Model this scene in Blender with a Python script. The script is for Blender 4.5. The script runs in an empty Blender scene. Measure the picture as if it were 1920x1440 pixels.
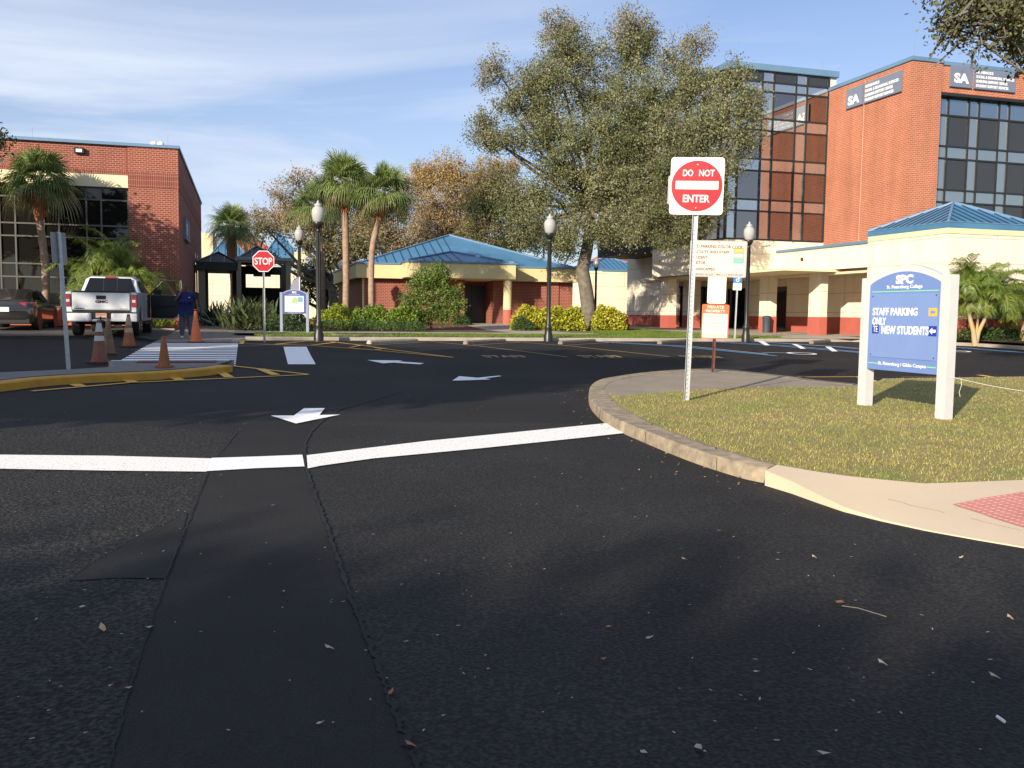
import bpy, bmesh, math, random
import numpy as np
from mathutils import Matrix, Vector
SC = bpy.context.scene
COL = SC.collection
random.seed(7); RNG = np.random.default_rng(11)

# ------------------------------------------------------------------ camera
FPX = 1690.0                       # focal length in pixels of the 1920 px wide photograph
PITCH = math.atan(132.5 / 1690.0); ROLL = 0.0117
Fv = np.array([0, math.cos(PITCH), -math.sin(PITCH)])
U0 = np.array([0, math.sin(PITCH), math.cos(PITCH)]); X0 = np.array([1.0, 0, 0])
Rv = X0 * math.cos(ROLL) + U0 * math.sin(ROLL)
Uv = U0 * math.cos(ROLL) - X0 * math.sin(ROLL)
EYE = np.array([0, 0, 1.55])
cam_d = bpy.data.cameras.new('camera'); cam = bpy.data.objects.new('camera', cam_d); COL.objects.link(cam)
cam_d.sensor_width = 36; cam_d.lens = FPX / 1920 * 36; cam_d.clip_end = 3000; cam_d.clip_start = 0.05
mw = Matrix.Identity(4)
for i in range(3):
    mw[i][0] = Rv[i]; mw[i][1] = Uv[i]; mw[i][2] = -Fv[i]; mw[i][3] = EYE[i]
cam.matrix_world = mw
SC.camera = cam

# ------------------------------------------------------------------ light
SUN_EL = math.radians(19.5); SUN_AZ = math.radians(211)      # azimuth clockwise from +Y, towards the sun
sd = bpy.data.lights.new('sun', 'SUN'); sun = bpy.data.objects.new('sun', sd); COL.objects.link(sun)
sd.energy = 5.0; sd.angle = math.radians(0.53); sd.color = (1.0, 0.87, 0.70)
to_sun = Vector((math.sin(SUN_AZ) * math.cos(SUN_EL), math.cos(SUN_AZ) * math.cos(SUN_EL), math.sin(SUN_EL)))
sun.rotation_euler = to_sun.to_track_quat('Z', 'Y').to_euler()
sun.location = (-20, -30, 30)
world = bpy.data.worlds.new('World'); SC.world = world; world.use_nodes = True
nt = world.node_tree; nt.nodes.clear()
def wn(t, **k):
    n = nt.nodes.new(t)
    for a, b in k.items(): setattr(n, a, b)
    return n
sky = wn('ShaderNodeTexSky', sky_type='NISHITA', sun_disc=False)
sky.sun_elevation = SUN_EL; sky.sun_rotation = SUN_AZ
sky.air_density = 1.0; sky.dust_density = 0.6; sky.ozone_density = 1.6
bg = wn('ShaderNodeBackground'); bg.inputs[1].default_value = 0.082
out = wn('ShaderNodeOutputWorld')
tc = wn('ShaderNodeTexCoord')
sep = wn('ShaderNodeSeparateXYZ'); nt.links.new(tc.outputs['Generated'], sep.inputs[0])
zmax = wn('ShaderNodeMath', operation='MAXIMUM'); nt.links.new(sep.outputs[2], zmax.inputs[0]); zmax.inputs[1].default_value = 0.0
zadd = wn('ShaderNodeMath', operation='ADD'); nt.links.new(zmax.outputs[0], zadd.inputs[0]); zadd.inputs[1].default_value = 0.12
dx = wn('ShaderNodeMath', operation='DIVIDE'); nt.links.new(sep.outputs[0], dx.inputs[0]); nt.links.new(zadd.outputs[0], dx.inputs[1])
dy = wn('ShaderNodeMath', operation='DIVIDE'); nt.links.new(sep.outputs[1], dy.inputs[0]); nt.links.new(zadd.outputs[0], dy.inputs[1])
cmb = wn('ShaderNodeCombineXYZ'); nt.links.new(dx.outputs[0], cmb.inputs[0]); nt.links.new(dy.outputs[0], cmb.inputs[1])
mp = wn('ShaderNodeMapping'); mp.inputs['Rotation'].default_value = (0, 0, 0.55); mp.inputs['Scale'].default_value = (0.46, 0.90, 1)
mp.inputs['Location'].default_value = (1.3, 0.4, 0)
nt.links.new(cmb.outputs[0], mp.inputs[0])
n1 = wn('ShaderNodeTexNoise'); n1.inputs['Scale'].default_value = 1.0; n1.inputs['Detail'].default_value = 9; n1.inputs['Roughness'].default_value = 0.56; n1.inputs['Distortion'].default_value = 0.7
nt.links.new(mp.outputs[0], n1.inputs[0])
r1 = wn('ShaderNodeValToRGB'); r1.color_ramp.elements[0].position = 0.33; r1.color_ramp.elements[0].color = (0, 0, 0, 1); r1.color_ramp.elements[1].position = 0.66; r1.color_ramp.elements[1].color = (1, 1, 1, 1)
nt.links.new(n1.outputs[0], r1.inputs[0])
# more cloud towards the west (left), clear blue towards the east
lx = wn('ShaderNodeMapRange'); lx.inputs[1].default_value = -0.45; lx.inputs[2].default_value = 0.55; lx.inputs[3].default_value = 1.25; lx.inputs[4].default_value = 0.40
nt.links.new(sep.outputs[0], lx.inputs[0])
mul = wn('ShaderNodeMath', operation='MULTIPLY'); nt.links.new(r1.outputs[0], mul.inputs[0]); nt.links.new(lx.outputs[0], mul.inputs[1])
mul2 = wn('ShaderNodeMath', operation='MULTIPLY'); nt.links.new(mul.outputs[0], mul2.inputs[0]); mul2.inputs[1].default_value = 0.95
hz = wn('ShaderNodeMapRange'); hz.inputs[1].default_value = 0.0; hz.inputs[2].default_value = 0.33; hz.inputs[3].default_value = 0.60; hz.inputs[4].default_value = 0.16
nt.links.new(sep.outputs[2], hz.inputs[0])
mx0 = wn('ShaderNodeMath', operation='MAXIMUM'); nt.links.new(mul2.outputs[0], mx0.inputs[0]); nt.links.new(hz.outputs[0], mx0.inputs[1])
tint = wn('ShaderNodeMixRGB', blend_type='MULTIPLY'); tint.inputs[0].default_value = 1; tint.inputs[2].default_value = (0.88, 0.97, 1.22, 1)
nt.links.new(sky.outputs[0], tint.inputs[1])
mix = wn('ShaderNodeMixRGB'); mix.inputs[2].default_value = (5.9, 6.6, 7.9, 1)
nt.links.new(mx0.outputs[0], mix.inputs[0]); nt.links.new(tint.outputs[0], mix.inputs[1])
nt.links.new(mix.outputs[0], bg.inputs[0]); nt.links.new(bg.outputs[0], out.inputs[0])
SC.view_settings.view_transform = 'Standard'; SC.view_settings.look = 'None'
SC.view_settings.exposure = 0.62; SC.view_settings.gamma = 1.0

# ------------------------------------------------------------------ the site: a grid turned 16.5 degrees (r to the right, a away)
TH = math.radians(16.5)
GR = np.array([math.cos(TH), math.sin(TH), 0]); GA = np.array([-math.sin(TH), math.cos(TH), 0])
def sm(t): t = min(max(t, 0.0), 1.0); return t * t * (3 - 2 * t)
def H(r, a):                       # height of the paving
    if a < -10: z = -0.215
    elif a < 26: z = 0.0215 * a
    elif a < 30.4: z = 0.559 + 0.005 * (a - 26)
    elif a < 45: z = 0.581 + 0.017 * (a - 30.4)
    elif a < 55: z = 0.829 + 0.003 * (a - 45)
    else: z = 0.859
    if a > 40: z += 0.13 * sm((a - 40) / 6) * sm((r - 3) / 2) * (1 - sm((r - 17) / 3))
    if r < -2.6 and a > 26: z += 0.13 * sm((a - 26) / 3) * sm((-2.6 - r) / 1.0) * (1 - sm((a - 36) / 12))
    return z
def V(r, a): return H(r, a) + (0.11 * (1 - sm((a - 30.4) / 12)) if a > 30 else 0.13)   # raised verges
def world2ra(x, y): return x * GR[0] + y * GR[1], x * GA[0] + y * GA[1]
def HXY(x, y): return H(*world2ra(x, y))
def G(r, a, z=0.0): return Vector((GR[0] * r + GA[0] * a, GR[1] * r + GA[1] * a, z))
def GH(r, a, lift=0.0): return G(r, a, H(r, a) + lift)
def ray(px, py): return Fv + (px - 960) / FPX * Rv + (720 - py) / FPX * Uv
def gnd(px, py, lift=0.0):         # the spot of ground seen at a photo position
    d = ray(px, py); t = 5.0
    for i in range(80):
        P = EYE + d * t; zz = H(*world2ra(P[0], P[1])) + lift; t = 0.5 * t + 0.5 * min(max((zz - 1.55) / d[2], 0), 300) if i > 3 else (zz - 1.55) / d[2]
    P = EYE + d * t
    return Vector((P[0], P[1], H(*world2ra(P[0], P[1])) + lift))
def atd(px, py, dist): return Vector(EYE + ray(px, py) * (dist / ray(px, py)[1]))
def ona(px, py, a): d = ray(px, py); return EYE + d * (a / (d @ GA))
def onr(px, py, r): d = ray(px, py); return EYE + d * (r / (d @ GR))
def toG(P): return float(P @ GR), float(P @ GA), float(P[2])
MG = Matrix.Rotation(TH, 4, 'Z')   # grid coordinates (r, a, z) to world

# ------------------------------------------------------------------ objects
WM = {}
def thing(name, label, cat, loc, rotz=0.0, group=None):
    o = bpy.data.objects.new(name, None); COL.objects.link(o)
    o.empty_display_size = 0.3
    o.location = loc; o.rotation_euler = (0, 0, rotz)
    WM[o.name] = Matrix.Translation(Vector(loc)) @ Matrix.Rotation(rotz, 4, 'Z')
    o['label'] = label; o['category'] = cat
    if group: o['group'] = group
    return o
def tag(o, label, cat, group=None, kind=None):
    if label: o['label'] = label
    if cat: o['category'] = cat
    if group: o['group'] = group
    if kind: o['kind'] = kind
    return o
def kids(o): return [c for c in bpy.data.objects if c.parent == o]
def copy_tree(root, loc, rotz, label, group=None, scale=None):
    def rec(o, par):
        c = o.copy(); COL.objects.link(c)
        if par is not None: c.parent = par
        for ch in [x for x in list(COL.objects) if x.parent == o]: rec(ch, c)
        return c
    r = rec(root, None)
    r.location = loc; r.rotation_euler = (0, 0, rotz); r['label'] = label
    if scale: r.scale = scale
    if group: r['group'] = group
    return r
class MB:
    def __init__(s, M=None): s.v = []; s.f = []; s.m = []; s.M = M if M is not None else Matrix.Identity(4)
    def add(s, vs, fs, m=0, M=None):
        MM = s.M @ M if M is not None else s.M
        b = len(s.v); s.v += [MM @ Vector(p) for p in vs]; s.f += [tuple(i + b for i in f) for f in fs]; s.m += [m] * len(fs)
        return s
    def box(s, lo, hi, m=0, M=None):
        x0, y0, z0 = lo; x1, y1, z1 = hi
        return s.add([(x0,y0,z0),(x1,y0,z0),(x1,y1,z0),(x0,y1,z0),(x0,y0,z1),(x1,y0,z1),(x1,y1,z1),(x0,y1,z1)],
              [(3,2,1,0),(4,5,6,7),(0,1,5,4),(1,2,6,5),(2,3,7,6),(3,0,4,7)], m, M)
    def quad(s, a, b, c, d, m=0, M=None): return s.add([a, b, c, d], [(0, 1, 2, 3)], m, M)
    def prism(s, poly, z0, z1, m=0, M=None):      # polygon in x,y extruded along z
        n = len(poly)
        if sum(poly[i][0]*poly[(i+1)%n][1]-poly[(i+1)%n][0]*poly[i][1] for i in range(n)) < 0: poly = poly[::-1]
        vs = [(p[0], p[1], z0) for p in poly] + [(p[0], p[1], z1) for p in poly]
        fs = [tuple(range(n))[::-1], tuple(range(n, 2*n))] + [(i, (i+1)%n, n+(i+1)%n, n+i) for i in range(n)]
        return s.add(vs, fs, m, M)
    def tube(s, pts, rad, n=8, m=0, M=None, caps=True):
        P = [Vector(p) for p in pts]; k = len(P)
        rs = rad if hasattr(rad, '__len__') else [rad] * k
        vs = []; prev = None
        for i, p in enumerate(P):
            t = (P[min(i+1, k-1)] - P[max(i-1, 0)]).normalized()
            if prev is None: u = t.orthogonal().normalized()
            else:
                u = prev - t * prev.dot(t); u = u.normalized() if u.length > 1e-6 else t.orthogonal().normalized()
            prev = u; w = t.cross(u)
            for j in range(n):
                an = 2 * math.pi * j / n
                vs.append(p + (u * math.cos(an) + w * math.sin(an)) * rs[i])
        fs = [(i*n+j, i*n+(j+1)%n, (i+1)*n+(j+1)%n, (i+1)*n+j) for i in range(k-1) for j in range(n)]
        if caps: fs += [tuple(range(n))[::-1], tuple((k-1)*n+j for j in range(n))]
        return s.add(vs, fs, m, M)
    def lathe(s, prof, c=(0,0,0), n=16, m=0, M=None, flat=0):
        vs = []; k = len(prof)
        for r, z in prof:
            for j in range(n):
                an = 2 * math.pi * j / n
                vs.append((c[0] + r * math.cos(an), c[1] + r * math.sin(an), c[2] + z))
        fs = [(i*n+j, i*n+(j+1)%n, (i+1)*n+(j+1)%n, (i+1)*n+j) for i in range(k-1) for j in range(n)]
        fs += [tuple(range(n))[::-1], tuple((k-1)*n+j for j in range(n))]
        return s.add(vs, fs, m, M)
    def loft(s, secs, m=0, M=None, caps=True, closed=True):
        n = len(secs[0]); vs = [p for q in secs for p in q]
        jj = n if closed else n - 1
        fs = [(i*n+j, i*n+(j+1)%n, (i+1)*n+(j+1)%n, (i+1)*n+j) for i in range(len(secs)-1) for j in range(jj)]
        if caps: fs += [tuple(range(n))[::-1], tuple((len(secs)-1)*n+j for j in range(n))]
        return s.add(vs, fs, m, M)
    def build(s, name, mats, parent=None, smooth=None, bevel=None, kind=None):
        me = bpy.data.meshes.new(name)
        inv = WM[parent.name].inverted() if parent is not None else Matrix.Identity(4)
        me.from_pydata([inv @ p for p in s.v], [], s.f); me.update()
        if not isinstance(mats, (list, tuple)): mats = [mats]
        for x in mats: me.materials.append(x)
        if len(mats) > 1: me.polygons.foreach_set('material_index', s.m)
        if bevel:
            bm = bmesh.new(); bm.from_mesh(me)
            bmesh.ops.remove_doubles(bm, verts=bm.verts, dist=1e-5)
            es = [e for e in bm.edges if len(e.link_faces) == 2 and e.calc_face_angle() > 0.6]
            bmesh.ops.bevel(bm, geom=es, offset=bevel, segments=2, affect='EDGES', clamp_overlap=True)
            bm.to_mesh(me); bm.free()
        if smooth is not None:
            me.polygons.foreach_set('use_smooth', [True] * len(me.polygons)); me.set_sharp_from_angle(angle=math.radians(smooth))
        o = bpy.data.objects.new(name, me); COL.objects.link(o)
        if parent is not None: o.parent = parent; WM[o.name] = WM[parent.name]
        else: WM[o.name] = Matrix.Identity(4)
        if kind: o['kind'] = kind
        return o
def np_mesh(name, V_, Fq, mat, parent=None, smooth=False):
    """fast mesh of equal-sided faces from numpy arrays"""
    me = bpy.data.meshes.new(name)
    if parent is not None:
        inv = np.array(WM[parent.name].inverted()); V_ = V_ @ inv[:3, :3].T + inv[:3, 3]
    nv, nf, k = len(V_), len(Fq), Fq.shape[1]
    me.vertices.add(nv); me.vertices.foreach_set('co', V_.astype(np.float32).ravel())
    me.loops.add(nf * k); me.loops.foreach_set('vertex_index', Fq.astype(np.int32).ravel())
    me.polygons.add(nf); me.polygons.foreach_set('loop_start', np.arange(0, nf * k, k, dtype=np.int32))
    me.polygons.foreach_set('loop_total', np.full(nf, k, dtype=np.int32))
    if smooth: me.polygons.foreach_set('use_smooth', [True] * nf)
    me.update(calc_edges=True); me.validate()
    me.materials.append(mat)
    o = bpy.data.objects.new(name, me); COL.objects.link(o)
    if parent is not None: o.parent = parent; WM[o.name] = WM[parent.name]
    else: WM[o.name] = Matrix.Identity(4)
    return o

# ------------------------------------------------------------------ materials
MATS = {}
def mat(name, color, rough=0.6, metal=0.0, spec=0.5, var=0.0, vscale=3.0, bump=0.0, bscale=60.0, coat=0.0, col2=None, detail=6, emit=None, island=0.0, transl=0.0, trans=0.0, ior=None):
    if name in MATS: return MATS[name]
    m = bpy.data.materials.new(name); m.use_nodes = True; t = m.node_tree; b = t.nodes['Principled BSDF']
    b.inputs['Base Color'].default_value = (*color, 1); b.inputs['Roughness'].default_value = rough
    b.inputs['Metallic'].default_value = metal; b.inputs['Specular IOR Level'].default_value = spec
    if ior: b.inputs['IOR'].default_value = ior
    b.inputs['Coat Weight'].default_value = coat; b.inputs['Transmission Weight'].default_value = trans
    geo = t.nodes.new('ShaderNodeNewGeometry')
    src = None
    if var > 0 or col2:
        n = t.nodes.new('ShaderNodeTexNoise'); n.inputs['Scale'].default_value = vscale; n.inputs['Detail'].default_value = detail; n.inputs['Roughness'].default_value = 0.6
        t.links.new(geo.outputs['Position'], n.inputs[0])
        rp = t.nodes.new('ShaderNodeValToRGB'); rp.color_ramp.elements[0].position = 0.3; rp.color_ramp.elements[1].position = 0.7
        c2 = col2 or tuple(min(1, c * (1 + var)) for c in color); c1 = color if col2 else tuple(c * (1 - var) for c in color)
        rp.color_ramp.elements[0].color = (*c1, 1); rp.color_ramp.elements[1].color = (*c2, 1)
        t.links.new(n.outputs[0], rp.inputs[0]); src = rp.outputs[0]
    if island > 0:
        hsv = t.nodes.new('ShaderNodeHueSaturation')
        mr = t.nodes.new('ShaderNodeMapRange'); mr.inputs[3].default_value = 1 - island; mr.inputs[4].default_value = 1 + island
        t.links.new(geo.outputs['Random Per Island'], mr.inputs[0]); t.links.new(mr.outputs[0], hsv.inputs['Value'])
        mr2 = t.nodes.new('ShaderNodeMapRange'); mr2.inputs[3].default_value = 0.5 - island * 0.05; mr2.inputs[4].default_value = 0.5 + island * 0.035
        t.links.new(geo.outputs['Random Per Island'], mr2.inputs[0]); t.links.new(mr2.outputs[0], hsv.inputs['Hue'])
        if src: t.links.new(src, hsv.inputs['Color'])
        else: hsv.inputs['Color'].default_value = (*color, 1)
        src = hsv.outputs[0]
    if src: t.links.new(src, b.inputs['Base Color'])
    if bump > 0:
        n = t.nodes.new('ShaderNodeTexNoise'); n.inputs['Scale'].default_value = bscale; n.inputs['Detail'].default_value = 4
        t.links.new(geo.outputs['Position'], n.inputs[0])
        bp = t.nodes.new('ShaderNodeBump'); bp.inputs['Strength'].default_value = bump; bp.inputs['Distance'].default_value = 0.01
        t.links.new(n.outputs[0], bp.inputs['Height']); t.links.new(bp.outputs[0], b.inputs['Normal'])
    if emit: b.inputs['Emission Color'].default_value = (*emit[:3], 1); b.inputs['Emission Strength'].default_value = emit[3]
    if transl > 0:
        tr = t.nodes.new('ShaderNodeBsdfTranslucent'); ms = t.nodes.new('ShaderNodeMixShader'); ms.inputs[0].default_value = transl
        if src: t.links.new(src, tr.inputs[0])
        else: tr.inputs[0].default_value = (*color, 1)
        o = t.nodes['Material Output']; t.links.new(b.outputs[0], ms.inputs[1]); t.links.new(tr.outputs[0], ms.inputs[2]); t.links.new(ms.outputs[0], o.inputs[0])
    MATS[name] = m; return m
def wall_mat(name, c1, c2, mortar, bw, bh, msize, offset=0.5, rough=0.85, bump=0.3, var=0.12, z0=0.0, bias=0.0):
    """bricks or panels laid out on any upright wall in metres"""
    m = bpy.data.materials.new(name); m.use_nodes = True; t = m.node_tree; b = t.nodes['Principled BSDF']
    g = t.nodes.new('ShaderNodeNewGeometry')
    cr = t.nodes.new('ShaderNodeVectorMath'); cr.operation = 'CROSS_PRODUCT'; cr.inputs[0].default_value = (0, 0, 1); t.links.new(g.outputs['True Normal'], cr.inputs[1])
    dt = t.nodes.new('ShaderNodeVectorMath'); dt.operation = 'DOT_PRODUCT'; t.links.new(cr.outputs[0], dt.inputs[0]); t.links.new(g.outputs['Position'], dt.inputs[1])
    sp = t.nodes.new('ShaderNodeSeparateXYZ'); t.links.new(g.outputs['Position'], sp.inputs[0])
    ad = t.nodes.new('ShaderNodeMath'); ad.operation = 'SUBTRACT'; ad.inputs[1].default_value = z0; t.links.new(sp.outputs[2], ad.inputs[0])
    cb = t.nodes.new('ShaderNodeCombineXYZ'); t.links.new(dt.outputs['Value'], cb.inputs[0]); t.links.new(ad.outputs[0], cb.inputs[1])
    br = t.nodes.new('ShaderNodeTexBrick'); br.offset = offset; br.inputs['Scale'].default_value = 1
    br.inputs['Brick Width'].default_value = bw; br.inputs['Row Height'].default_value = bh; br.inputs['Mortar Size'].default_value = msize
    br.inputs['Mortar Smooth'].default_value = 0.1; br.inputs['Bias'].default_value = bias
    br.inputs['Color1'].default_value = (*c1, 1); br.inputs['Color2'].default_value = (*c2, 1); br.inputs['Mortar'].default_value = (*mortar, 1)
    t.links.new(cb.outputs[0], br.inputs['Vector'])
    n = t.nodes.new('ShaderNodeTexNoise'); n.inputs['Scale'].default_value = 0.9; n.inputs['Detail'].default_value = 8; n.inputs['Roughness'].default_value = 0.65
    t.links.new(g.outputs['Position'], n.inputs[0])
    ms = t.nodes.new('ShaderNodeVectorMath'); ms.operation = 'MULTIPLY'; ms.inputs[1].default_value = (2.6, 2.6, .16); t.links.new(g.outputs['Position'], ms.inputs[0])
    n2 = t.nodes.new('ShaderNodeTexNoise'); n2.inputs['Scale'].default_value = 1; n2.inputs['Detail'].default_value = 6; t.links.new(ms.outputs[0], n2.inputs[0])
    av = t.nodes.new('ShaderNodeMath'); av.operation = 'ADD'; t.links.new(n.outputs[0], av.inputs[0]); t.links.new(n2.outputs[0], av.inputs[1])
    mr = t.nodes.new('ShaderNodeMapRange'); mr.inputs[1].default_value = 0.7; mr.inputs[2].default_value = 1.3; mr.inputs[3].default_value = 1 - var * 1.5; mr.inputs[4].default_value = 1 + var
    t.links.new(av.outputs[0], mr.inputs[0])
    mm = t.nodes.new('ShaderNodeVectorMath'); mm.operation = 'SCALE'; t.links.new(br.outputs[0], mm.inputs[0]); t.links.new(mr.outputs[0], mm.inputs['Scale'])
    t.links.new(mm.outputs[0], b.inputs['Base Color'])
    b.inputs['Roughness'].default_value = rough
    bp = t.nodes.new('ShaderNodeBump'); bp.inputs['Strength'].default_value = bump; bp.inputs['Distance'].default_value = 0.006; bp.invert = True
    t.links.new(br.outputs['Fac'], bp.inputs['Height']); t.links.new(bp.outputs[0], b.inputs['Normal'])
    return m
M_brickR = wall_mat('brick_orange', (0.40, 0.115, 0.055), (0.33, 0.088, 0.044), (0.50, 0.30, 0.20), 0.20, 0.081, 0.010)
M_brickL = wall_mat('brick_red', (0.235, 0.052, 0.034), (0.195, 0.041, 0.028), (0.40, 0.215, 0.15), 0.20, 0.081, 0.010)
M_brickS = wall_mat('brick_soldier', (0.20, 0.042, 0.028), (0.175, 0.036, 0.025), (0.34, 0.18, 0.13), 0.081, 0.21, 0.008, offset=0.0)
M_panel = wall_mat('cream_panels', (0.80, 0.71, 0.56), (0.78, 0.695, 0.545), (0.38, 0.32, 0.25), 2.45, 0.92, 0.011, offset=0.0, rough=0.9, bump=0.4, var=0.075, z0=0.85)
M_cream = mat('cream_stucco', (0.70, 0.61, 0.38), 0.9, var=0.05, vscale=1.2, bump=0.25, bscale=40)
M_yell = mat('yellow_cream_fascia', (0.64, 0.55, 0.30), 0.85, var=0.06, vscale=0.8)
M_wains = mat('red_wainscot', (0.42, 0.105, 0.075), 0.85, var=0.07, vscale=1.5, bump=0.2, bscale=40)
M_coping = mat('blue_coping', (0.12, 0.22, 0.34), 0.5, metal=0.05, var=0.1, vscale=0.7)
M_roof = mat('blue_metal_roof', (0.07, 0.20, 0.34), 0.42, metal=0.1, var=0.14, vscale=0.9, spec=0.4)
M_roofS = mat('blue_roof_seam', (0.012, 0.045, 0.10), 0.4, metal=0.1)
M_frame = mat('dark_mullion', (0.018, 0.02, 0.022), 0.4)
M_frameL = mat('bronze_mullion', (0.12, 0.115, 0.105), 0.45, metal=0.3)
M_glassD = mat('vision_glass', (0.30, 0.27, 0.26), 0.015, metal=1.0)
M_glassL = mat('spandrel_glass', (0.55, 0.58, 0.58), 0.04, metal=0.93)
M_glassBk = mat('black_glass', (0.012, 0.014, 0.015), 0.03, spec=0.9, coat=0.0)
M_glassLB = mat('bronze_glass', (0.055, 0.052, 0.045), 0.02, metal=0.8)
M_dark = mat('dark_interior', (0.012, 0.012, 0.013), 0.8)
M_black = mat('black_paint', (0.012, 0.014, 0.014), 0.4)
M_white = mat('white_paint', (0.78, 0.78, 0.76), 0.5)
M_galv = mat('galvanised_steel', (0.42, 0.44, 0.45), 0.42, metal=0.75, var=0.15, vscale=18)
M_conc = mat('concrete', (0.36, 0.315, 0.255), 0.9, var=0.16, vscale=2.2, bump=0.4, bscale=90)
M_concD = mat('old_concrete', (0.20, 0.17, 0.14), 0.92, var=0.25, vscale=3.5, bump=0.5, bscale=70)
M_tan = mat('tan_ramp_concrete', (0.60, 0.485, 0.345), 0.85, var=0.05, vscale=1.3, bump=0.25, bscale=120)
# ------------------------------------------------------------------ ground, road, kerbs, markings
def asphalt(name, c, speck, coarse, rough=0.78, bump=0.6):
    m = bpy.data.materials.new(name); m.use_nodes = True; t = m.node_tree; b = t.nodes['Principled BSDF']
    g = t.nodes.new('ShaderNodeNewGeometry')
    big = t.nodes.new('ShaderNodeTexNoise'); big.inputs['Scale'].default_value = 0.45; big.inputs['Detail'].default_value = 7; big.inputs['Roughness'].default_value = 0.6
    t.links.new(g.outputs['Position'], big.inputs[0])
    v = t.nodes.new('ShaderNodeTexVoronoi'); v.inputs['Scale'].default_value = coarse; v.feature = 'F1'
    t.links.new(g.outputs['Position'], v.inputs['Vector'])
    n = t.nodes.new('ShaderNodeTexNoise'); n.inputs['Scale'].default_value = coarse * 0.8; n.inputs['Detail'].default_value = 3
    t.links.new(g.outputs['Position'], n.inputs[0])
    mr = t.nodes.new('ShaderNodeMapRange'); mr.inputs[1].default_value = 0.35; mr.inputs[2].default_value = 0.7; mr.inputs[3].default_value = 0.78; mr.inputs[4].default_value = 1.25
    t.links.new(big.outputs[0], mr.inputs[0])
    rp = t.nodes.new('ShaderNodeValToRGB'); rp.color_ramp.elements[0].position = 0.42; rp.color_ramp.elements[0].color = (*c, 1)
    rp.color_ramp.elements[1].position = 0.78; rp.color_ramp.elements[1].color = (*speck, 1)
    t.links.new(n.outputs[0], rp.inputs[0])
    sc = t.nodes.new('ShaderNodeVectorMath'); sc.operation = 'SCALE'; t.links.new(rp.outputs[0], sc.inputs[0]); t.links.new(mr.outputs[0], sc.inputs['Scale'])
    t.links.new(sc.outputs[0], b.inputs['Base Color'])
    b.inputs['Roughness'].default_value = rough; b.inputs['Specular IOR Level'].default_value = 0.16
    bp = t.nodes.new('ShaderNodeBump'); bp.inputs['Strength'].default_value = bump; bp.inputs['Distance'].default_value = 0.008
    ad = t.nodes.new('ShaderNodeMath'); ad.operation = 'ADD'; t.links.new(v.outputs['Distance'], ad.inputs[0]); t.links.new(n.outputs[0], ad.inputs[1])
    t.links.new(ad.outputs[0], bp.inputs['Height']); t.links.new(bp.outputs[0], b.inputs['Normal'])
    return m
M_asph = asphalt('asphalt_sealed', (0.0165, 0.0165, 0.017), (0.037, 0.033, 0.031), 75, bump=.45)
M_asphC = asphalt('asphalt_coarse', (0.0135, 0.0135, 0.0137), (0.072, 0.07, 0.062), 52, bump=.75)
M_asphS = asphalt('asphalt_smooth', (0.0195, 0.0195, 0.0197), (0.04, 0.037, 0.035), 150, bump=0.35)
M_asphO = asphalt('asphalt_old', (0.075, 0.07, 0.062), (0.14, 0.13, 0.115), 90, bump=0.5)
M_crack = mat('tar_crack', (0.004, 0.004, 0.005), 0.8)
def paint(name, c, wear=0.12):
    """road paint on rough asphalt: worn through in fine specks"""
    m = bpy.data.materials.new(name); m.use_nodes = True; t = m.node_tree; b = t.nodes['Principled BSDF']
    g = t.nodes.new('ShaderNodeNewGeometry')
    n = t.nodes.new('ShaderNodeTexNoise'); n.inputs['Scale'].default_value = 70; n.inputs['Detail'].default_value = 5; n.inputs['Roughness'].default_value = 0.7
    t.links.new(g.outputs['Position'], n.inputs[0])
    rp = t.nodes.new('ShaderNodeValToRGB'); rp.color_ramp.elements[0].position = 0.30 + wear * 0.4; rp.color_ramp.elements[1].position = 0.36 + wear * 0.4
    rp.color_ramp.elements[0].color = (0.08, 0.08, 0.08, 1); rp.color_ramp.elements[1].color = (*c, 1)
    t.links.new(n.outputs[0], rp.inputs[0]); t.links.new(rp.outputs[0], b.inputs['Base Color'])
    b.inputs['Roughness'].default_value = 0.65
    bp = t.nodes.new('ShaderNodeBump'); bp.inputs['Strength'].default_value = 0.5; bp.inputs['Distance'].default_value = 0.006
    t.links.new(n.outputs[0], bp.inputs['Height']); t.links.new(bp.outputs[0], b.inputs['Normal'])
    return m
P_white = paint('white_road_paint', (0.90, 0.90, 0.90), 0.05)
P_whiteW = paint('white_stop_line_paint', (0.90, 0.885, 0.84), 0.15)
P_yel = paint('yellow_road_paint', (0.76, 0.41, 0.035), 0.12)
P_yelF = paint('faded_yellow_road_paint', (0.36, 0.26, 0.08), 0.30)
P_blue = paint('blue_road_paint', (0.06, 0.33, 0.70), 0.10)
P_red = mat('tactile_red', (0.42, 0.10, 0.085), 0.85, var=0.12, vscale=4)
P_redD = mat('tactile_dark_red', (0.16, 0.035, 0.04), 0.85, var=0.2, vscale=4)
M_soil = mat('mulch', (0.11, 0.055, 0.03), 0.95, var=0.35, vscale=7, bump=0.8, bscale=40)
M_turf = mat('turf_green', (0.075, 0.13, 0.022), 0.95, col2=(0.12, 0.17, 0.03), vscale=2.5, bump=1.0, bscale=60)
M_turfD = mat('turf_dry', (0.30, 0.235, 0.10), 0.95, col2=(0.20, 0.19, 0.065), vscale=2.2, bump=1.0, bscale=70)
KA = [-40, -10, 0, 10, 20, 26, 27, 28, 29, 30.4, 32, 34, 36, 38, 40, 42.4, 43.5, 45, 46, 50, 55]
KR = [-60, -20, -10, -6, -3.6, -3.1, -2.6, 0, 3, 4, 5, 10, 17, 18.5, 20, 30, 60]
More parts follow.
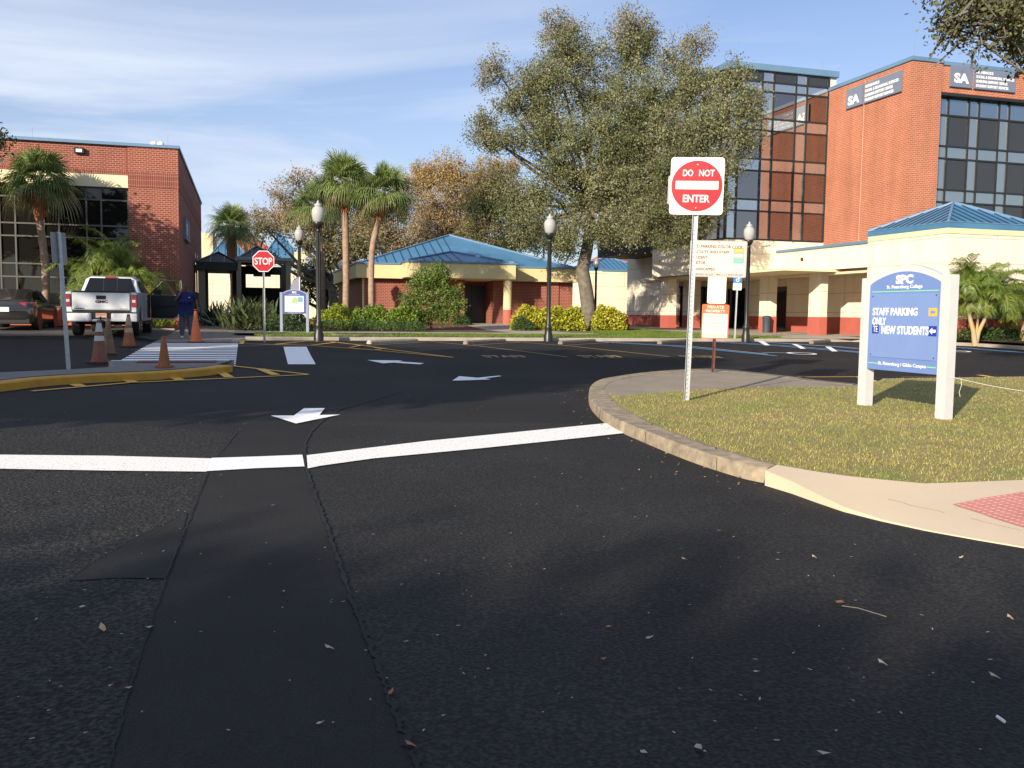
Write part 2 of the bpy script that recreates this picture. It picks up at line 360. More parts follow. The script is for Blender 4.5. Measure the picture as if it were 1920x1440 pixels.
def drape(name, poly, lift, m, zf=H, kind='structure', cuts=True, parent=None, extra=0):
    """a sheet lying on the ground; poly in world x,y"""
    bm = bmesh.new(); vs = [bm.verts.new((p[0], p[1], 0)) for p in poly]
    f = bm.faces.new(vs)
    bmesh.ops.triangulate(bm, faces=[f])
    if cuts:
        aa = [world2ra(p[0], p[1])[1] for p in poly]; rr = [world2ra(p[0], p[1])[0] for p in poly]
        ka = set(k for k in KA if min(aa) < k < max(aa)); kr = set(k for k in KR if min(rr) < k < max(rr))
        if extra:
            ka |= set(np.arange(min(aa), max(aa), extra)); kr |= set(np.arange(min(rr), max(rr), extra))
        for k in ka: bmesh.ops.bisect_plane(bm, geom=bm.verts[:] + bm.edges[:] + bm.faces[:], dist=1e-5, plane_co=G(0, k), plane_no=Vector(GA))
        for k in kr: bmesh.ops.bisect_plane(bm, geom=bm.verts[:] + bm.edges[:] + bm.faces[:], dist=1e-5, plane_co=G(k, 0), plane_no=Vector(GR))
    for v in bm.verts:
        r, a = world2ra(v.co.x, v.co.y); v.co.z = zf(r, a) + lift
    bmesh.ops.triangulate(bm, faces=bm.faces[:])
    bmesh.ops.recalc_face_normals(bm, faces=bm.faces[:])
    if sum(f.normal.z for f in bm.faces) < 0: bmesh.ops.reverse_faces(bm, faces=bm.faces[:])
    me = bpy.data.meshes.new(name); bm.to_mesh(me); bm.free(); me.materials.append(m)
    o = bpy.data.objects.new(name, me); COL.objects.link(o); WM[o.name] = Matrix.Identity(4)
    if kind: o['kind'] = kind
    return o
def ra_poly(pts): return [tuple(G(r, a))[:2] for r, a in pts]
def px_poly(pts, lift=0.0): return [tuple(gnd(x, y, lift))[:2] for x, y in pts]
# ground under everything
gr_r = [-420, -200, -100, -60, -20, -10, -6, -3.6, -3.1, -2.6, 0, 3, 4, 5, 10, 17, 18.5, 20, 30, 60, 120, 300, 600]
gr_a = [-300, -100, -40, -10, 0, 10, 20, 26, 27, 28, 29, 30.4, 32, 34, 36, 38, 40, 42.4, 43.5, 45, 46, 50, 55, 80, 150, 400, 900]
mb = MB(); nr = len(gr_r)
mb.add([GH(r, a, -0.06) for a in gr_a for r in gr_r], [(j*nr+i, j*nr+i+1, (j+1)*nr+i+1, (j+1)*nr+i) for j in range(len(gr_a)-1) for i in range(nr-1)])
mb.build('ground', M_turf, kind='structure')
drape('road', ra_poly([(-60, -40), (60, -40), (60, 30.4), (0, 30.4), (0, 28.2), (-60, 28.2)]), 0.0, M_asph)
drape('parking_lot', ra_poly([(-60, 28.2), (-2.6, 28.2), (-2.6, 38.3), (-60, 38.3)]), 0.0, M_asphO)
# near pavement: coarser left part, smooth strip between two seams, a patch
seamL = [(205, 1440), (235, 1320), (270, 1210), (310, 1090), (345, 1000), (375, 920), (395, 870), (445, 812)]
seamR = [(605, 790), (582, 812), (572, 835), (572, 870), (590, 930), (620, 1010), (660, 1130), (700, 1230), (740, 1340), (782, 1440)]
SL = [gnd(x, y) for x, y in seamL]; SR = [gnd(x, y) for x, y in seamR]
def ext(p, q, k): d = (p - q); return p + d * k
SLx = [ext(SL[0], SL[1], 6)] + SL; SRx = SR + [ext(SR[-1], SR[-2], 6)]
drape('road_coarse_section', [(-14, -3.5)] + [tuple(p)[:2] for p in SLx] + [(-5.5, 10.6), (-14, 10.2)], 0.004, M_asphC)
drape('road_smooth_strip', [tuple(p)[:2] for p in SLx] + [tuple(p)[:2] for p in SRx], 0.004, M_asphS)
drape('road_patch', px_poly([(352, 963), (240, 1018), (165, 1063), (128, 1092), (215, 1086), (314, 1087), (334, 1030)]), 0.008, M_asphS)
M_mid = asphalt('asphalt_fresh', (0.0175, 0.0175, 0.0178), (0.055, 0.052, 0.047), 62, bump=0.42)
drape('road_near_section', [tuple(p)[:2] for p in SRx][::-1] + [(1.0, 10.9), (3.2, 7.9), (14, 5), (14, -3.5)], 0.0035, M_mid)
def crack(name, pts, w, jit=0.008, lift=0.0125, sub=9, m=None):
    P = []
    for i in range(len(pts) - 1):
        for k in range(sub): P.append(pts[i].lerp(pts[i+1], k / sub))
    P.append(pts[-1]); L = []; R_ = []
    for i, p in enumerate(P):
        t = (P[min(i+1, len(P)-1)] - P[max(i-1, 0)]); t.z = 0; t.normalize(); n = Vector((-t.y, t.x, 0))
        c = p + n * random.gauss(0, jit); ww = w * random.uniform(0.35, 1.3)
        L.append(c + n * ww / 2); R_.append(c - n * ww / 2)
    mb = MB()
    for i in range(len(P)):
        for q in (L[i], R_[i]): q.z = HXY(q.x, q.y) + lift
    vs = L + R_; n = len(P)
    mb.add(vs, [(i, i+1, n+i+1, n+i) for i in range(n-1)]); mb.build(name, m or M_crack, kind='structure')
crack('road_crack', SLx, 0.012, 0.003, sub=22); crack('road_crack', SRx, 0.025, 0.005, sub=22)
crack('road_crack', [gnd(x, y) for x, y in [(605, 790), (640, 768), (720, 745), (760, 733)]], 0.02, 0.01)
crack('road_crack', [gnd(x, y) for x, y in [(125, 1094), (165, 1063), (240, 1018), (352, 963)]], 0.007, 0.004)
crack('road_crack', [gnd(x, y) for x, y in [(0, 1067), (165, 1065)]], 0.006, 0.005)
crack('road_crack', [gnd(x, y) for x, y in [(128, 1093), (215, 1087), (314, 1088)]], 0.006, 0.004)
# white stop line: three stretches following the seams
drape('stop_line', px_poly([(-160, 852), (0, 855), (200, 857), (397, 862), (387, 887), (200, 885), (0, 881.5), (-170, 878)]), 0.013, P_whiteW)
drape('stop_line', px_poly([(397, 861), (480, 858.5), (567, 855), (571, 877), (480, 880.5), (387, 886)]), 0.013, P_white)
drape('stop_line', px_poly([(575, 856), (800, 829), (1000, 809), (1141, 795), (1180, 813), (1090, 823), (900, 843), (700, 862), (600, 876), (577, 881)]), 0.0135, P_whiteW)
# arrows
drape('lane_arrow', px_poly([(508, 781), (555, 796), (638, 779), (599, 780), (609, 767), (570, 767), (551, 781)]), 0.013, P_white)
drape('lane_arrow', px_poly([(848, 715), (861, 706.5), (895, 709.5), (935, 705.5), (941, 706.5), (909, 710.5), (921, 712.5), (885, 714)]), 0.013, P_white)
drape('lane_arrow', px_poly([(688, 676), (755, 677), (748, 678.6), (795, 682), (787, 684.2), (738, 681), (718, 682.3)]), 0.013, P_white)
drape('crosswalk_bar', px_poly([(531.5, 651), (574.6, 651), (582, 666), (592, 684), (540, 684)]), 0.013, P_white)
# crosswalk towards the left
n = 15
for i in range(n):
    a0 = 19.0 + i * (28.0 - 19.0) / n; a1 = a0 + 0.36
    drape('crosswalk_stripe', ra_poly([(-2.55, a0), (-0.2, a0), (-0.2, a1), (-2.55, a1)]), 0.012, P_white)
drape('tactile_strip', ra_poly([(-2.0, 18.35), (-0.55, 18.35), (-0.55, 18.85), (-2.0, 18.85)]), 0.145, P_redD)
drape('tactile_strip', ra_poly([(-2.2, 28.0), (-0.35, 28.0), (-0.35, 28.45), (-2.2, 28.45)]), 0.018, P_redD)
# yellow hatching and bay lines
def line(name, a, b, w, m, lift=0.013, ww=None):
    A = gnd(*a); B = gnd(*b); t = (B - A); t.z = 0; t.normalize(); nn = Vector((-t.y, t.x, 0)); w2 = ww or w
    return drape(name, [tuple(A + nn*w/2)[:2], tuple(B + nn*w2/2)[:2], tuple(B - nn*w2/2)[:2], tuple(A - nn*w/2)[:2]], lift, m)
line('yellow_line', (437, 687), (578, 703), 0.10, P_yel)
line('yellow_line', (578, 703.5), (238, 719), 0.10, P_yel, 0.0145)
line('yellow_line', (242, 719), (60, 735), 0.10, P_yel, 0.016)
for a, b in [((410, 697), (430, 709)), ((488, 693), (517, 704.5)), ((322, 708), (339, 714.5)), ((238, 714), (252, 719)), ((140, 722), (152, 726))]:
    line('yellow_line', a, b, 0.17, P_yel, 0.0185)
line('yellow_line', (452, 645), (568, 648), 0.10, P_yel); line('yellow_line', (568, 648), (714, 658), 0.10, P_yel, 0.0145); line('yellow_line', (712, 658), (850, 671), 0.10, P_yel)
line('yellow_line', (456, 639), (452, 646), 0.12, P_yel, 0.018); line('yellow_line', (456, 639.5), (620, 641), 0.10, P_yel, 0.0165)
line('yellow_line', (618, 641), (722, 655), 0.10, P_yel); line('yellow_line', (722, 655), (850, 671), 0.10, P_yel, 0.0145)
for a, b in [((516, 646.5), (570, 641)), ((583, 648.5), (632, 642.5)), ((655, 653), (680, 648)), ((702, 657.5), (722, 654))]:
    line('yellow_line', a, b, 0.10, P_yel, 0.0185)
for a, b in [((807, 641.2), (1063, 670)), ((968, 641.7), (1255, 669.5))]: line('bay_line', a, b, 0.10, P_yelF)
for a, b in [((693, 648.2), (800, 642)), ((877, 648.5), (975, 642.3)), ((1057, 648.5), (1160, 642))]: line('bay_line', a, b, 0.09, P_yelF, 0.0145)
line('bay_line', (1119, 641.5), (1290, 652), 0.16, P_blue); line('bay_line', (1290, 652), (1456, 668), 0.16, P_blue)
line('bay_line', (1122, 640.6), (1300, 650.5), 0.05, P_white); line('bay_line', (1300, 650.5), (1440, 664.8), 0.05, P_white)
line('bay_line', (1404, 640.5), (1611, 655), 0.16, P_blue); line('bay_line', (1411, 640), (1611, 653.8), 0.05, P_white)
line('bay_line', (1342, 642), (1480, 651), 0.16, P_blue); line('bay_line', (1480, 651), (1613, 662), 0.16, P_blue); line('bay_line', (1350, 641.2), (1611, 660.6), 0.05, P_white, 0.018)
for q in ([(1420, 640), (1431, 640), (1444, 648.5), (1434, 648.5)], [(1484, 646), (1494, 646.3), (1511, 655), (1501, 655)], [(1547, 651), (1557, 651.3), (1571, 660), (1560, 660)]):
    drape('bay_hatch', px_poly(q), 0.020, P_white)
line('bay_line', (1785, 651.5), (1990, 668), 0.16, P_blue); line('bay_line', (1785, 650.6), (1990, 666.5), 0.04, P_white)
line('yellow_line', (1495, 708), (1610, 707.5), 0.08, P_yel); line('yellow_line', (1608, 707.5), (1672, 724), 0.14, P_yel, 0.0145); line('yellow_line', (1836, 704), (1990, 729), 0.16, P_yel)
line('yellow_line', (1690, 708), (1760, 708), 0.06, P_yelF)
# wheelchair symbols lying on the road (ring wheel with a body bar)
for (cx, cy) in ((1503, 663.5), (1793, 659)):
    c = gnd(cx, cy); q = []
    for k in range(20):
        an = 2 * math.pi * k / 20; q.append((c.x + 0.42 * math.cos(an), c.y + 0.5 * math.sin(an)))
    q2 = [(c.x + (x - c.x) * 0.74, c.y + (y - c.y) * 0.74) for x, y in q]
    mb = MB(); vs = [(x, y, HXY(x, y) + 0.014) for x, y in q + q2]
    mb.add(vs, [(k, (k+1) % 20, 20 + (k+1) % 20, 20 + k) for k in range(20)])
    z = c.z + 0.018
    mb.quad((c.x-1.05, c.y+.30, z), (c.x-0.2, c.y+.02, z), (c.x-0.2, c.y+.14, z), (c.x-1.05, c.y+.40, z))
    mb.build('wheelchair_symbol', P_white, kind='structure')

# lettering -----------------------------------------------------------------
def text_mb(s, M, x, y, w, h, mi=0, mb=None, depth=0.003, bold=0.0, align='C'):
    """text as geometry; M maps (x right, y up, z out) to the world; box w x h centred at x,y (or left at x)"""
    cu = bpy.data.curves.new('t', 'FONT'); cu.body = s; cu.size = 1; cu.offset = bold; cu.resolution_u = 3; cu.extrude = 0.5
    o = bpy.data.objects.new('t', cu); COL.objects.link(o)
    dg = bpy.context.evaluated_depsgraph_get(); me = bpy.data.meshes.new_from_object(o.evaluated_get(dg))
    vs = [v.co.copy() for v in me.vertices]; fs = [tuple(p.vertices) for p in me.polygons]
    bpy.data.objects.remove(o); bpy.data.curves.remove(cu); bpy.data.meshes.remove(me)
    x0 = min(v.x for v in vs); x1 = max(v.x for v in vs); y0 = min(v.y for v in vs); y1 = max(v.y for v in vs)
    sx = w / (x1 - x0); sy = h / (y1 - y0); ox = x - w / 2 if align == 'C' else x
    mb = mb or MB()
    mb.add([((v.x - x0) * sx + ox, (v.y - y0) * sy + y - h / 2, (v.z + 0.5) * depth) for v in vs], fs, mi, M)
    return mb
for k, (xa, xb, yy) in enumerate([(913, 995, 669), (1098, 1176, 669), (1296, 1366, 670)]):
    A = gnd(xa, yy + 2.5); B = gnd(xb, yy + 2.5); C = gnd((xa + xb) / 2, yy - 2); ex = (B - A); w = ex.length; ex.normalize()
    mid = (A + B) / 2; h = (C - mid).length
    ey = Vector((C - mid)); ey -= ex * ey.dot(ex); ey.normalize(); ez = ex.cross(ey)
    M = Matrix((ex, ey, ez)).transposed().to_4x4(); M.translation = mid + ey * h / 2 + Vector((0, 0, 0.012))
    text_mb('STAFF', M, 0, 0, w, h * 0.9, depth=0.004, bold=0.02).build('bay_lettering', P_yelF, kind='structure')

# far kerb, verge, walks -----------------------------------------------------
def kerb_run(name, pts, w, h, m, zf=H, back=None, kind='structure', lift0=-0.05, side=1):
    """kerb along world points (outer road edge), width w to the side of it"""
    P = [Vector((p[0], p[1], 0)) for p in pts]; secs = []
    for i, p in enumerate(P):
        t = (P[min(i+1, len(P)-1)] - P[max(i-1, 0)]).normalized(); n = Vector((-t.y, t.x, 0)) * side
        z = zf(*world2ra(p.x, p.y)); q = p + n * w
        secs.append([(p.x, p.y, z + lift0), (p.x, p.y, z + h - 0.02), ((p + n*0.02).x, (p + n*0.02).y, z + h), (q.x, q.y, z + h), (q.x, q.y, z + lift0)])
    mb = MB(); mb.loft(secs, closed=True)
    bmq = mb.build(name, m, kind=kind); return bmq
kerb_run('kerb', ra_poly([(r, 30.4) for r in np.arange(0.0, 23.6, 1.0)] + [(24.2, 29.6), (24.8, 28.2), (25.05, 26.6), (25.2, 24.3), (26.2, 21.8), (28, 20.2), (36, 18)]), 0.42, 0.112, M_conc)
kerb_run('kerb', ra_poly([(0.0, 30.4), (-0.12, 30.0), (-0.15, 29.2), (-0.15, 28.4)]), 0.25, 0.05, M_conc, side=-1)
drape('verge_grass', ra_poly([(0.3, 30.82), (20.2, 30.82), (20.9, 32.2), (19.6, 34.2), (19.6, 46.2), (24.6, 46.3), (24.6, 57), (13.6, 57), (13.6, 36.5), (14, 36.4), (14, 33.8), (0.3, 33.8)]), 0.0, M_turf, zf=V)
drape('pavement', ra_poly([(-0.4, 33.8), (14, 33.8), (14.2, 36.5), (-0.4, 36.5)]), 0.006, M_conc, zf=V)
drape('pavement', ra_poly([(10.7, 36.5), (13.5, 36.5), (13.8, 49.0), (10.7, 49.0)]), 0.004, M_conc, zf=V)
drape('plaza', ra_poly([(20.2, 30.82), (23.6, 30.82), (24.3, 29.9), (24.7, 31.8), (24.7, 33), (30, 33), (30, 50), (19.6, 50), (19.6, 34.2), (20.9, 32.2)]), 0.012, M_conc, zf=V)
drape('pavement', ra_poly([(-2.6, 28.2), (0, 28.2), (0, 30.4), (0.3, 30.8), (0.3, 57), (-2.6, 57)]), 0.008, M_concD)
drape('mulch_bed', ra_poly([(0.3, 36.5), (10.7, 36.5), (10.7, 50), (0.3, 50)]), 0.01, M_soil, zf=V)
drape('mulch_bed', ra_poly([(13.9, 41.4), (24.4, 42.2), (24.6, 56), (13.9, 56)]), 0.012, M_soil, zf=V)
drape('planting_bed', ra_poly([(24.75, 29.2), (25.25, 26.8), (25.6, 24.5), (26.6, 22.2), (28.3, 20.6), (36.5, 18.4), (36.5, 31), (24.75, 31)]), 0.20, M_soil, zf=H)
drape('lot_verge', ra_poly([(-40, 38.3), (-2.9, 38.3), (-2.9, 39.7), (-40, 39.7)]), 0.03, M_soil)
kerb_run('kerb', ra_poly([(-40, 38.2), (-2.7, 38.2)]), 0.3, 0.07, M_conc)
# drain cover in the verge
mb = MB(MG); zz = V(3.6, 32.6)
mb.box((2.9, 31.9, zz - .05), (5.0, 33.5, zz + .03), 1); mb.box((3.1, 32.05, zz + .03), (4.8, 33.35, zz + .05), 0)
tag(mb.build('drain_cover', [M_black, M_conc]), 'dark square drain cover with pale rim in the grass verge behind a wheel stop', 'drain cover')

# near right island ----------------------------------------------------------
OUT_TOP = [(1437, 877), (1386, 867), (1299, 841), (1211, 808), (1146, 780), (1113, 754), (1105, 735), (1108, 721), (1122, 712), (1146, 706.5), (1211, 697.5), (1299, 691.5), (1360, 692), (1456, 702), (1517, 710), (1605, 719)]
IN_TOP = [(1457, 873), (1386, 853), (1299, 826), (1224, 795), (1165, 764), (1140, 740), (1133, 728), (1141, 719), (1160, 712), (1190, 706.5), (1225, 702), (1299, 696.5), (1360, 697), (1452, 706), (1512, 714), (1598, 722)]
KH = 0.13
oT = [gnd(x, y, KH) for x, y in OUT_TOP]; iT = [gnd(x, y, KH) for x, y in IN_TOP]
def resample(P, k):
    """Catmull-Rom through the points"""
    out = []
    for i in range(len(P) - 1):
        p0, p1, p2, p3 = P[max(i-1, 0)], P[i], P[i+1], P[min(i+2, len(P)-1)]
        for j in range(k):
            t = j / k
            out.append(0.5 * ((2*p1) + (p2 - p0)*t + (2*p0 - 5*p1 + 4*p2 - p3)*t*t + (3*p1 - p0 - 3*p2 + p3)*t*t*t))
    out.append(P[-1]); return out
oT = resample(oT, 4); iT = resample(iT, 4)
secs = []
for i, (o_, i_) in enumerate(zip(oT, iT)):
    zo = HXY(o_.x, o_.y); zi = HXY(i_.x, i_.y); d = (i_ - o_); d.z = 0; L = d.length; d.normalize()
    q = o_ + d * min(0.025, L * .3); b_ = o_ - d * 0.03
    secs.append([(b_.x, b_.y, zo - .06), (b_.x, b_.y, zo + .01), (o_.x, o_.y, zo + KH - .022), (q.x, q.y, zo + KH), (i_.x, i_.y, zi + KH + .004), (i_.x, i_.y, zi - .06)])
mb = MB(); mb.loft(secs); M_kerb = mat('weathered_kerb', (0.16, 0.13, 0.095), 0.92, col2=(0.37, 0.30, 0.205), vscale=7, bump=0.7, bscale=45)
mb.build('kerb', M_kerb, kind='structure', smooth=50)
for k in (6, 12, 18, 24, 29, 34, 38, 42, 46):       # joints
    o_, i_ = oT[k], iT[k]; d = (i_ - o_); d.normalize(); s_ = Vector((-d.y, d.x, 0)) * .005; b_ = o_ - d * .034
    mb = MB(); h1 = HXY(b_.x, b_.y)
    mb.add([b_ - s_, b_ + s_, o_ + s_, o_ - s_, i_ + s_, i_ - s_], [(0, 1, 2, 3), (3, 2, 4, 5)])
    for j, (vv, zz) in enumerate(zip(mb.v, (h1, h1, h1 + KH - .016, h1 + KH - .016, HXY(i_.x, i_.y) + KH + .008, HXY(i_.x, i_.y) + KH + .008))): vv.z = zz
    mb.build('kerb_joint', M_crack, kind='structure')
# concrete apron on the island, the tan ramp and the grass
gb = [gnd(x, y, KH) for x, y in [(1190, 741), (1215, 738), (1290, 733), (1380, 728.5), (1474, 726), (1530, 726), (1605, 726)]]
BK = [Vector((p[0], p[1], 0)) for p in ((6.9, 16.5), (8.4, 17.0), (10.0, 17.5), (16, 17.5))]
apron = [tuple(p)[:2] for p in iT[20:]] + [tuple(BK[0])[:2]] + [tuple(p)[:2] for p in gb[::-1]] + [tuple(gnd(1167, 745, KH))[:2]]
drape('island_pavement', apron, KH, mat('island_concrete', (0.215, 0.18, 0.14), 0.92, col2=(0.29, 0.245, 0.185), vscale=1.6, bump=0.4, bscale=80))
crack('pavement_joint', [gnd(x, y, KH) for x, y in [(1330, 731), (1397, 727), (1470, 717), (1508, 711)]], 0.012, 0.002, KH + 0.006)
rin = [gnd(x, y, KH) for x, y in [(1457, 873), (1530, 886), (1605, 896.5), (1736, 908.5), (1830, 905), (1920, 901.5)]]
rin += [Vector((5.6, 7.9, 0)), Vector((9, 8.4, 0)), Vector((15, 8.9, 0))]
grass_poly = [tuple(p)[:2] for p in iT[:21]] + [tuple(gnd(1167, 745, KH))[:2]] + [tuple(p)[:2] for p in gb] + [tuple(p)[:2] for p in BK] + [tuple(p)[:2] for p in rin[::-1]][:-1]
drape('island_turf', grass_poly, KH + 0.006, M_turfD, cuts=False)
kerb_run('kerb', [tuple(p)[:2] for p in BK], 0.15, KH, M_kerb, side=1)
rout = [gnd(x, y) for x, y in [(1434, 911), (1500, 931), (1560, 955), (1630, 973), (1700, 990), (1810, 1010), (1920, 1030)]]
rout += [Vector((4.2, 5.35, 0)), Vector((6.5, 4.9, 0)), Vector((15, 4.6, 0))]
lifts = [KH, .095, .05, .022, .012, .012, .012, .012, .012, .012]
rinr = resample(rin, 6); 
def at_frac(P, t):
    L = [0]
    for i in range(len(P)-1): L.append(L[-1] + (P[i+1]-P[i]).length)
    s_ = t * L[-1]
    for i in range(len(P)-1):
        if L[i+1] >= s_: return P[i].lerp(P[i+1], (s_ - L[i]) / max(L[i+1]-L[i], 1e-6)), i + (s_ - L[i]) / max(L[i+1]-L[i], 1e-6)
    return P[-1], len(P) - 1
mb = MB(); N = 44; A_ = []; B_ = []; C_ = []
for k in range(N + 1):
    t = k / N; p, fi = at_frac(rout, t); i0 = min(int(fi), len(lifts) - 2); lf = lifts[i0] + (lifts[i0+1] - lifts[i0]) * min(fi - i0, 1)
    q, _ = at_frac(rin, t)
    A_.append((p.x, p.y, HXY(p.x, p.y) + lf)); B_.append((q.x, q.y, HXY(q.x, q.y) + KH + .008)); C_.append((p.x, p.y, HXY(p.x, p.y) - .05))
vs = A_ + B_ + C_; n = N + 1
mb.add(vs, [(i, i+1, n+i+1, n+i) for i in range(N)] + [(2*n+i, 2*n+i+1, i+1, i) for i in range(N)])
mb.build('ramp_pavement', M_tan, kind='structure', smooth=40)
pp = [gnd(x, y, 0.10) for x, y in [(1787, 942), (1893, 928), (2010, 946), (2000, 1000), (1920, 985)]]
mb = MB(); mb.add([(p.x, p.y, HXY(p.x, p.y) + 0.085) for p in pp], [tuple(range(5))])
def ramp_z(x, y):
    best = None
    for k in range(N):
        for tri in ((A_[k], A_[k+1], B_[k+1]), (A_[k], B_[k+1], B_[k])):
            (x1,y1,z1),(x2,y2,z2),(x3,y3,z3) = tri; dd = (y2-y3)*(x1-x3)+(x3-x2)*(y1-y3)
            if abs(dd) < 1e-9: continue
            l1 = ((y2-y3)*(x-x3)+(x3-x2)*(y-y3))/dd; l2 = ((y3-y1)*(x-x3)+(x1-x3)*(y-y3))/dd; l3 = 1-l1-l2
            if min(l1, l2, l3) > -1e-6: return l1*z1+l2*z2+l3*z3
    return HXY(x, y) + .05
# tactile pad with domes lying in the ramp
mb = MB(); q0 = gnd(1787, 942, 0.09); q1 = gnd(1893, 928, 0.10); q3 = gnd(1920, 985, 0.06)
e1 = (q1 - q0); e2 = (q3 - q0); K = 8
pts = [q0 + e1 * (i / K) * 1.4 + e2 * (j / K) * 1.05 for j in range(K + 1) for i in range(K + 1)]
mb.add([(p.x, p.y, ramp_z(p.x, p.y) + .006) for p in pts], [(j*(K+1)+i, j*(K+1)+i+1, (j+1)*(K+1)+i+1, (j+1)*(K+1)+i) for j in range(K) for i in range(K)])
for j in range(14):
    for i in range(12):
        p = q0 + e1 * ((i + .5) / 12) * 1.4 + e2 * ((j + .5) / 14) * 1.05
        mb.lathe([(.016, 0), (.014, .004), (.006, .006)], (p.x, p.y, ramp_z(p.x, p.y) + .006), 6)
mb.build('tactile_pad', mat('tactile_pink', (0.50, 0.22, 0.19), 0.8, var=0.08, vscale=4), kind='structure')
for a, b, w in (((1664, 955), (1770, 975), .008), ((1820, 985), (1915, 1005), .008)):
    A = gnd(*a); B = gnd(*b); mb = MB(); P = [A.lerp(B, t/12) for t in range(13)]
    mb.tube([(p.x, p.y, ramp_z(p.x, p.y) + .001) for p in P], w * .35, 4); mb.build('pavement_joint', M_concD, kind='structure')

# left island with the yellow kerb ------------------------------------------
LK_top = [(0, 718), (90, 708), (190, 702), (290, 698), (370, 692.5), (410, 688.5), (436, 684.5)]
LO = [gnd(x, y, KH) for x, y in LK_top]
LO = [ext(LO[0], LO[1], 3.0)] + LO; LOr = resample(LO, 5)
M_yk = mat('yellow_kerb_paint', (0.50, 0.24, 0.02), 0.6, col2=(0.60, 0.32, 0.03), vscale=6, bump=0.3, bscale=60)
kerb_run('kerb', [tuple(p)[:2] for p in LOr], 0.30, KH, M_yk, side=1)
back = [gnd(x, y, KH) for x, y in [(215, 688), (125, 693), (0, 698.5)]]; back.append(ext(back[-1], back[-2], 4))
inner = []
for i, p in enumerate(LOr):
    t = (LOr[min(i+1, len(LOr)-1)] - LOr[max(i-1, 0)]); t.z = 0; t.normalize(); inner.append(p + Vector((-t.y, t.x, 0)) * .30)
slab = [tuple(p)[:2] for p in inner] + [tuple(G(-0.25, 19.0))[:2], tuple(G(-2.55, 19.0))[:2]] + [tuple(p)[:2] for p in back]
drape('island_pavement', slab, KH + .004, mat('grey_concrete', (0.17, 0.165, 0.155), 0.92, var=0.15, vscale=3, bump=0.4))
kerb_run('kerb', [tuple(p)[:2] for p in back[::-1]] + [tuple(G(-2.55, 19.0))[:2]], 0.08, KH, M_conc, side=-1)
drape('crosswalk_bar', ra_poly([(-2.5, 18.86), (-0.3, 18.86), (-0.3, 19.0), (-2.5, 19.0)]), KH + .010, P_white)
mb = MB(MG); mb.box((-2.55, 18.93, H(-1, 19) - .05), (-0.22, 19.01, H(-1, 19) + KH + .002)); mb.build('kerb', M_conc, kind='structure')
# wheel stops ---------------------------------------------------------------
def wheel_stop(pa, pb, label, dirt):
    A = gnd(*pa); B = gnd(*pb); t = B - A; L = t.length; ang = math.atan2(t.y, t.x)
    o = thing('wheel_stop', label, 'wheel stop', (A.x, A.y, A.z), ang, 'concrete wheel stops at the heads of the bays')
    M = WM[o.name]; prof = [(-.09, 0), (-.085, .07), (-.05, .115), (.05, .115), (.085, .07), (.09, 0)]
    secs = [[(x, y * k, z * q) for y, z in prof] for x, k, q in ((0, .82, .80), (.04, 1, 1), (L - .04, 1, 1), (L, .82, .80))]
    mb = MB(M); mb.loft([s[::-1] for s in secs]); mb.build('block', dirt, o)
    mb = MB(M)
    for x in (L * .18, L * .82): mb.lathe([(.014, .114), (.014, .119)], (x, 0, 0), 8)
    mb.build('steel_pin', M_galv, o)
M_ws1 = mat('clean_block', (0.42, 0.36, 0.27), 0.9, var=0.12, vscale=5, bump=.5); M_ws2 = mat('stained_block', (0.30, 0.25, 0.19), 0.92, col2=(0.13, 0.115, 0.09), vscale=5, bump=.7)
wheel_stop((691, 645), (781, 640.5), 'cleanest pale wheel stop, leftmost of the row, beside the yellow hatching', M_ws1)
wheel_stop((872, 645.5), (946, 641), 'stained wheel stop second from the left, in front of the brick building column', M_ws2)
wheel_stop((1050, 645.5), (1114, 641), 'stained wheel stop in front of the lamp post beside the big oak', M_ws2)
wheel_stop((1236, 645), (1292, 640.5), 'wheel stop just left of the tall do not enter post', M_ws2)
wheel_stop((1521, 644.5), (1565, 639), 'wheel stop in the blue lined bay left of the blue campus sign', M_ws2)
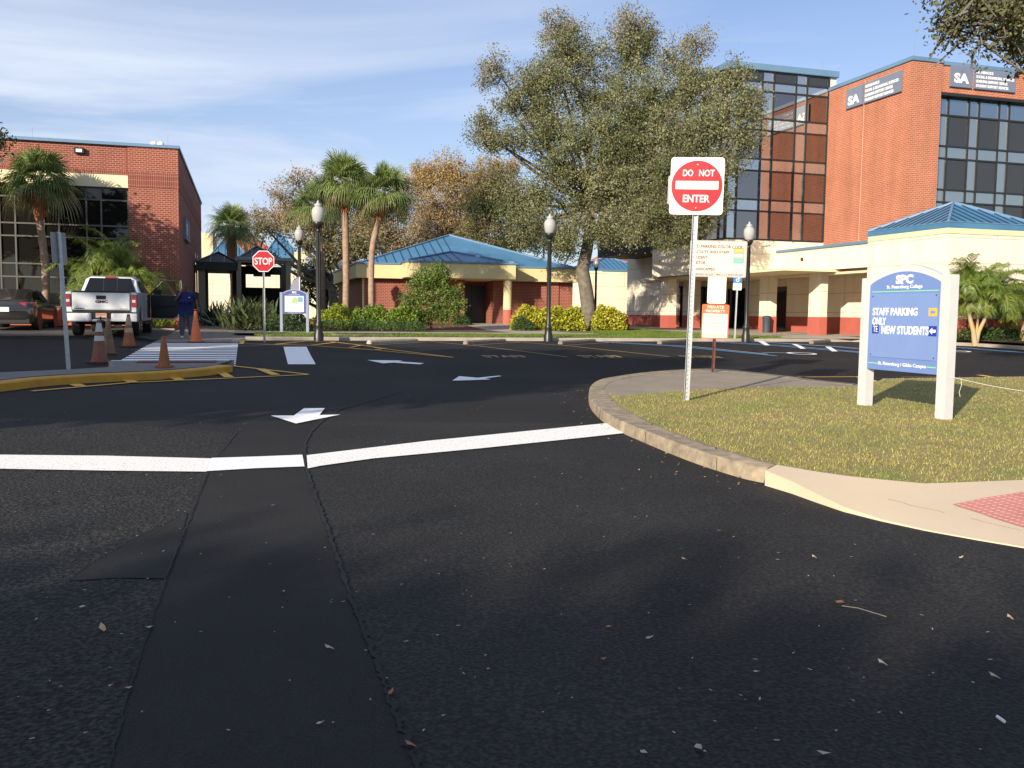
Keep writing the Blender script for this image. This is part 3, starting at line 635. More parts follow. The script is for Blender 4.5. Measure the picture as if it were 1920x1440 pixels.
# ------------------------------------------------------------------ buildings (grid coordinates r, a, z)
FL = 0.82
def part(name, m, par, boxes, smooth=None, bevel=None):
    if isinstance(m, (list, tuple)):
        mb = MB(MG)
        for b in boxes: mb.box(b[0], b[1], b[2] if len(b) > 2 else 0)
        return mb.build(name, m, par, smooth=smooth, bevel=bevel)
    for b in boxes: o = MB(MG).box(b[0], b[1]).build(name, m, par, smooth=smooth, bevel=bevel)
    return o
def glazing(par, face, c, cols, rows, spec, fw=0.055, fd=0.06, fm=None, mats=None, hidden=None):
    """panes (each its own part) and one window_frame grid; cols/rows are boundary lists; spec(i,j) picks the pane material"""
    fm = fm or M_frame
    fr = MB(MG)
    def P(h, dpt, z): return (h, c + dpt, z) if face == 'a' else (c + dpt, h, z)
    def bx(mb, h0, h1, z0, z1, d0, d1, m=0):
        if face == 'a': mb.box((h0, c + d0, z0), (h1, c + d1, z1), m)
        else: mb.box((c + d0, h0, z0), (c + d1, h1, z1), m)
    for h in cols: bx(fr, h - fw/2, h + fw/2, rows[0], rows[-1], -fd, .02)
    for z in rows:
        for i in range(len(cols) - 1): bx(fr, cols[i] + fw/2, cols[i+1] - fw/2, z - fw/2, z + fw/2, -fd * .9, .018)
    fr.build('window_frame', fm, par)
    for i in range(len(cols) - 1):
        for j in range(len(rows) - 1):
            if hidden and hidden(i, j): continue
            nm, m = spec(i, j); mb = MB(MG)
            e = [random.gauss(0, .0016) for _ in range(4)]
            h0, h1, z0, z1 = cols[i], cols[i+1], rows[j], rows[j+1]
            q = [P(h0, e[0], z0), P(h1, e[1], z0), P(h1, e[1] + e[3] - e[0] + e[0] * 0, z1), P(h0, e[3], z1)]
            if face == 'r': q = q[::-1]
            mb.add(q, [(0, 1, 2, 3)]); mb.build(nm, m, par)
# ---- college building: brick block, glass block, colonnade -----------------
SA = thing('college_building', 'orange brick and mirror glass college building with a cream colonnade and blue coping', 'building', G(27.3, 38.6, FL), TH)
RB, AB, AGL, RG, RC = 27.28, 32.81, 38.57, 21.86, 24.70
part('brick_wall', M_brickR, SA, [((RB, AB, 4.75), (28.82, 60, 12.45))])
part('brick_wall', M_brickR, SA, [((28.825, AB + .06, 11.28), (44, 60, 12.40)), ((28.83, AB + .45, 4.8), (44, 60, 11.27))])
part('control_joint', mat('joint_pale', (.55, .40, .30), .9), SA, [((RB - .004, 35.86, 4.75), (RB + .01, 35.885, 12.4))])
part('coping', M_coping, SA, [((RB - .06, AB - .06, 12.45), (28.86, 60.1, 12.63)), ((28.86, AB + .0, 12.40), (44, 60.1, 12.57))], bevel=.015)
part('coping', M_coping, SA, [((RG - .15, AGL - .15, 13.12), (27.75, 55.2, 13.42))], bevel=.015)
part('parapet_end', M_panel, SA, [((27.32, AGL + .02, 12.4), (27.70, 55, 13.115))])
part('roof', mat('flat_roof', (.3, .3, .29), .9), SA, [((RG + .1, AGL + .1, 12.9), (27.3, 55, 13.1)), ((28.9, AB + .2, 12.1), (43.9, 59.9, 12.38))])
# front glass of the right-hand block
cR = [28.86, 29.54, 30.65, 31.19, 32.29, 32.85, 33.96, 34.52, 35.62, 36.18, 37.3]
zR = [4.9, 5.30, 6.65, 7.19, 8.54, 9.07, 10.39, 11.20]
def specR(i, j):
    narrow = (i % 2 == 0); tall = j in (1, 3, 5)
    if j == 6: return ('window_pane', M_glassSky)
    if tall and not narrow: return ('window_pane', M_glassDk)
    if tall: return ('spandrel_panel', M_glassLt)
    return ('spandrel_panel', M_glassLt)
M_glassSky = mat('sky_glass', (0.30, 0.37, 0.42), 0.03, metal=0.9)
M_glassDk = mat('screened_glass', (0.055, 0.058, 0.058), 0.12, metal=0.45, spec=.8)
M_glassLt = mat('pale_spandrel', (0.36, 0.41, 0.42), 0.06, metal=0.8)
glazing(SA, 'a', AB + .38, cR, zR, specR, fw=.07)
part('window_head', M_frame, SA, [((28.83, AB + .07, 11.16), (44, AB + .44, 11.275))])
# glass block
cG = [RG + .02, 22.40, 23.62, 24.23, 25.45, 26.06, 27.25]
zG = [5.22, 6.56, 7.10, 8.46, 9.02, 10.36, 10.92, 12.18, 12.62, 13.1]
def specG(i, j):
    narrow = (i % 2 == 0); tall = j in (0, 2, 4, 6)
    if j == 8: return ('window_pane', M_glassDk) if not narrow else ('spandrel_panel', M_glassL)
    if tall and not narrow: return ('window_pane', M_glassD)
    return ('spandrel_panel', M_glassL)
glazing(SA, 'a', AGL, cG, zG, specG, fw=.075)
cGl = [AGL + .02, 39.2, 40.4, 41.0, 42.2, 42.8, 44.0, 44.6, 45.8, 46.4]
glazing(SA, 'r', RG, cGl, zG, lambda i, j: specG(i + 1, j) if j != 8 else ('window_pane', M_glassDk), fw=.075)
part('core_wall', M_dark, SA, [((RG + .12, AGL + .12, 5.2), (27.27, 55, 12.85))])
part('spandrel_band', M_panel, SA, [((RG - .03, AGL - .03, 3.64), (RB, 46.4, 5.18)), ((RB, AGL - .03, 3.9), (RB + .2, 46.4, 5.0))])
part('soffit', M_cream, SA, [((RG + .3, 34.0, 3.52), (27.2, 48.6, 3.62))])
# canopy over the colonnade
part('canopy', M_panel, SA, [((RC, 31.85, 3.63), (RB - .01, AGL - .035, 4.60))])
part('coping', M_coping, SA, [((RC - .07, 31.86, 4.605), (RB - .01, AGL - .04, 4.72))])
part('soffit_beam', M_cream, SA, [((RC + .12, 31.9, 3.42), (RC + .5, AGL + .2, 3.515))])
def pillar(r0, a0, r1, a1, top=3.63, par=None):
    part('pillar', [M_panel, M_wains], par or SA, [((r0, a0, FL + .73), (r1, a1, top)), ((r0 - .012, a0 - .012, FL - .2), (r1 + .012, a1 + .012, FL + .73), 1)])
pillar(RC, 34.94, RC + .36, 35.82); pillar(RC, 38.97, RC + .36, 39.95, 3.52); pillar(RC, 47.0, RC + .5, 48.2, 3.52); pillar(RG+.5, 45.4, RG + 1.0, 46.3, 3.52)
part('inner_wall', [M_panel, M_wains], SA, [((RB, AB, FL + .73), (44, 60, 4.74)), ((RB - .012, AB, FL - .2), (44, 60, FL + .73), 1)])
part('entrance_door', M_glassBk, SA, [((RB - .05, 41.5, FL), (RB - .02, 43.4, FL + 2.3)), ((RB - .05, 45.5, FL), (RB - .02, 47.5, FL + 2.3))])
part('entrance_door', M_glassBk, SA, [((RC + .1, 48.75, FL), (RB, 48.78, FL + 2.35))])
part('door_frame', M_frame, SA, [((RC + .6, 48.70, FL), (RC + .66, 48.745, FL + 2.4)), ((RC + 1.7, 48.70, FL), (RC + 1.76, 48.745, FL + 2.4)), ((RC, 48.70, FL + 2.35), (RB, 48.745, FL + 2.45))])
part('wall', [M_panel, M_wains], SA, [((RC, 48.8, FL + .73), (40, 56.3, 6.0)), ((RC - .012, 48.79, FL - .2), (40, 56.31, FL + .73), 1)])
part('stair_tower', M_panel, SA, [((RC - .02, 52.55, FL + .731), (30, 56.32, 9.6))])
part('wall_light', M_frame, SA, [((RC - .06, 36.35, 4.12), (RC, 36.5, 4.26))], bevel=.01)
# building signs
M_sgn = mat('sign_blue_grey', (0.15, 0.18, 0.25), 0.5); M_sgnE = mat('sign_edge', (0.05, 0.05, 0.07), 0.6)
M_let = mat('white_lettering', (0.80, 0.80, 0.80), 0.5)
def frameG(o, ex, ez=Vector((0, 0, 1))):
    ex = Vector(ex).normalized(); n = ex.cross(ez)
    M = Matrix((ex, ez, n)).transposed().to_4x4(); M.translation = Vector(o); return M
def bsign(M, x0, x1, y0, y1, body):
    mb = MB(); mb.box((x0, y0, 0), (x1, y1, .07), 0, M); mb.box((x0 + .001, y0 - .03, .0), (x1, y0, .065), 1, M)
    s = mb.build('sign_panel', [M_sgn, M_sgnE], SA)
    for (t, x, y, w, h, b) in body: text_mb(t, M, x, y, w, h, depth=.08, bold=b, align='L').build('lettering', M_let, s)
LN = ['MATHEMATICS', 'SOCIAL & BEHAVIORAL SCIENCES', 'LEARNING SUPPORT CENTER', 'STUDENT SUPPORT SERVICES']
ML = frameG(G(RB - .005, 37.10, 11.30), -GA)            # left face, reading towards the viewer
bsign(ML, 0, 1.18, 0, .89, [('SA', .15, .33, .82, .42, .045)])
bsign(ML, 1.30, 3.72, -.01, .89, [(LN[0], 1.36, .72, .95, .13, .02), (LN[1], 1.36, .52, 2.2, .13, .02), (LN[2], 1.36, .32, 1.85, .13, .02), (LN[3], 1.36, .12, 1.9, .13, .02)])
MR = frameG(G(29.27, AB + .055, 11.54), GR)
bsign(MR, 0, 1.14, 0, .89, [('SA', .18, .37, .78, .42, .045)])
bsign(MR, 1.26, 3.48, 0, .86, [(LN[0], 1.34, .70, .9, .12, .02), (LN[1], 1.34, .51, 2.05, .12, .02), (LN[2], 1.34, .32, 1.7, .12, .02), (LN[3], 1.34, .13, 1.75, .12, .02)])
mb = MB(MG)
for (r, a, z) in ((22.3, 38.7, 13.4), (27.5, 33.0, 12.7), (31.5, 33.0, 12.65), (27.2, 39, 13.4)): MB(MG).tube([(r, a, z), (r, a, z + .6)], .005, 4).build('lightning_rod', M_galv, SA)

# ---- pavilion with the blue pyramid roof ------------------------------------
def hip_roof(par, r0, r1, a0, a1, ze, za, ridge=None, seam=0.42, mroof=None, mseam=None, fascia=.22, ov=.18, flat_hip=True):
    """pyramid or hip roof with standing seams; ridge=(r,a,r,a)"""
    mroof = mroof or M_roof; mseam = mseam or M_roofS
    r0 -= ov; r1 += ov; a0 -= ov; a1 += ov
    if ridge is None: cr, ca = (r0 + r1)/2, (a0 + a1)/2; ridge = (cr, ca, cr, ca)
    A, B = (ridge[0], ridge[1], za), (ridge[2], ridge[3], za)
    c = [(r0, a0, ze), (r1, a0, ze), (r1, a1, ze), (r0, a1, ze)]
    mb = MB(MG)
    if A == B: mb.add(c + [A], [(0, 1, 4), (1, 2, 4), (2, 3, 4), (3, 0, 4)])
    elif abs(A[0] - B[0]) > abs(A[1] - B[1]): mb.add(c + [A, B], [(0, 1, 5, 4), (1, 2, 5), (2, 3, 4, 5), (3, 0, 4)])
    else: mb.add(c + [A, B], [(0, 1, 4), (1, 2, 5, 4), (2, 3, 5), (3, 0, 4, 5)])
    for i in range(4):
        p, q = c[i], c[(i+1) % 4]; mb.quad(p, q, (q[0], q[1], ze - fascia), (p[0], p[1], ze - fascia))
    mb.quad(*[(x, y, ze - fascia) for x, y, z in c][::-1])
    roof = mb.build('roof', mroof, par)
    sb = MB(MG)
    def seam_line(p, q, w=.028, h=.04):
        p, q = Vector(p), Vector(q); d = (q - p)
        if d.length < .15: return
        sb.tube([p + Vector((0,0,.012)), q + Vector((0,0,.012))], w, 4)
    up = [Vector(A), Vector(B)]
    for i in range(4):                                  # each slope: seams run up the fall line
        p, q = Vector(c[i]), Vector(c[(i+1) % 4]); L = (q - p).length; e = (q - p) / L
        inn = Vector((-e.y, e.x, 0))
        # ridge ends nearest each corner
        ra_ = [A, B]; dp = [((Vector(x) - p).dot(e), (Vector(x) - p).dot(inn)) for x in ra_]
        dp.sort(); (s0, t0), (s1, t1) = dp
        k = int(L / seam)
        for j in range(1, k + 1):
            s_ = j * L / (k + 1)
            if s_ < s0: t = t0 * s_ / max(s0, 1e-6)
            elif s_ > s1: t = t1 * (L - s_) / max(L - s1, 1e-6)
            else: t = t0 if s1 - s0 < 1e-6 else t0 + (t1 - t0) * (s_ - s0) / (s1 - s0)
            T = t1 if s_ > s1 else t0
            z = ze + (za - ze) * t / max(T, 1e-6)
            g = p + e * s_; h_ = g + inn * t; h_.z = z
            seam_line(g, h_)
    sb.build('seam', mseam, roof)
    hb = MB(MG)
    for i in range(4):
        p = Vector(c[i]); t_ = min(up, key=lambda x: (x - p).length); hb.tube([p + Vector((0,0,.02)), t_ + Vector((0,0,.03))], .055, 6)
    if A != B: hb.tube([Vector(A) + Vector((0,0,.03)), Vector(B) + Vector((0,0,.03))], .055, 6)
    for i in range(4): hb.tube([Vector(c[i]), Vector(c[(i+1) % 4])], .022, 5)
    hb.build('hip_cap', M_coping if mroof is M_roof else mseam, roof)
    return roof
PV = thing('pavilion', 'square cream pavilion with a blue pyramid roof behind the blue campus sign', 'pavilion', G(26.8, 29.6, FL), TH)
part('wall', [M_panel, M_wains], PV, [((24.70, 27.44, FL + .73), (29.0, 31.84, 4.66)), ((24.69, 27.43, .3), (29.01, 31.84, FL + .73), 1)])
part('parapet', M_cream, PV, [((24.67, 27.41, 4.66), (29.03, 31.845, 4.86))])
hip_roof(PV, 24.70, 29.0, 27.44, 31.8, 5.08, 6.08, fascia=.215, ov=.04, seam=.40)

# ---- low brick building with the yellow fascia ------------------------------
BB = thing('brick_building', 'low red brick building with a pale yellow fascia and blue metal hip roof', 'building', G(11.6, 47.5, .95), TH)
BF = 47.5; R0, R1 = 5.55, 17.9; ZF0, ZF1 = 3.31, 4.03; D0 = float(ona(863, 570, 49) @ GR); D1 = float(ona(915, 570, 49) @ GR)
part('brick_wall', M_brickL, BB, [((R0 + .32, BF + .45, .5), (D0, 60, ZF0 + .1)), ((D1, BF + .45, .5), (R1 - .2, 60, ZF0 + .1)), ((D0, BF + 2.2, .5), (D1, 60, ZF0 + .1))])
part('brick_pier', M_brickL, BB, [((R0 + .32, BF + .38, .5), (R0 + .92, BF + .445, ZF0 + .1)), ((16.4, BF + .38, .5), (16.85, BF + .445, ZF0))])
part('brick_course', M_brickS, BB, [((R0 + .33, BF + .43, ZF0 - .23), (7.9, BF + .449, ZF0 - .0)), ((13.9, BF + .43, ZF0 - .23), (R1 - .2, BF + .449, ZF0))])
part('fascia', M_yell, BB, [((R0, BF, ZF0), (8.0, 60, ZF1)), ((13.85, BF + .003, ZF0), (R1, 60, ZF1)), ((8.0, 48, ZF0), (13.85, 60, ZF1))])
part('canopy_fascia', M_yell, BB, [((7.94, 46.07, 3.34), (13.80, 48.2, 4.11))], bevel=.02)
part('downpipe', M_yell, BB, [((R0 + .36, BF + .3, .7), (R0 + .46, BF + .375, ZF0))])
part('roof_gutter', M_coping, BB, [((7.88, 46.0, 4.115), (13.86, 48.2, 4.20)), ((R0 - .05, BF - .05, 4.035), (7.87, BF + .3, 4.12)), ((13.87, BF - .05, 4.035), (R1 + .05, BF + .3, 4.12)), ((R0 - .05, BF + .31, 4.035), (R0 + .2, 60, 4.12))])
hip_roof(BB, R0 + .3, R1 - .1, BF + .35, 61, 4.08, 6.07, ridge=(11.56, 52.4, 11.56, 56), seam=.5, fascia=.05, ov=.1)
hip_roof(BB, 8.07, 13.7, 46.2, 52, 4.20, 4.87, ridge=(10.93, 49, 10.93, 50.8), seam=.5, fascia=.05, ov=.05)
mb = MB(MG); cz = .94; mb.lathe([(.23, .80), (.23, 2.45)], (13.45, 46.42, cz), 24); mb.lathe([(.25, -.2), (.25, .76), (.23, .80)], (13.45, 46.42, cz), 24, 1)
mb.build('column', [M_yell, M_wains], BB, smooth=40)
part('door', M_black, BB, [((D0 + .05, BF + 2.1, .94), ((D0 + D1) / 2 - .01, BF + 2.19, 3.1)), (((D0 + D1) / 2 + .01, BF + 2.1, .94), (D1 - .05, BF + 2.19, 3.1))])
part('door_handle', M_galv, BB, [(((D0 + D1) / 2 - .16, BF + 2.03, 1.92), ((D0 + D1) / 2 - .05, BF + 2.095, 1.97))])
part('roof_vent', M_white, BB, [((5.1, 52, 4.0), (5.45, 52.4, 4.4))], bevel=.1)

# ---- cream block and blue pyramid further back, left of the college building -
CW = thing('cream_building', 'plain cream wall block with small blue pyramid roof just right of the oak trunk', 'building', G(24, 63, .86), TH)
xl = float(ona(1096, 508, 62) @ GR); xr = float(ona(1190, 508, 62) @ GR); zt = float(ona(1150, 509, 62)[2])
part('wall', M_panel, CW, [((xl, 62, .5), (xr + 8, 80, zt))])
part('coping', M_coping, CW, [((float(ona(1128, 508, 62) @ GR), 61.93, zt + .005), (xr + 8, 62.3, zt + .09))])
rr = float(ona(1140, 500, 70) @ GR)
hip_roof(CW, rr - 2.9, rr + 2.9, 67.5, 73.3, float(ona(1140, 505, 67)[2]) + .05, float(ona(1138, 481, 70)[2]), fascia=.3, ov=.0)
part('roof_drum', M_cream, CW, [((rr - 2.8, 67.6, zt - .3), (rr + 2.8, 73.2, float(ona(1140, 505, 67)[2]) - .2))])

# ---- left brick building -----------------------------------------------------
LB = thing('brick_building', 'two storey dark red brick building with a tall black glass front, left of the crosswalk', 'building', G(-2.55, 39.55, FL), TH)
RS, AF, ZT, AE = -2.55, 39.55, 8.04, 59.6
part('brick_wall', M_brickL, LB, [((-4.444, AF, 1.55), (RS, AE, 6.437)), ((-4.445, AF - .012, 7.043), (RS + .01, AE, ZT)), ((-30, AF + .05, 7.043), (-4.446, AE, ZT))])
part('brick_course', M_brickS, LB, [((-4.446, AF - .02, 6.437), (RS + .015, AE, 6.663)), ((-4.446, AF - .014, 6.663), (RS + .012, AE, 6.853)), ((-4.446, AF - .02, 6.853), (RS + .015, AE, 7.043)), ((-30, AF + .04, 6.88), (-4.447, AE, 7.043))])
part('control_joint', mat('joint_rust', (.20, .05, .035), .9), LB, [((-4.50, AF + .035, 7.05), (-4.45, AF + .051, ZT))])
part('fascia', mat('pale_cream_fascia', (.72, .64, .42), .85, var=.04), LB, [((-30, AF + .02, 6.392), (-4.45, AF + .3, 6.876))])
part('base_wall', mat('coral_base', (.52, .12, .075), .85, var=.07, vscale=2), LB, [((-4.435, AF - .03, .3), (RS + .03, AE, 1.545)), ((-30, AF + .1, .3), (-4.44, AE, 1.545))])
part('coping', M_coping, LB, [((-30, AF - .09, ZT), (RS + .07, AE + .1, ZT + .12))])
part('roof', mat('flat_roof', (.3, .3, .29), .9), LB, [((-29.9, AF + .3, ZT - .3), (RS - .2, AE - .1, ZT - .01))])
cL = [-4.48]; k = 0
while cL[-1] > -16: cL.append(cL[-1] - (1.01 if k % 2 == 0 else .545)); k += 1
cL = cL[::-1]; nL = len(cL) - 1
zL = [1.60, 2.77, 3.29, 4.365, 4.863, 5.894, 6.37]
glazing(LB, 'a', AF + .28, cL, zL, lambda i, j: ('window_pane', M_glassLB) if j in (0, 2, 4) else ('spandrel_panel', M_glassLB), fw=.06, fm=M_frameL)
part('glass_backing', M_dark, LB, [((-30, AF + .5, 1.55), (-4.46, AF + .6, 6.5)), ((-30, AF + .3, 1.55), (cL[0], AF + .32, 6.38))])
part('side_window', M_glassBk, LB, [((RS - .02, 51.7, 2.5), (RS + .012, 52.2, 4.6)), ((RS - .02, 53.9, 2.5), (RS + .012, 54.4, 4.6))])
s = MB(MG).box((RS, 42.2, 4.63), (RS + .12, 45.2, 5.53)).build('sign_panel', M_sgn, LB)
Msd = Matrix((Vector(GA), Vector((0,0,1)), Vector(GR))).transposed().to_4x4(); Msd.translation = G(RS + .12, 42.3, 4.72)
text_mb('TE', Msd, .1, .36, .8, .45, depth=.02, bold=.03, align='L').build('lettering', M_let, s)
part('flood_light', M_black, LB, [((-6.38, AF - .11, 7.64), (-6.02, AF + .05, 7.86))]); part('flood_lens', M_white, LB, [((-6.31, AF - .122, 7.68), (-6.09, AF - .111, 7.80))])
mb = MB(MG); c_ = (-3.39, 40.4)
for s_ in (-.13, .13): mb.lathe([(.05, .0), (.12, .05), (.155, .15), (.12, .25), (.05, .29)], (c_[0] + s_, c_[1], ZT + .10), 12)
mb.tube([(c_[0], c_[1], ZT - .1), (c_[0], c_[1], ZT + .28)], .05, 8); mb.build('roof_siren', M_white, LB, smooth=50)
for r_ in (-7.9, -2.94, -11.8): MB(MG).tube([(r_, 39.8, ZT + .1), (r_, 39.8, ZT + .56)], .006, 5).build('lightning_rod', M_galv, LB)
# ---- dark walkway canopies ----------------------------------------------------
M_cloth = mat('black_green_canopy', (.022, .026, .028), .7); M_grey = mat('taupe_stucco', (.25, .22, .17), .9, var=.06)
def rz(px, py, a): P = ona(px, py, a); return float(P @ GR), float(P[2])
W1 = thing('walkway_canopy', 'black hipped walkway canopy touching the left brick building', 'canopy', G(-.8, 52, .86), TH)
ra0, ze = rz(368, 505, 50); ra1, _ = rz(446, 505, 50); _, zap = rz(412, 474, 52.5)
_, zt1 = rz(412, 492, 50)
hip_roof(W1, ra0, ra1, 50, 55, zt1, zap, mroof=M_cloth, mseam=M_black, fascia=zt1 - ze, ov=.0, seam=.8)
part('post', M_grey, W1, [((ra0 + .1, 50.2, .5), (ra0 + .42, 50.5, ze)), ((ra1 - .35, 54.5, .5), (ra1 - .1, 54.8, ze)), ((ra0 + .1, 54.4, .5), (ra0 + .42, 54.7, ze))])
W2 = thing('walkway_pavilion', 'grey walkway pavilion with a black gabled roof behind the stop sign', 'pavilion', G(2.6, 52, .86), TH)
p0, zt2 = rz(443, 487, 50); p1, _ = rz(545, 487, 50); _, zo = rz(500, 493, 50); _, zap2 = rz(493, 461, 53); i0, _ = rz(452, 500, 50); i1, _ = rz(536, 500, 50)
part('wall', M_grey, W2, [((p0, 50, .5), (i0, 50.5, zt2)), ((i1, 50, .5), (p1, 50.5, zt2)), ((i0, 50.003, zo), (i1, 50.5, zt2 - .003))])
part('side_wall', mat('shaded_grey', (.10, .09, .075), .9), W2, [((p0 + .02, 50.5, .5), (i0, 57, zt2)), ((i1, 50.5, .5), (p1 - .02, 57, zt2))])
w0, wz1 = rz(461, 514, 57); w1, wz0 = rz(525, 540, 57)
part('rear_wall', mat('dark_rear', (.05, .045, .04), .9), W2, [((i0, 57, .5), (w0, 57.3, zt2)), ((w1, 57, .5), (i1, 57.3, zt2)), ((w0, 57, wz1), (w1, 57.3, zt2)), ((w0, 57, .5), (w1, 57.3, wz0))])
part('gutter', mat('pale_gutter', (.22, .27, .29), .5), W2, [((p0 - .05, 49.92, zt2 + .003), (p1 + .05, 50.25, zt2 + .17))])
hip_roof(W2, p0 + .25, p1 - .8, 50.1, 57.2, zt2 + .12, zap2, mroof=M_cloth, mseam=M_black, fascia=.05, ov=.1, seam=.8)
c0, cz_ = rz(475, 518, 53); c1, _ = rz(508, 518, 53)
part('ceiling_fixture', M_black, W2, [((c0, 53, cz_), (c1, 53.4, cz_ + .12))])
# ---- sunlit cream buildings far behind -----------------------------------------
CB = thing('cream_building', 'distant sunlit cream building with blue roofs seen past the walkway canopies', 'building', G(0, 78, .86), TH)
q0, qz = rz(380, 508, 76); q1, _ = rz(640, 508, 76)
part('wall', M_panel, CB, [((q0 - 4, 76, .4), (q1, 90, qz))])
u0, _ = rz(386, 500, 84); u1, uz = rz(399, 437, 84); part('tower', M_cream, CB, [((u0 - 3, 84, qz), (u1, 96, uz))])
v0, vz0 = rz(400, 478, 82); v1, vz1 = rz(446, 440, 86)
hip_roof(CB, v0, v1 + .5, 82, 90, vz0, vz1, fascia=.3, seam=.7, ov=.2)
v2, vz2 = rz(522, 480, 82); v3, vz3 = rz(553, 437, 86)
hip_roof(CB, v2 - 1, v3, 82, 90, vz2, vz3, fascia=.3, seam=.7, ov=.2)
t0, tz = rz(553, 472, 80); t1, _ = rz(562, 472, 80); part('chimney', M_cream, CB, [((t0, 80, qz - 1), (t1 + .5, 81, tz))])
t0, tz = rz(440, 468, 100); t1, _ = rz(482, 468, 100)
mb = MB(MG)
RR = thing('house', 'far terracotta roofed house between the two dark walkway roofs', 'house', G((t0 + t1) / 2, 100, .86), TH)
part('wall', M_cream, RR, [((t0 - 2, 100, .4), (t1 + 2, 108, tz - .4))])
hip_roof(RR, t0 - 2, t1 + 2, 100, 108, tz - .2, tz + 1.6, mroof=mat('terracotta', (.50, .13, .07), .8, var=.1), mseam=mat('terracotta_dark', (.3, .09, .05), .8), seam=.5, ridge=(t0 + .5, 104, t1 - .5, 104), fascia=.2)
t0, tz = rz(1150, 482, 120); t1, _ = rz(1180, 482, 120)
R2 = thing('house', 'far house with an orange brick roof showing above the small blue pyramid roof', 'house', G(t0, 120, .86), TH)
part('wall', M_brickL, R2, [((t0, 120, .4), (t1 + 6, 128, tz))])
hip_roof(R2, t0, t1 + 6, 120, 128, tz, tz + 1.6, mroof=MATS['terracotta'], mseam=MATS['terracotta_dark'], seam=.8, ridge=(t0 + 2, 124, t1 + 3, 124), fascia=.2)
# ------------------------------------------------------------------ vegetation
def leafm(name, c1, c2, island=.45, tr=.22, rough=.55):
    return mat(name, c1, rough, col2=c2, vscale=.55, island=island, transl=tr, spec=.35, detail=3)
M_oak = leafm('oak_leaves', (.125, .14, .055), (.235, .235, .12), island=.55, tr=.2)
M_oakD = leafm('dark_oak_leaves', (.035, .05, .018), (.07, .085, .03))
M_brown = leafm('brown_leaves', (.25, .185, .10), (.34, .25, .12), island=.4)
M_brownP = leafm('bare_twig_leaves', (.25, .20, .13), (.33, .265, .17), island=.3)
M_gold = leafm('gold_leaves', (.32, .225, .09), (.42, .30, .12), island=.3)
M_olive = leafm('olive_leaves', (.13, .125, .05), (.20, .17, .075))
M_croton = leafm('croton_leaves', (.30, .33, .025), (.44, .40, .04), island=.5)
M_hedge = leafm('hedge_leaves', (.09, .16, .02), (.19, .27, .03), island=.5)
M_hedgeY = leafm('yellow_hedge_leaves', (.20, .28, .02), (.30, .34, .03), island=.5)
M_shrub = leafm('shrub_leaves', (.085, .14, .03), (.16, .22, .045), island=.5)
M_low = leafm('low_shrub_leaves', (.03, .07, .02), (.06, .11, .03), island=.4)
M_bark = mat('oak_bark', (.085, .07, .055), .95, col2=(.20, .175, .14), vscale=4, bump=1.0, bscale=14)
M_barkD = mat('dark_bark', (.075, .06, .045), .95, var=.3, vscale=5, bump=1.0, bscale=14)
M_twig = mat('pale_twig', (.28, .24, .19), .9, var=.2, vscale=5)
M_palmT = mat('palm_trunk', (.23, .15, .10), .95, col2=(.38, .27, .19), vscale=6, bump=1.0, bscale=25)
M_palmB = mat('palm_boots', (.40, .17, .07), .95, col2=(.20, .085, .04), vscale=9, bump=1.0, bscale=25)
M_palmL = mat('palm_fronds', (.10, .15, .04), .5, col2=(.20, .25, .075), vscale=1.6, island=.4, transl=.2)
M_palmP = mat('palm_fronds_old', (.22, .20, .10), .6, col2=(.28, .24, .11), vscale=1.6, island=.3, transl=.2)
M_areca = mat('areca_fronds', (.10, .17, .025), .45, col2=(.20, .27, .04), vscale=1.2, island=.35, transl=.25)
M_arecaY = mat('areca_old_fronds', (.30, .28, .03), .5, col2=(.40, .33, .05), vscale=1.2, island=.3, transl=.25)
M_arecaS = mat('areca_stem', (.46, .30, .09), .7, col2=(.34, .29, .22), vscale=2.2)
def leaves(centers, size, aspect=.5, droop=0.0, rng=RNG):
    """diamond leaves at the given points"""
    n = len(centers); d = rng.normal(size=(n, 3)); d[:, 2] -= droop; d /= np.linalg.norm(d, axis=1)[:, None]
    u = rng.normal(size=(n, 3)); u -= d * np.sum(u * d, axis=1)[:, None]; u /= np.linalg.norm(u, axis=1)[:, None]
    s = size * rng.uniform(.6, 1.35, size=(n, 1)); L = d * s; W = u * s * aspect * .5
    V_ = np.empty((n, 4, 3)); V_[:, 0] = centers - L * .5; V_[:, 1] = centers + W; V_[:, 2] = centers + L * .5; V_[:, 3] = centers - W
    return V_.reshape(-1, 3), np.arange(n * 4).reshape(-1, 4)
def lobe_points(c, rad, ncl, per, csize, rng=RNG, shell=.55, flat=1.0):
    """leaf positions: tufts spread in an ellipsoid, crowded towards its skin"""
    d = rng.normal(size=(ncl, 3)); d /= np.linalg.norm(d, axis=1)[:, None]
    rr = rng.uniform(0, 1, size=(ncl, 1)) ** shell
    rr *= 1 + rng.normal(size=(ncl, 1)) * .10
    cc = c + d * rr * rad
    pts = []
    for i in range(ncl):
        k = int(per * rng.uniform(.35, 1.5)); a = rng.normal(size=3); a /= np.linalg.norm(a)
        p = rng.normal(size=(k, 3)) * csize * .45 + np.outer(rng.normal(size=k) * csize * .6, a)
        p[:, 2] *= flat; pts.append(cc[i] + p)
    return np.concatenate(pts), cc
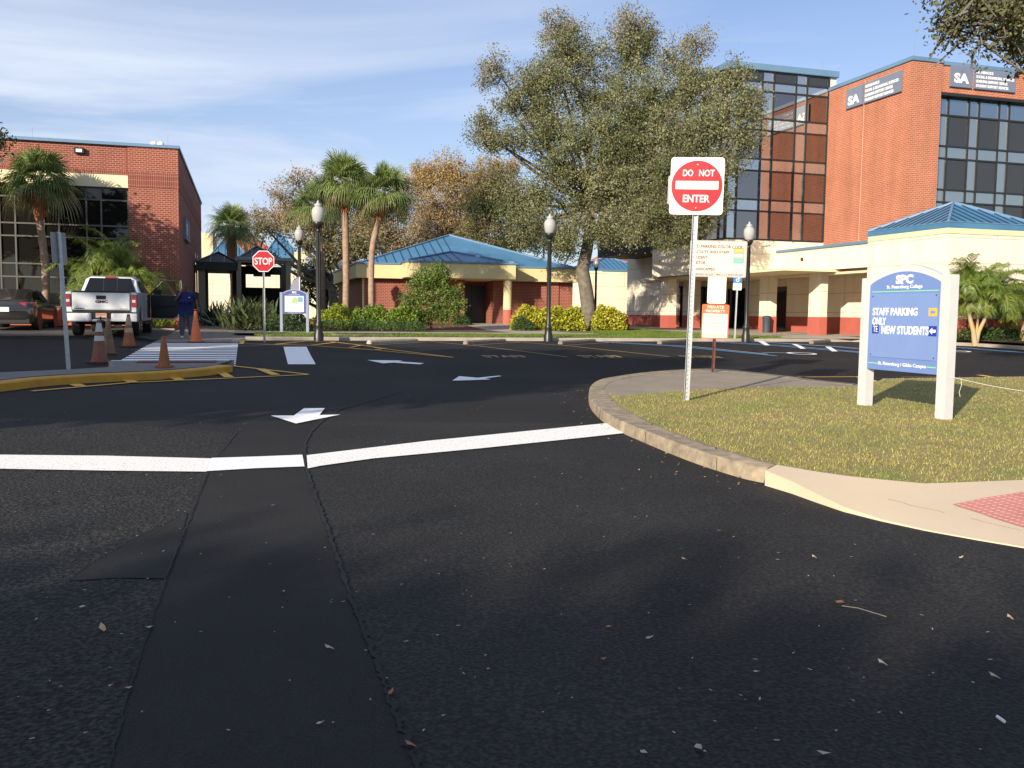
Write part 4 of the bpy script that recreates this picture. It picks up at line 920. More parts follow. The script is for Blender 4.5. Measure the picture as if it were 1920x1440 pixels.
def tree(label, base, lobes, leafmats, trunk_r, bark, dens=1.0, lsize=.16, per=42, csize=.40, group=None, fork=.45, name='oak_tree', cat='tree', trunk_pts=None, twigs=True, seed=1, limb_r=.3, twm=None, skip_trunk=False, nlimb=None):
    """lobes: (x, y, z, rx, ry, rz, weight, material index)"""
    rng = np.random.default_rng(seed)
    o = thing(name, label, cat, base, 0, group)
    B = np.array(base); tops = np.array([l[:3] for l in lobes]); zc = tops[:, 2].mean()
    if trunk_pts is None:
        top = B + (np.array([tops[:, 0].mean(), tops[:, 1].mean(), 0]) - np.array([B[0], B[1], 0])) * .25; top[2] = B[2] + (zc - B[2]) * fork
        trunk_pts = [B, B * .55 + top * .45 + rng.normal(size=3) * .12, top]
    T = [np.array(p, dtype=float) for p in trunk_pts]
    mb = MB(); k = len(T)
    rad = [trunk_r * (1.25 if i == 0 else 1 - .35 * i / (k - 1)) for i in range(k)]
    T0 = T[0].copy(); T0[2] -= .3
    mb.tube([T0] + T, [rad[0] * 1.15] + rad, 12)
    mb.build('trunk', bark, o, smooth=60)
    by = {}
    lb = MB(); tip = T[-1]; twb = MB()
    for li, l in enumerate(lobes):
        c = np.array(l[:3]); R3 = np.array(l[3:6]); wgt = l[6] if len(l) > 6 else 1; mi = l[7] if len(l) > 7 else 0
        vol = (R3[0] * R3[1] * R3[2]) ** (1/3)
        ncl = max(6, int(26 * dens * wgt * (vol / csize / 2.2) ** 2))
        pts, cc = lobe_points(c, R3, ncl, per, csize, rng)
        by.setdefault(mi, []).append(pts)
        mid = tip * .5 + c * .5 + rng.normal(size=3) * .035 * np.linalg.norm(c - tip); mid[2] -= .04 * np.linalg.norm(c - tip)
        if l[2] - R3[2] * .2 > tip[2] - 2.5:
            lb.tube([tip - np.array([0, 0, .25]), tip * .75 + mid * .25 + rng.normal(size=3) * .1, mid, mid * .4 + c * .6 + rng.normal(size=3) * .15, c], [trunk_r * limb_r * 1.6, trunk_r * limb_r * 1.3, trunk_r * limb_r, trunk_r * limb_r * .7, trunk_r * limb_r * .35], 7)
        if twigs:
            for q in cc[rng.permutation(len(cc))[:min(len(cc), 26)]]:
                s0 = c * .55 + q * .45 + rng.normal(size=3) * .2 if rng.uniform() < .5 else c
                m1 = (s0 + q) / 2 + rng.normal(size=3) * .18
                twb.tube([s0, m1, q, q + (q - m1) * .3], [trunk_r * .075, trunk_r * .05, trunk_r * .03, .006], 4, caps=False)
    lb.build('limbs', bark, o, smooth=60)
    if twigs and twb.v: twb.build('twigs', twm or bark, o)
    for mi, pl in by.items():
        V_, F_ = leaves(np.concatenate(pl), lsize, rng=rng)
        np_mesh('crown', V_, F_, leafmats[mi], o)
    return o
def plobe(px, py, d, rx, ry, w=1, mi=0, rz=None):
    """a lobe given by photo position, distance and pixel radii"""
    P = atd(px, py, d); s = d / FPX
    return (P.x, P.y, P.z, rx * s, (rz or (rx + ry) / 2) * s, ry * s, w, mi)
# the big oak
OD = 46.0
ob = atd(1098, 611, OD); ob.z = .86
tp = [ob, atd(1103, 575, OD), atd(1098, 540, OD), atd(1092, 505, OD), atd(1100, 470, OD), atd(1106, 430, OD), atd(1108, 385, OD)]
L = [plobe(930, 130, 46, 42, 45, .45, 1), plobe(905, 235, 46, 30, 40, .6), plobe(915, 262, 46, 38, 26, .7), plobe(1050, 62, 47, 45, 42, .8, 1), plobe(1075, 105, 47, 70, 55, 1), plobe(1190, 55, 46, 52, 38, .85, 1),
     plobe(1185, 100, 46, 55, 50, 1), plobe(1262, 110, 45, 45, 50, .45, 1), plobe(1308, 85, 44, 28, 38, .5, 1), plobe(1020, 150, 46, 60, 45, .95), plobe(1015, 190, 46, 55, 55), plobe(1120, 185, 47, 70, 60), plobe(1215, 180, 44, 75, 50),
     plobe(1300, 165, 42, 60, 50), plobe(1375, 150, 39.5, 38, 35, .9), plobe(1395, 200, 38.5, 42, 40), plobe(1395, 265, 38.3, 38, 38), plobe(960, 205, 46, 38, 35, .7), plobe(950, 262, 45, 45, 26), plobe(1020, 255, 45, 55, 45),
     plobe(1100, 265, 44, 60, 50, 1, 0), plobe(1180, 260, 44, 60, 55, 1, 2), plobe(1260, 250, 42, 60, 55), plobe(1330, 240, 40, 50, 50), plobe(1345, 320, 39.5, 48, 40), plobe(1270, 310, 41, 55, 45, 1, 2),
     plobe(1050, 320, 45, 60, 45), plobe(1135, 335, 44, 55, 50, 1, 0), plobe(1200, 350, 43, 60, 50), plobe(1010, 370, 46, 50, 40), plobe(1070, 385, 45.5, 55, 30, .6), plobe(1180, 410, 43, 55, 38, .8), plobe(1240, 400, 41.5, 50, 45, 1, 2),
     plobe(1300, 400, 40, 40, 50, 1, 2), plobe(1350, 375, 39, 22, 35, .8, 2), plobe(1215, 440, 42, 45, 20, .9), plobe(1265, 455, 41, 40, 18, 1, 2), plobe(955, 375, 47, 35, 45, .7, 2), plobe(1060, 445, 45, 40, 30, .8), plobe(985, 425, 46, 40, 30, .8), plobe(1140, 440, 44, 45, 25, .9), plobe(1030, 420, 45, 45, 30, .8, 2), plobe(1100, 420, 44, 35, 25, .7)]
M_oakG = leafm('grey_oak_leaves', (.20, .195, .13), (.27, .25, .16), island=.45)
big_oak = tree('huge spreading live oak with a grey green crown rising over the low brick building', ob, L, [M_oak, M_oakG, leafm('deep_oak_leaves', (.095, .12, .045), (.17, .17, .075))], .40, M_bark, dens=1.45, lsize=.11, per=68, csize=.36, trunk_pts=tp, seed=5, limb_r=.19, twm=M_bark)
# trees behind the buildings
def bgtree(label, px, py_base, d, lobes, mats, tr=.35, dens=1.0, lsize=.17, seed=1, bark=None, **k):
    b = atd(px, py_base, d); b.z = .86
    return tree(label, b, [plobe(x, y, d + dz, rx, ry, w, mi) for (x, y, dz, rx, ry, w, mi) in lobes], mats, tr, bark or M_barkD, dens=dens, lsize=lsize, csize=k.pop('csize', .55), per=k.pop('per', 75), seed=seed, group='trees behind the low buildings', **k)
bgtree('tall gold brown tree left of the big oak, behind the blue roof', 850, 600, 84, [(840, 325, 0, 50, 35, 1, 1), (800, 345, 2, 32, 35, .9, 1), (870, 370, 0, 55, 45, 1, 0), (820, 395, 0, 50, 40, 1, 0), (785, 420, 3, 40, 40, .9, 0), (860, 430, 0, 60, 40, 1, 0), (800, 450, 0, 50, 25, 1, 0), (790, 325, 2, 26, 22, .8, 1), (755, 470, 0, 50, 22, 1, 0), (905, 350, 2, 40, 35, 1, 0), (925, 310, 4, 35, 14, .8, 1), (955, 320, 3, 28, 22, .7, 0)], [M_brown, M_gold], seed=3, dens=1.3)
bgtree('dark olive tree directly left of the big oak trunk', 945, 600, 76, [(930, 345, 0, 50, 38, 1, 0), (915, 385, 0, 50, 40, 1, 1), (960, 400, 0, 45, 45, 1, 1), (905, 430, 0, 45, 28, .9, 0), (985, 450, 0, 50, 22, .9, 0), (945, 460, 0, 60, 20, .8, 0)], [M_olive, M_oakD], seed=4, dens=1.4)
bgtree('brown twiggy tree behind the three tall palms', 600, 600, 72, [(560, 345, 0, 42, 30, .6, 0), (525, 372, 0, 38, 24, .6, 0), (640, 370, 0, 55, 45, .9, 0), (690, 415, 0, 60, 40, 1, 1), (560, 400, 0, 50, 30, .8, 1), (740, 440, 0, 50, 35, 1, 0), (745, 385, 2, 45, 45, .9, 0), (660, 330, 2, 40, 25, .6, 0), (760, 345, 2, 30, 30, .7, 1), (615, 420, 0, 45, 35, .9, 1)], [M_brownP, M_brown], seed=6, dens=1.0)
bgtree('spreading dark oak with bare grey limbs behind the second lamp post', 640, 590, 64, [(500, 430, 0, 38, 16, .7, 0), (470, 455, 0, 28, 14, .6, 0), (540, 415, 0, 50, 24, .8, 1), (600, 430, 0, 45, 30, .8, 0), (565, 455, 0, 45, 16, .6, 0), (625, 470, 0, 45, 30, .9, 0), (680, 465, 0, 50, 30, 1, 0), (600, 505, 0, 32, 22, .8, 2), (650, 500, 0, 30, 24, .9, 2), (500, 480, 0, 22, 10, .6, 2)], [M_olive, M_brown, M_oakD], seed=8, dens=1.25, tr=.42, bark=M_bark)
bgtree('olive tree between the palms and the blue hip roof', 740, 600, 80, [(700, 430, 0, 40, 35, .9, 0), (745, 460, 0, 45, 28, 1, 0), (665, 450, 0, 30, 30, .8, 0)], [M_olive], seed=9, dens=1.2)
bgtree('slim dark tree in the gap right of the big oak trunk', 1150, 600, 95, [(1140, 420, 0, 30, 25, .7, 0), (1165, 440, 0, 25, 22, .6, 0), (1125, 450, 0, 22, 16, .5, 0), (1150, 465, 0, 25, 12, .4, 0)], [M_olive], seed=12, dens=.9, tr=.3)
bgtree('low green tree beyond the walkway pavilion', 600, 600, 68, [(575, 520, 0, 25, 30, 1, 0), (610, 530, 0, 30, 35, 1, 0), (560, 555, 0, 22, 25, 1, 0), (625, 560, 0, 26, 25, 1, 0)], [M_oakD], seed=13, dens=1.4)
bgtree('hazy brown tree furthest left, behind the lone short palm', 470, 600, 90, [(450, 415, 0, 40, 18, .8, 0), (480, 405, 0, 35, 18, .8, 0), (455, 445, 0, 40, 22, .9, 0), (505, 425, 0, 40, 24, .8, 0)], [M_brownP], seed=14, dens=.8)
bgtree('low dark tree filling the gap under the big oak', 1030, 600, 74, [(1020, 455, 0, 45, 22, .9, 0), (1070, 470, 0, 35, 18, .8, 0), (970, 450, 0, 40, 22, .9, 0)], [M_oakD], seed=15, dens=1.1)
# tree at the left edge and overhanging branches at the right
e = atd(-330, 600, 30); e.z = .8
tree('dark tree whose leaves just enter at the left edge above the palm', e, [plobe(-42, 265, 30, 48, 34, 1.2, 0), plobe(-60, 330, 30, 55, 40, 1.2, 0), plobe(-150, 250, 30, 80, 60, 1, 0), plobe(-220, 330, 30, 80, 60, 1, 0)], [M_oakD], .3, M_barkD, dens=1.4, lsize=.16, seed=21)
e = Vector((14.5, 15.5, .5))
M_near = leafm('near_oak_leaves', (.09, .10, .04), (.16, .155, .07), island=.5)
tree('overhanging oak with fine grey green leaves in the top right corner', e, [plobe(1890, 20, 14, 70, 48, 1.1, 0), plobe(1820, 28, 14, 60, 40, .95, 0), plobe(1790, 55, 14.2, 34, 18, .8, 0), plobe(1838, 80, 14, 20, 30, .6, 0), plobe(1900, 95, 14.4, 22, 30, .7, 0), plobe(1960, 60, 15, 80, 70, 1, 0), plobe(2060, 20, 15, 120, 90, 1, 0), plobe(1810, -40, 15, 80, 40, 1, 0), plobe(1950, -80, 15, 140, 80, .8, 0)], [M_near], .30, M_bark, dens=2.2, lsize=.075, per=34, csize=.20, seed=22, fork=.7, twigs=True, limb_r=.12)
# trees standing behind the camera, which shade the road and mirror in the glass
def shade_tree(label, spots, seed, dens=2.2, lsize=.36, tr=.3, csz=.5):
    """a tree upwind of the sun; spots = (ground x, ground y it shades, crown height, rx, ry, rz)"""
    k = 1 / math.tan(SUN_EL); L = []
    for (x, y, h, rx, ry, rz_) in spots:
        hh = h - HXY(x, y); L.append((x - .515 * k * hh, y - .857 * k * hh, h, rx, ry, rz_, 1, 0))
    bx = sum(l[0] for l in L) / len(L); by = sum(l[1] for l in L) / len(L)
    tree(label, (bx, by, HXY(bx, by)), L, [M_oakD], tr, M_barkD, dens=dens, lsize=lsize, per=40, csize=csz, seed=seed, group='shade trees behind the viewpoint', twigs=False)
shade_tree('shade tree left of the viewpoint nearest the road', [(-4.2, 17, 8.3, 2.2, 2, 1.5), (-1.5, 17.8, 8.6, 2.1, 2, 1.4), (1.0, 19.0, 9.0, 1.9, 1.8, 1.2), (2.9, 20.4, 9.4, 1.5, 1.5, 1.0), (-3, 21.5, 9.6, 2.2, 1.8, 1.0), (-.2, 22.4, 9.8, 2.0, 1.6, .8), (-3.8, 13.6, 6.6, 2.2, 1.8, .9), (-1.2, 15.2, 7.4, 1.8, 1.8, .9)], 31)
shade_tree('second shade tree left of the viewpoint', [(-7.2, 17.5, 8.4, 2.3, 2, 1.6), (-10.2, 17.6, 8.4, 2.3, 2, 1.7), (-9.3, 32.3, 12.9, .95, .8, .5), (-6.2, 22.8, 10.0, 2.1, 1.8, .8), (-9.6, 25.8, 10.6, 1.6, 1.6, 1.3), (-6.6, 13.0, 6.4, 2.4, 1.8, .9), (-9.8, 13.2, 6.4, 2.2, 1.8, .9)], 32)
shade_tree('third shade tree left of the viewpoint', [(-13.5, 17.5, 8.4, 2.6, 2.4, 2.1), (-17, 18, 8.6, 2.8, 2.4, 2.2), (-12.2, 25, 10.2, 2.0, 1.8, .9), (-21, 20, 9, 3, 2.4, 2.0), (-16, 25.5, 10.2, 2.4, 1.8, .8)], 33)
shade_tree('broad shade tree far behind the viewpoint', [(-3.4, .95, 9.0, 2.6, 2.2, 1.25), (-1.3, .8, 9.0, 2.2, 2.0, 1.25), (.3, .5, 9.2, 1.6, 1.8, 1.15), (-2, -3, 8, 3, 3, 1.6)], 34)
shade_tree('shade tree further left far behind the viewpoint', [(-6, 1.05, 9.0, 2.6, 2.2, 1.3), (-8.8, 1.05, 9.0, 2.6, 2.2, 1.3), (-6, -3, 8, 3, 3, 1.6)], 35)
shade_tree('small shade tree right of the others behind the viewpoint', [(2.3, -1.6, 8.4, 1.2, 1.6, .8), (1.0, -.7, 8, 1.4, 1.6, .9), (4.2, -1.9, 8.4, 1.8, 2, .9)], 36)

# palms -----------------------------------------------------------------------
def fan(c, d, up, R_, n=26, spread=3.0, droop=.35, rng=RNG, w=.027, fold=.15):
    """a fan leaf: n long blades fanning about direction d"""
    d = d / np.linalg.norm(d); s = np.cross(d, up); s /= max(np.linalg.norm(s), 1e-6); nn = np.cross(s, d)
    V_ = []; F_ = []
    for i in range(n):
        an = (i / (n - 1) - .5) * spread; L = R_ * (1 - .28 * abs(an) / (spread / 2)) * rng.uniform(.88, 1.08)
        e = d * math.cos(an) + s * math.sin(an); side = -d * math.sin(an) + s * math.cos(an)
        base = c; b = len(V_); tip_drop = np.array([0, 0, -1]) * droop * L * (1 + .5 * abs(an))
        p1 = base + e * L * .5 + nn * fold * (1 if i % 2 else -1) * .04; p2 = base + e * L * .82 + tip_drop * .35; p3 = base + e * L + tip_drop
        V_ += [base - side * .006, base + side * .006, p1 + side * w, p2 + side * w * .55, p3, p2 - side * w * .55, p1 - side * w]
        F_ += [(b, b+1, b+2, b+6), (b+6, b+2, b+3, b+5), (b+5, b+3, b+4, b+4)]
    return V_, F_
def sabal(label, base, pts, r0, crown, R_=.95, n=30, seed=1, group=None, boots=.28):
    rng = np.random.default_rng(seed)
    o = thing('palm_tree', label, 'palm', base, 0, group)
    P = resample([Vector(p) for p in pts], 5); k = len(P); mb = MB()
    b0 = int(k * (1 - boots))
    lowr = [r0 * (1.18 if i == 0 else 1 + .05 * math.sin(i * 2.3)) for i in range(b0 + 1)]
    mb.tube([P[0] - Vector((0, 0, .3))] + P[:b0 + 1], [r0 * 1.3] + lowr, 12); mb.build('trunk', M_palmT, o, smooth=60)
    mb = MB(); hi = P[b0:]; m = len(hi)
    mb.tube(hi, [r0 * (1.05 + .45 * math.sin(math.pi * min(i / (m - 1) * 1.1, 1)) ) for i in range(m)], 12)
    for i in range(46):
        t = rng.uniform(0, .98) * (m - 1); j = int(t); q = hi[j].lerp(hi[min(j+1, m-1)], t - j); an = rng.uniform(0, 6.28); u = Vector((math.cos(an), math.sin(an), 0))
        rr = r0 * 1.15; mb.tube([q + u * rr * .8, q + u * rr * 1.25 + Vector((0, 0, .10)), q + u * rr * (1.55) + Vector((0, 0, .22))], [.05, .035, .012], 4)
    mb.build('leaf_bases', M_palmB, o)
    C = np.array(P[-1]); pet = MB(); VG = []; FG = []; VO = []; FO = []
    for i in range(n):
        f = i / n; el = math.radians(86 - 100 * f + rng.normal() * 7); az = i * 2.399 + rng.normal() * .2
        d = np.array([math.cos(az) * math.cos(el), math.sin(az) * math.cos(el), math.sin(el)])
        pl = crown * rng.uniform(.42, .62); q = C + d * pl + np.array([0, 0, .12 - .18 * f])
        mid = C + d * pl * .5 + np.array([0, 0, .10])
        pet.tube([C, mid, q], [.018, .014, .010], 4, caps=False)
        d2 = d + np.array([0, 0, -.16 - .30 * f]); up = np.array([0, 0, 1.0]) if abs(d2[2]) < .95 * np.linalg.norm(d2) else np.array([1.0, 0, 0])
        v, fc = fan(q, d2, up + rng.normal(size=3) * .35, R_ * rng.uniform(.85, 1.1), rng=rng, droop=.12 + .45 * f)
        (T_V, T_F) = (VO, FO) if f > .93 else (VG, FG)
        b = len(T_V); T_V += v; T_F += [tuple(x + b for x in q4) for q4 in fc]
    pet.build('petioles', M_palmL, o)
    for vv, ff, mm, nm in ((VG, FG, M_palmL, 'fronds'), (VO, FO, M_palmP, 'old_fronds')):
        if vv:
            me = bpy.data.meshes.new(nm); inv = WM[o.name].inverted()
            me.from_pydata([inv @ Vector(p) for p in vv], [], [q4 if q4[2] != q4[3] else q4[:3] for q4 in ff]); me.materials.append(mm)
            c = bpy.data.objects.new(nm, me); COL.objects.link(c); c.parent = o; WM[c.name] = WM[o.name]
    return o
def palm_px(label, d, pts, r0, crown, R_, seed, n=30, boots=.28, group='cabbage palms'):
    q = [atd(x, y, d) for x, y in pts]; q[0].z = min(q[0].z, .84)
    return sabal(label, tuple(q[0]), q, r0, crown, R_, n, seed, group, boots)
palm_px('tallest palm with a straight trunk, middle of the three by the yellow fascia', 41.5, [(648, 606), (649, 520), (648, 440), (646, 352)], .15, 1.25, 1.2, 41, 44, .20)
palm_px('leaning palm nearest the blue roof, right one of the three', 41, [(697, 606), (696, 520), (699, 460), (712, 405), (719, 372)], .135, 1.3, 1.15, 42, 42, .3)
palm_px('palm behind the tall lamp post, left one of the three', 52, [(606, 606), (604, 520), (600, 470), (594, 395)], .17, 1.5, 1.4, 43, 42, .25)
palm_px('short bushy palm between the two dark walkway canopies', 60, [(439, 606), (438, 530), (435, 480), (433, 430)], .22, 1.35, 1.3, 44, 42, .45)
palm_px('palm with a fat ragged top in front of the black glass, left', 34.5, [(84, 606), (86, 530), (82, 470), (73, 400), (75, 348)], .14, 1.15, 1.05, 45, 44, .33)
def pinnate(mbp, V_, F_, C, az, el, L, rng, leafL=.42, n=50, curl=1.05, w=.011):
    """an arching feather frond"""
    d = np.array([math.cos(az), math.sin(az), 0]); pts = []; p = np.array(C, dtype=float); e = el; st = L / 14
    for i in range(15):
        pts.append(p.copy()); e -= curl * (0.4 + i / 10) / 10; p = p + (d * math.cos(e) + np.array([0, 0, math.sin(e)])) * st
    mbp.tube(pts, [.016 - .0009 * i for i in range(15)], 4, caps=False)
    s = np.cross(d, [0, 0, 1.0])
    for i in range(n):
        t = (.12 + .88 * i / n) * 14; j = min(int(t), 13); q = pts[j] + (pts[j+1] - pts[j]) * (t - j); tan = pts[j+1] - pts[j]; tan /= np.linalg.norm(tan)
        ll = leafL * max(0.01, math.sin(math.pi * min(.18 + .8 * i / n, 1))) ** .6 * rng.uniform(.85, 1.1)
        for sd in (-1, 1):
            e1 = s * sd * .8 + tan * .75 + np.array([0, 0, rng.uniform(.0, .5)]); e1 /= np.linalg.norm(e1); nn = np.cross(e1, tan); nn /= max(np.linalg.norm(nn), 1e-6); wd = np.cross(nn, e1)
            a = q; b = q + e1 * ll * .55; c = q + e1 * ll * .95 + np.array([0, 0, -.5]) * ll
            k = len(V_); V_ += [a - wd * .006, a + wd * .006, b + wd * w, c, b - wd * w]; F_ += [(k, k+1, k+2, k+4), (k+4, k+2, k+3)]
def areca(label, base, stems, nf, L, seed, group='areca palms', leafL=.45, old=3, cat='palm'):
    rng = np.random.default_rng(seed); o = thing('areca_palm', label, cat, base, 0, group)
    sb = MB(); pb = MB(); V_ = []; F_ = []; VO = []; FO = []
    for (tip, rad) in stems:
        T = np.array(tip); B = np.array(base); m = B * .5 + T * .5 + np.array([0, 0, -.08])
        if rad > 0: sb.tube([B - [0, 0, .2], B * .8 + T * .2 + rng.normal(size=3) * .01, m, T], [rad * 1.5, rad * 1.15, rad, rad * .75], 8)
        for i in range(nf):
            az = i * 2.399 + rng.normal() * .3; el = math.radians(rng.uniform(18, 88)); LL = L * rng.uniform(.62, 1.18)
            if i < old: pinnate(pb, VO, FO, T, az, math.radians(10), LL * .8, rng, leafL * .85, curl=1.6)
            else: pinnate(pb, V_, F_, T + np.array([0, 0, rng.uniform(-.25, .15)]), az, el, LL, rng, leafL, curl=rng.uniform(.9, 2.0))
    if sb.v: sb.build('stems', M_arecaS, o, smooth=60)
    pb.build('frond_ribs', M_arecaS, o)
    for vv, ff, mm, nm in ((V_, F_, M_areca, 'fronds'), (VO, FO, M_arecaY, 'old_fronds')):
        if vv:
            me = bpy.data.meshes.new(nm); inv = WM[o.name].inverted(); me.from_pydata([inv @ Vector(p) for p in vv], [], ff); me.materials.append(mm)
            c = bpy.data.objects.new(nm, me); COL.objects.link(c); c.parent = o; WM[c.name] = WM[o.name]
    return o
D = 32.3; b = atd(1829, 638, D)
areca('areca palm with two splayed stems in front of the pavilion', tuple(b), [(tuple(atd(1811, 556, D)), .075), (tuple(atd(1862, 556, D + .3)), .065), (tuple(atd(1838, 560, D + .5)), .04)], 22, 1.95, 51, leafL=.5, old=2)
b = atd(1915, 636, 33.2)
areca('second areca palm cut off by the right edge', tuple(b), [(tuple(atd(1925, 575, 33)), .06), (tuple(atd(1955, 570, 33)), .06)], 18, 1.75, 52, leafL=.45)
b = atd(222, 606, 35.2); b.z = .8
areca('wide bushy areca palm rising behind the white pickup', tuple(b), [(tuple(atd(200, 520, 35.4)), .06), (tuple(atd(225, 515, 35.4)), .06), (tuple(atd(180, 545, 35.1)), .05), (tuple(atd(252, 535, 35.1)), .05)], 15, 2.6, 53, leafL=.62, old=1)
def spiky(label, base, n, L, w, seed, m, el=(25, 88), name='strap_leaf_plant', spread=.25, cat='plant', group=None):
    rng = np.random.default_rng(seed); o = thing(name, label, cat, base, 0, group); V_ = []; F_ = []
    for i in range(n):
        az = rng.uniform(0, 6.283); e = math.radians(rng.uniform(*el)); LL = L * rng.uniform(.65, 1.1); p = np.array(base) + np.array([rng.normal() * spread, rng.normal() * spread, 0])
        d = np.array([math.cos(az), math.sin(az), 0]); s = np.cross(d, [0, 0, 1.0]); k = len(V_); ww = w * rng.uniform(.7, 1.2)
        for j in range(6):
            t = j / 5; hw = ww * (math.sin(math.pi * (.15 + .85 * t)) + .05) * (.35 if j == 0 else 1)
            V_ += [p - s * hw, p + s * hw]; p = p + (d * math.cos(e) + np.array([0, 0, math.sin(e)])) * LL / 5; e -= .13
        F_ += [(k + 2*j, k + 2*j + 1, k + 2*j + 3, k + 2*j + 2) for j in range(5)]
    me = bpy.data.meshes.new('blades'); inv = WM[o.name].inverted(); me.from_pydata([inv @ Vector(p) for p in V_], [], F_); me.materials.append(m)
    c = bpy.data.objects.new('blades', me); COL.objects.link(c); c.parent = o; WM[c.name] = WM[o.name]; return o
M_strap = mat('strap_leaves', (.075, .10, .035), .4, col2=(.15, .18, .08), vscale=3, island=.4, transl=.15)
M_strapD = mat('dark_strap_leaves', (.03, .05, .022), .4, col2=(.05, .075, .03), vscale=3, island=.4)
b = atd(468, 606, 37.5); b.z = .78
spiky('big bird of paradise clump with upright blades left of the campus map sign', tuple(b), 460, 1.5, .055, 61, M_strap, spread=.42, el=(20, 86))
b = atd(403, 606, 42); b.z = .82
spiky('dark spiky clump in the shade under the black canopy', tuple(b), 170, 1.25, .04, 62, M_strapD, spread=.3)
for i, (x, lab) in enumerate(((104, 'small low grass tuft against the coral base wall beside the sedan'), (303, 'small low grass tuft under the open pickup door'), (282, 'little tuft beside the front wheel of the pickup'))):
    b = atd(x, 612, 36.3); b.z = H(-5, 38.6) + .03
    spiky(lab, tuple(b), 90, .5, .02, 63 + i, M_areca, name='grass_tuft', spread=.3, group='tufts along the left building')
def bush(label, px0, px1, py_top, py_bot, d, m, dens, lsize, seed, depth=1.2, name='hedge', cat='hedge', zb=.8, group=None, rough=.12, flowers=None, extra_m=None):
    """leafy mass between photo columns px0..px1 at distance d"""
    rng = np.random.default_rng(seed); A = atd(px0, py_bot, d); B = atd(px1, py_bot, d); T = atd((px0 + px1) / 2, py_top, d)
    o = thing(name, label, cat, ((A.x + B.x)/2, (A.y + B.y)/2, zb), 0, group)
    W_ = B.x - A.x; h = T.z - zb; n = int(dens * W_ * h * 900)
    u = rng.uniform(0, 1, n); v = rng.uniform(0, 1, n) ** .85; w_ = rng.uniform(-1, 1, n)
    bumps = 1 + rough * np.sin(u * W_ * 5.1 + seed) + rough * .8 * np.sin(u * W_ * 11.7 + 1.3 * seed)
    endf = np.clip(np.minimum(u, 1 - u) * W_ / .35, 0, 1) ** .5
    prof = np.sqrt(np.clip(1 - (v * .93) ** 3.5, 0, 1))
    x = A.x + u * W_; y = (A.y + (B.y - A.y) * u) + w_ * depth / 2 * prof * (.85 + .15 * bumps) ; z = zb + v * h * bumps * endf
    pts = np.stack([x, y, z], 1) + rng.normal(size=(n, 3)) * .04
    V_, F_ = leaves(pts, lsize, aspect=.6, rng=rng); np_mesh('foliage', V_, F_, m, o)
    mb = MB()
    for i in range(max(3, int(W_ / .35))):
        t = (i + .5) / max(3, int(W_ / .35)); px = A.x + W_ * t; py = A.y + (B.y - A.y) * t
        mb.tube([(px, py, zb - .1), (px + rng.normal() * .06, py + rng.normal() * .06, zb + h * .6)], [.018, .008], 5)
    mb.build('stems', M_barkD, o)
    if flowers:
        k = flowers[1]; idx = rng.permutation(n)[:k]; V2, F2 = leaves(pts[idx] + np.array([0, -.12, 0]), lsize * 1.3, aspect=.9, rng=rng); np_mesh('flowers', V2, F2, flowers[0], o)
    return o
bush('long clipped green hedge left of the round shrub', 655, 790, 578, 608, 39.5, M_hedge, 3.4, .10, 71, zb=.78)
bush('bright yellow green end of the clipped hedge beside the tall lamp', 597, 662, 575, 604, 39.4, M_hedgeY, 3.4, .09, 72, zb=.78)
bush('long yellow croton hedge between the entrance column and the oak', 958, 1096, 577, 614, 43.0, M_croton, 3.0, .12, 73, zb=.80, rough=.08)
bush('short yellow croton hedge just right of the oak trunk', 1107, 1172, 577, 612, 43.6, M_croton, 3.0, .12, 74, zb=.80, rough=.08)
bush('reddish croton clump against the corner of the cream wall', 1158, 1178, 584, 600, 44.6, mat('red_croton', (.28, .12, .03), .5, col2=(.34, .22, .05), island=.5), 3, .10, 75, depth=.6, zb=.85, name='shrub', cat='shrub')
bush('dark green mound at the near left end of the yellow croton hedge', 962, 1000, 594, 613, 41.6, M_low, 4, .07, 76, depth=.8, zb=.79, name='shrub', cat='shrub')
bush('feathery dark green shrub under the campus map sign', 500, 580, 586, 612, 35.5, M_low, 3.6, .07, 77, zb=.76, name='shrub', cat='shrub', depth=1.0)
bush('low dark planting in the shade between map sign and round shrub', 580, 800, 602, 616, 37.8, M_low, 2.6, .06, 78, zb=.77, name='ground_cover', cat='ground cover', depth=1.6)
bush('small orange tinged shrub at the foot of the map sign', 577, 598, 584, 602, 37.2, mat('orange_croton', (.25, .13, .03), .5, col2=(.12, .14, .03), island=.5), 3, .09, 79, depth=.5, zb=.78, name='shrub', cat='shrub')
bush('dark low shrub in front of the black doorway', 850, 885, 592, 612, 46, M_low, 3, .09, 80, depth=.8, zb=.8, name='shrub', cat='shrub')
bush('low green planting beneath the two stemmed areca palm', 1780, 1990, 617, 641, 33.4, M_low, 2.2, .09, 81, depth=1.0, zb=.75, name='ground_cover', cat='ground cover')
# round shrub with red flowers
SD = 40.0; rb = atd(808, 612, SD); rb.z = .8
o = thing('flowering_shrub', 'round bushy shrub with scattered red flowers in front of the brick wall', 'shrub', tuple(rb))
rngq = np.random.default_rng(90); allp = []
mb = MB(); mb.tube([rb - Vector((0, 0, .2)), rb + Vector((.02, 0, .5)), rb + Vector((.0, 0, 1.0))], [.06, .05, .03], 8)
for (x, y, rx, ry) in ((822, 512, 22, 18), (790, 525, 24, 22), (812, 528, 30, 26), (785, 548, 32, 24), (840, 548, 30, 22), (808, 565, 48, 28), (770, 572, 24, 24), (850, 575, 24, 22), (800, 592, 35, 16), (832, 592, 25, 16)):
    l = plobe(x, y, SD, rx, ry); p, cc = lobe_points(np.array(l[:3]), np.array(l[3:6]), 75, 32, .16, rngq, shell=.6); allp.append(p)
    mb.tube([rb + Vector((0, 0, .4)), Vector(l[:3])], [.03, .012], 5)
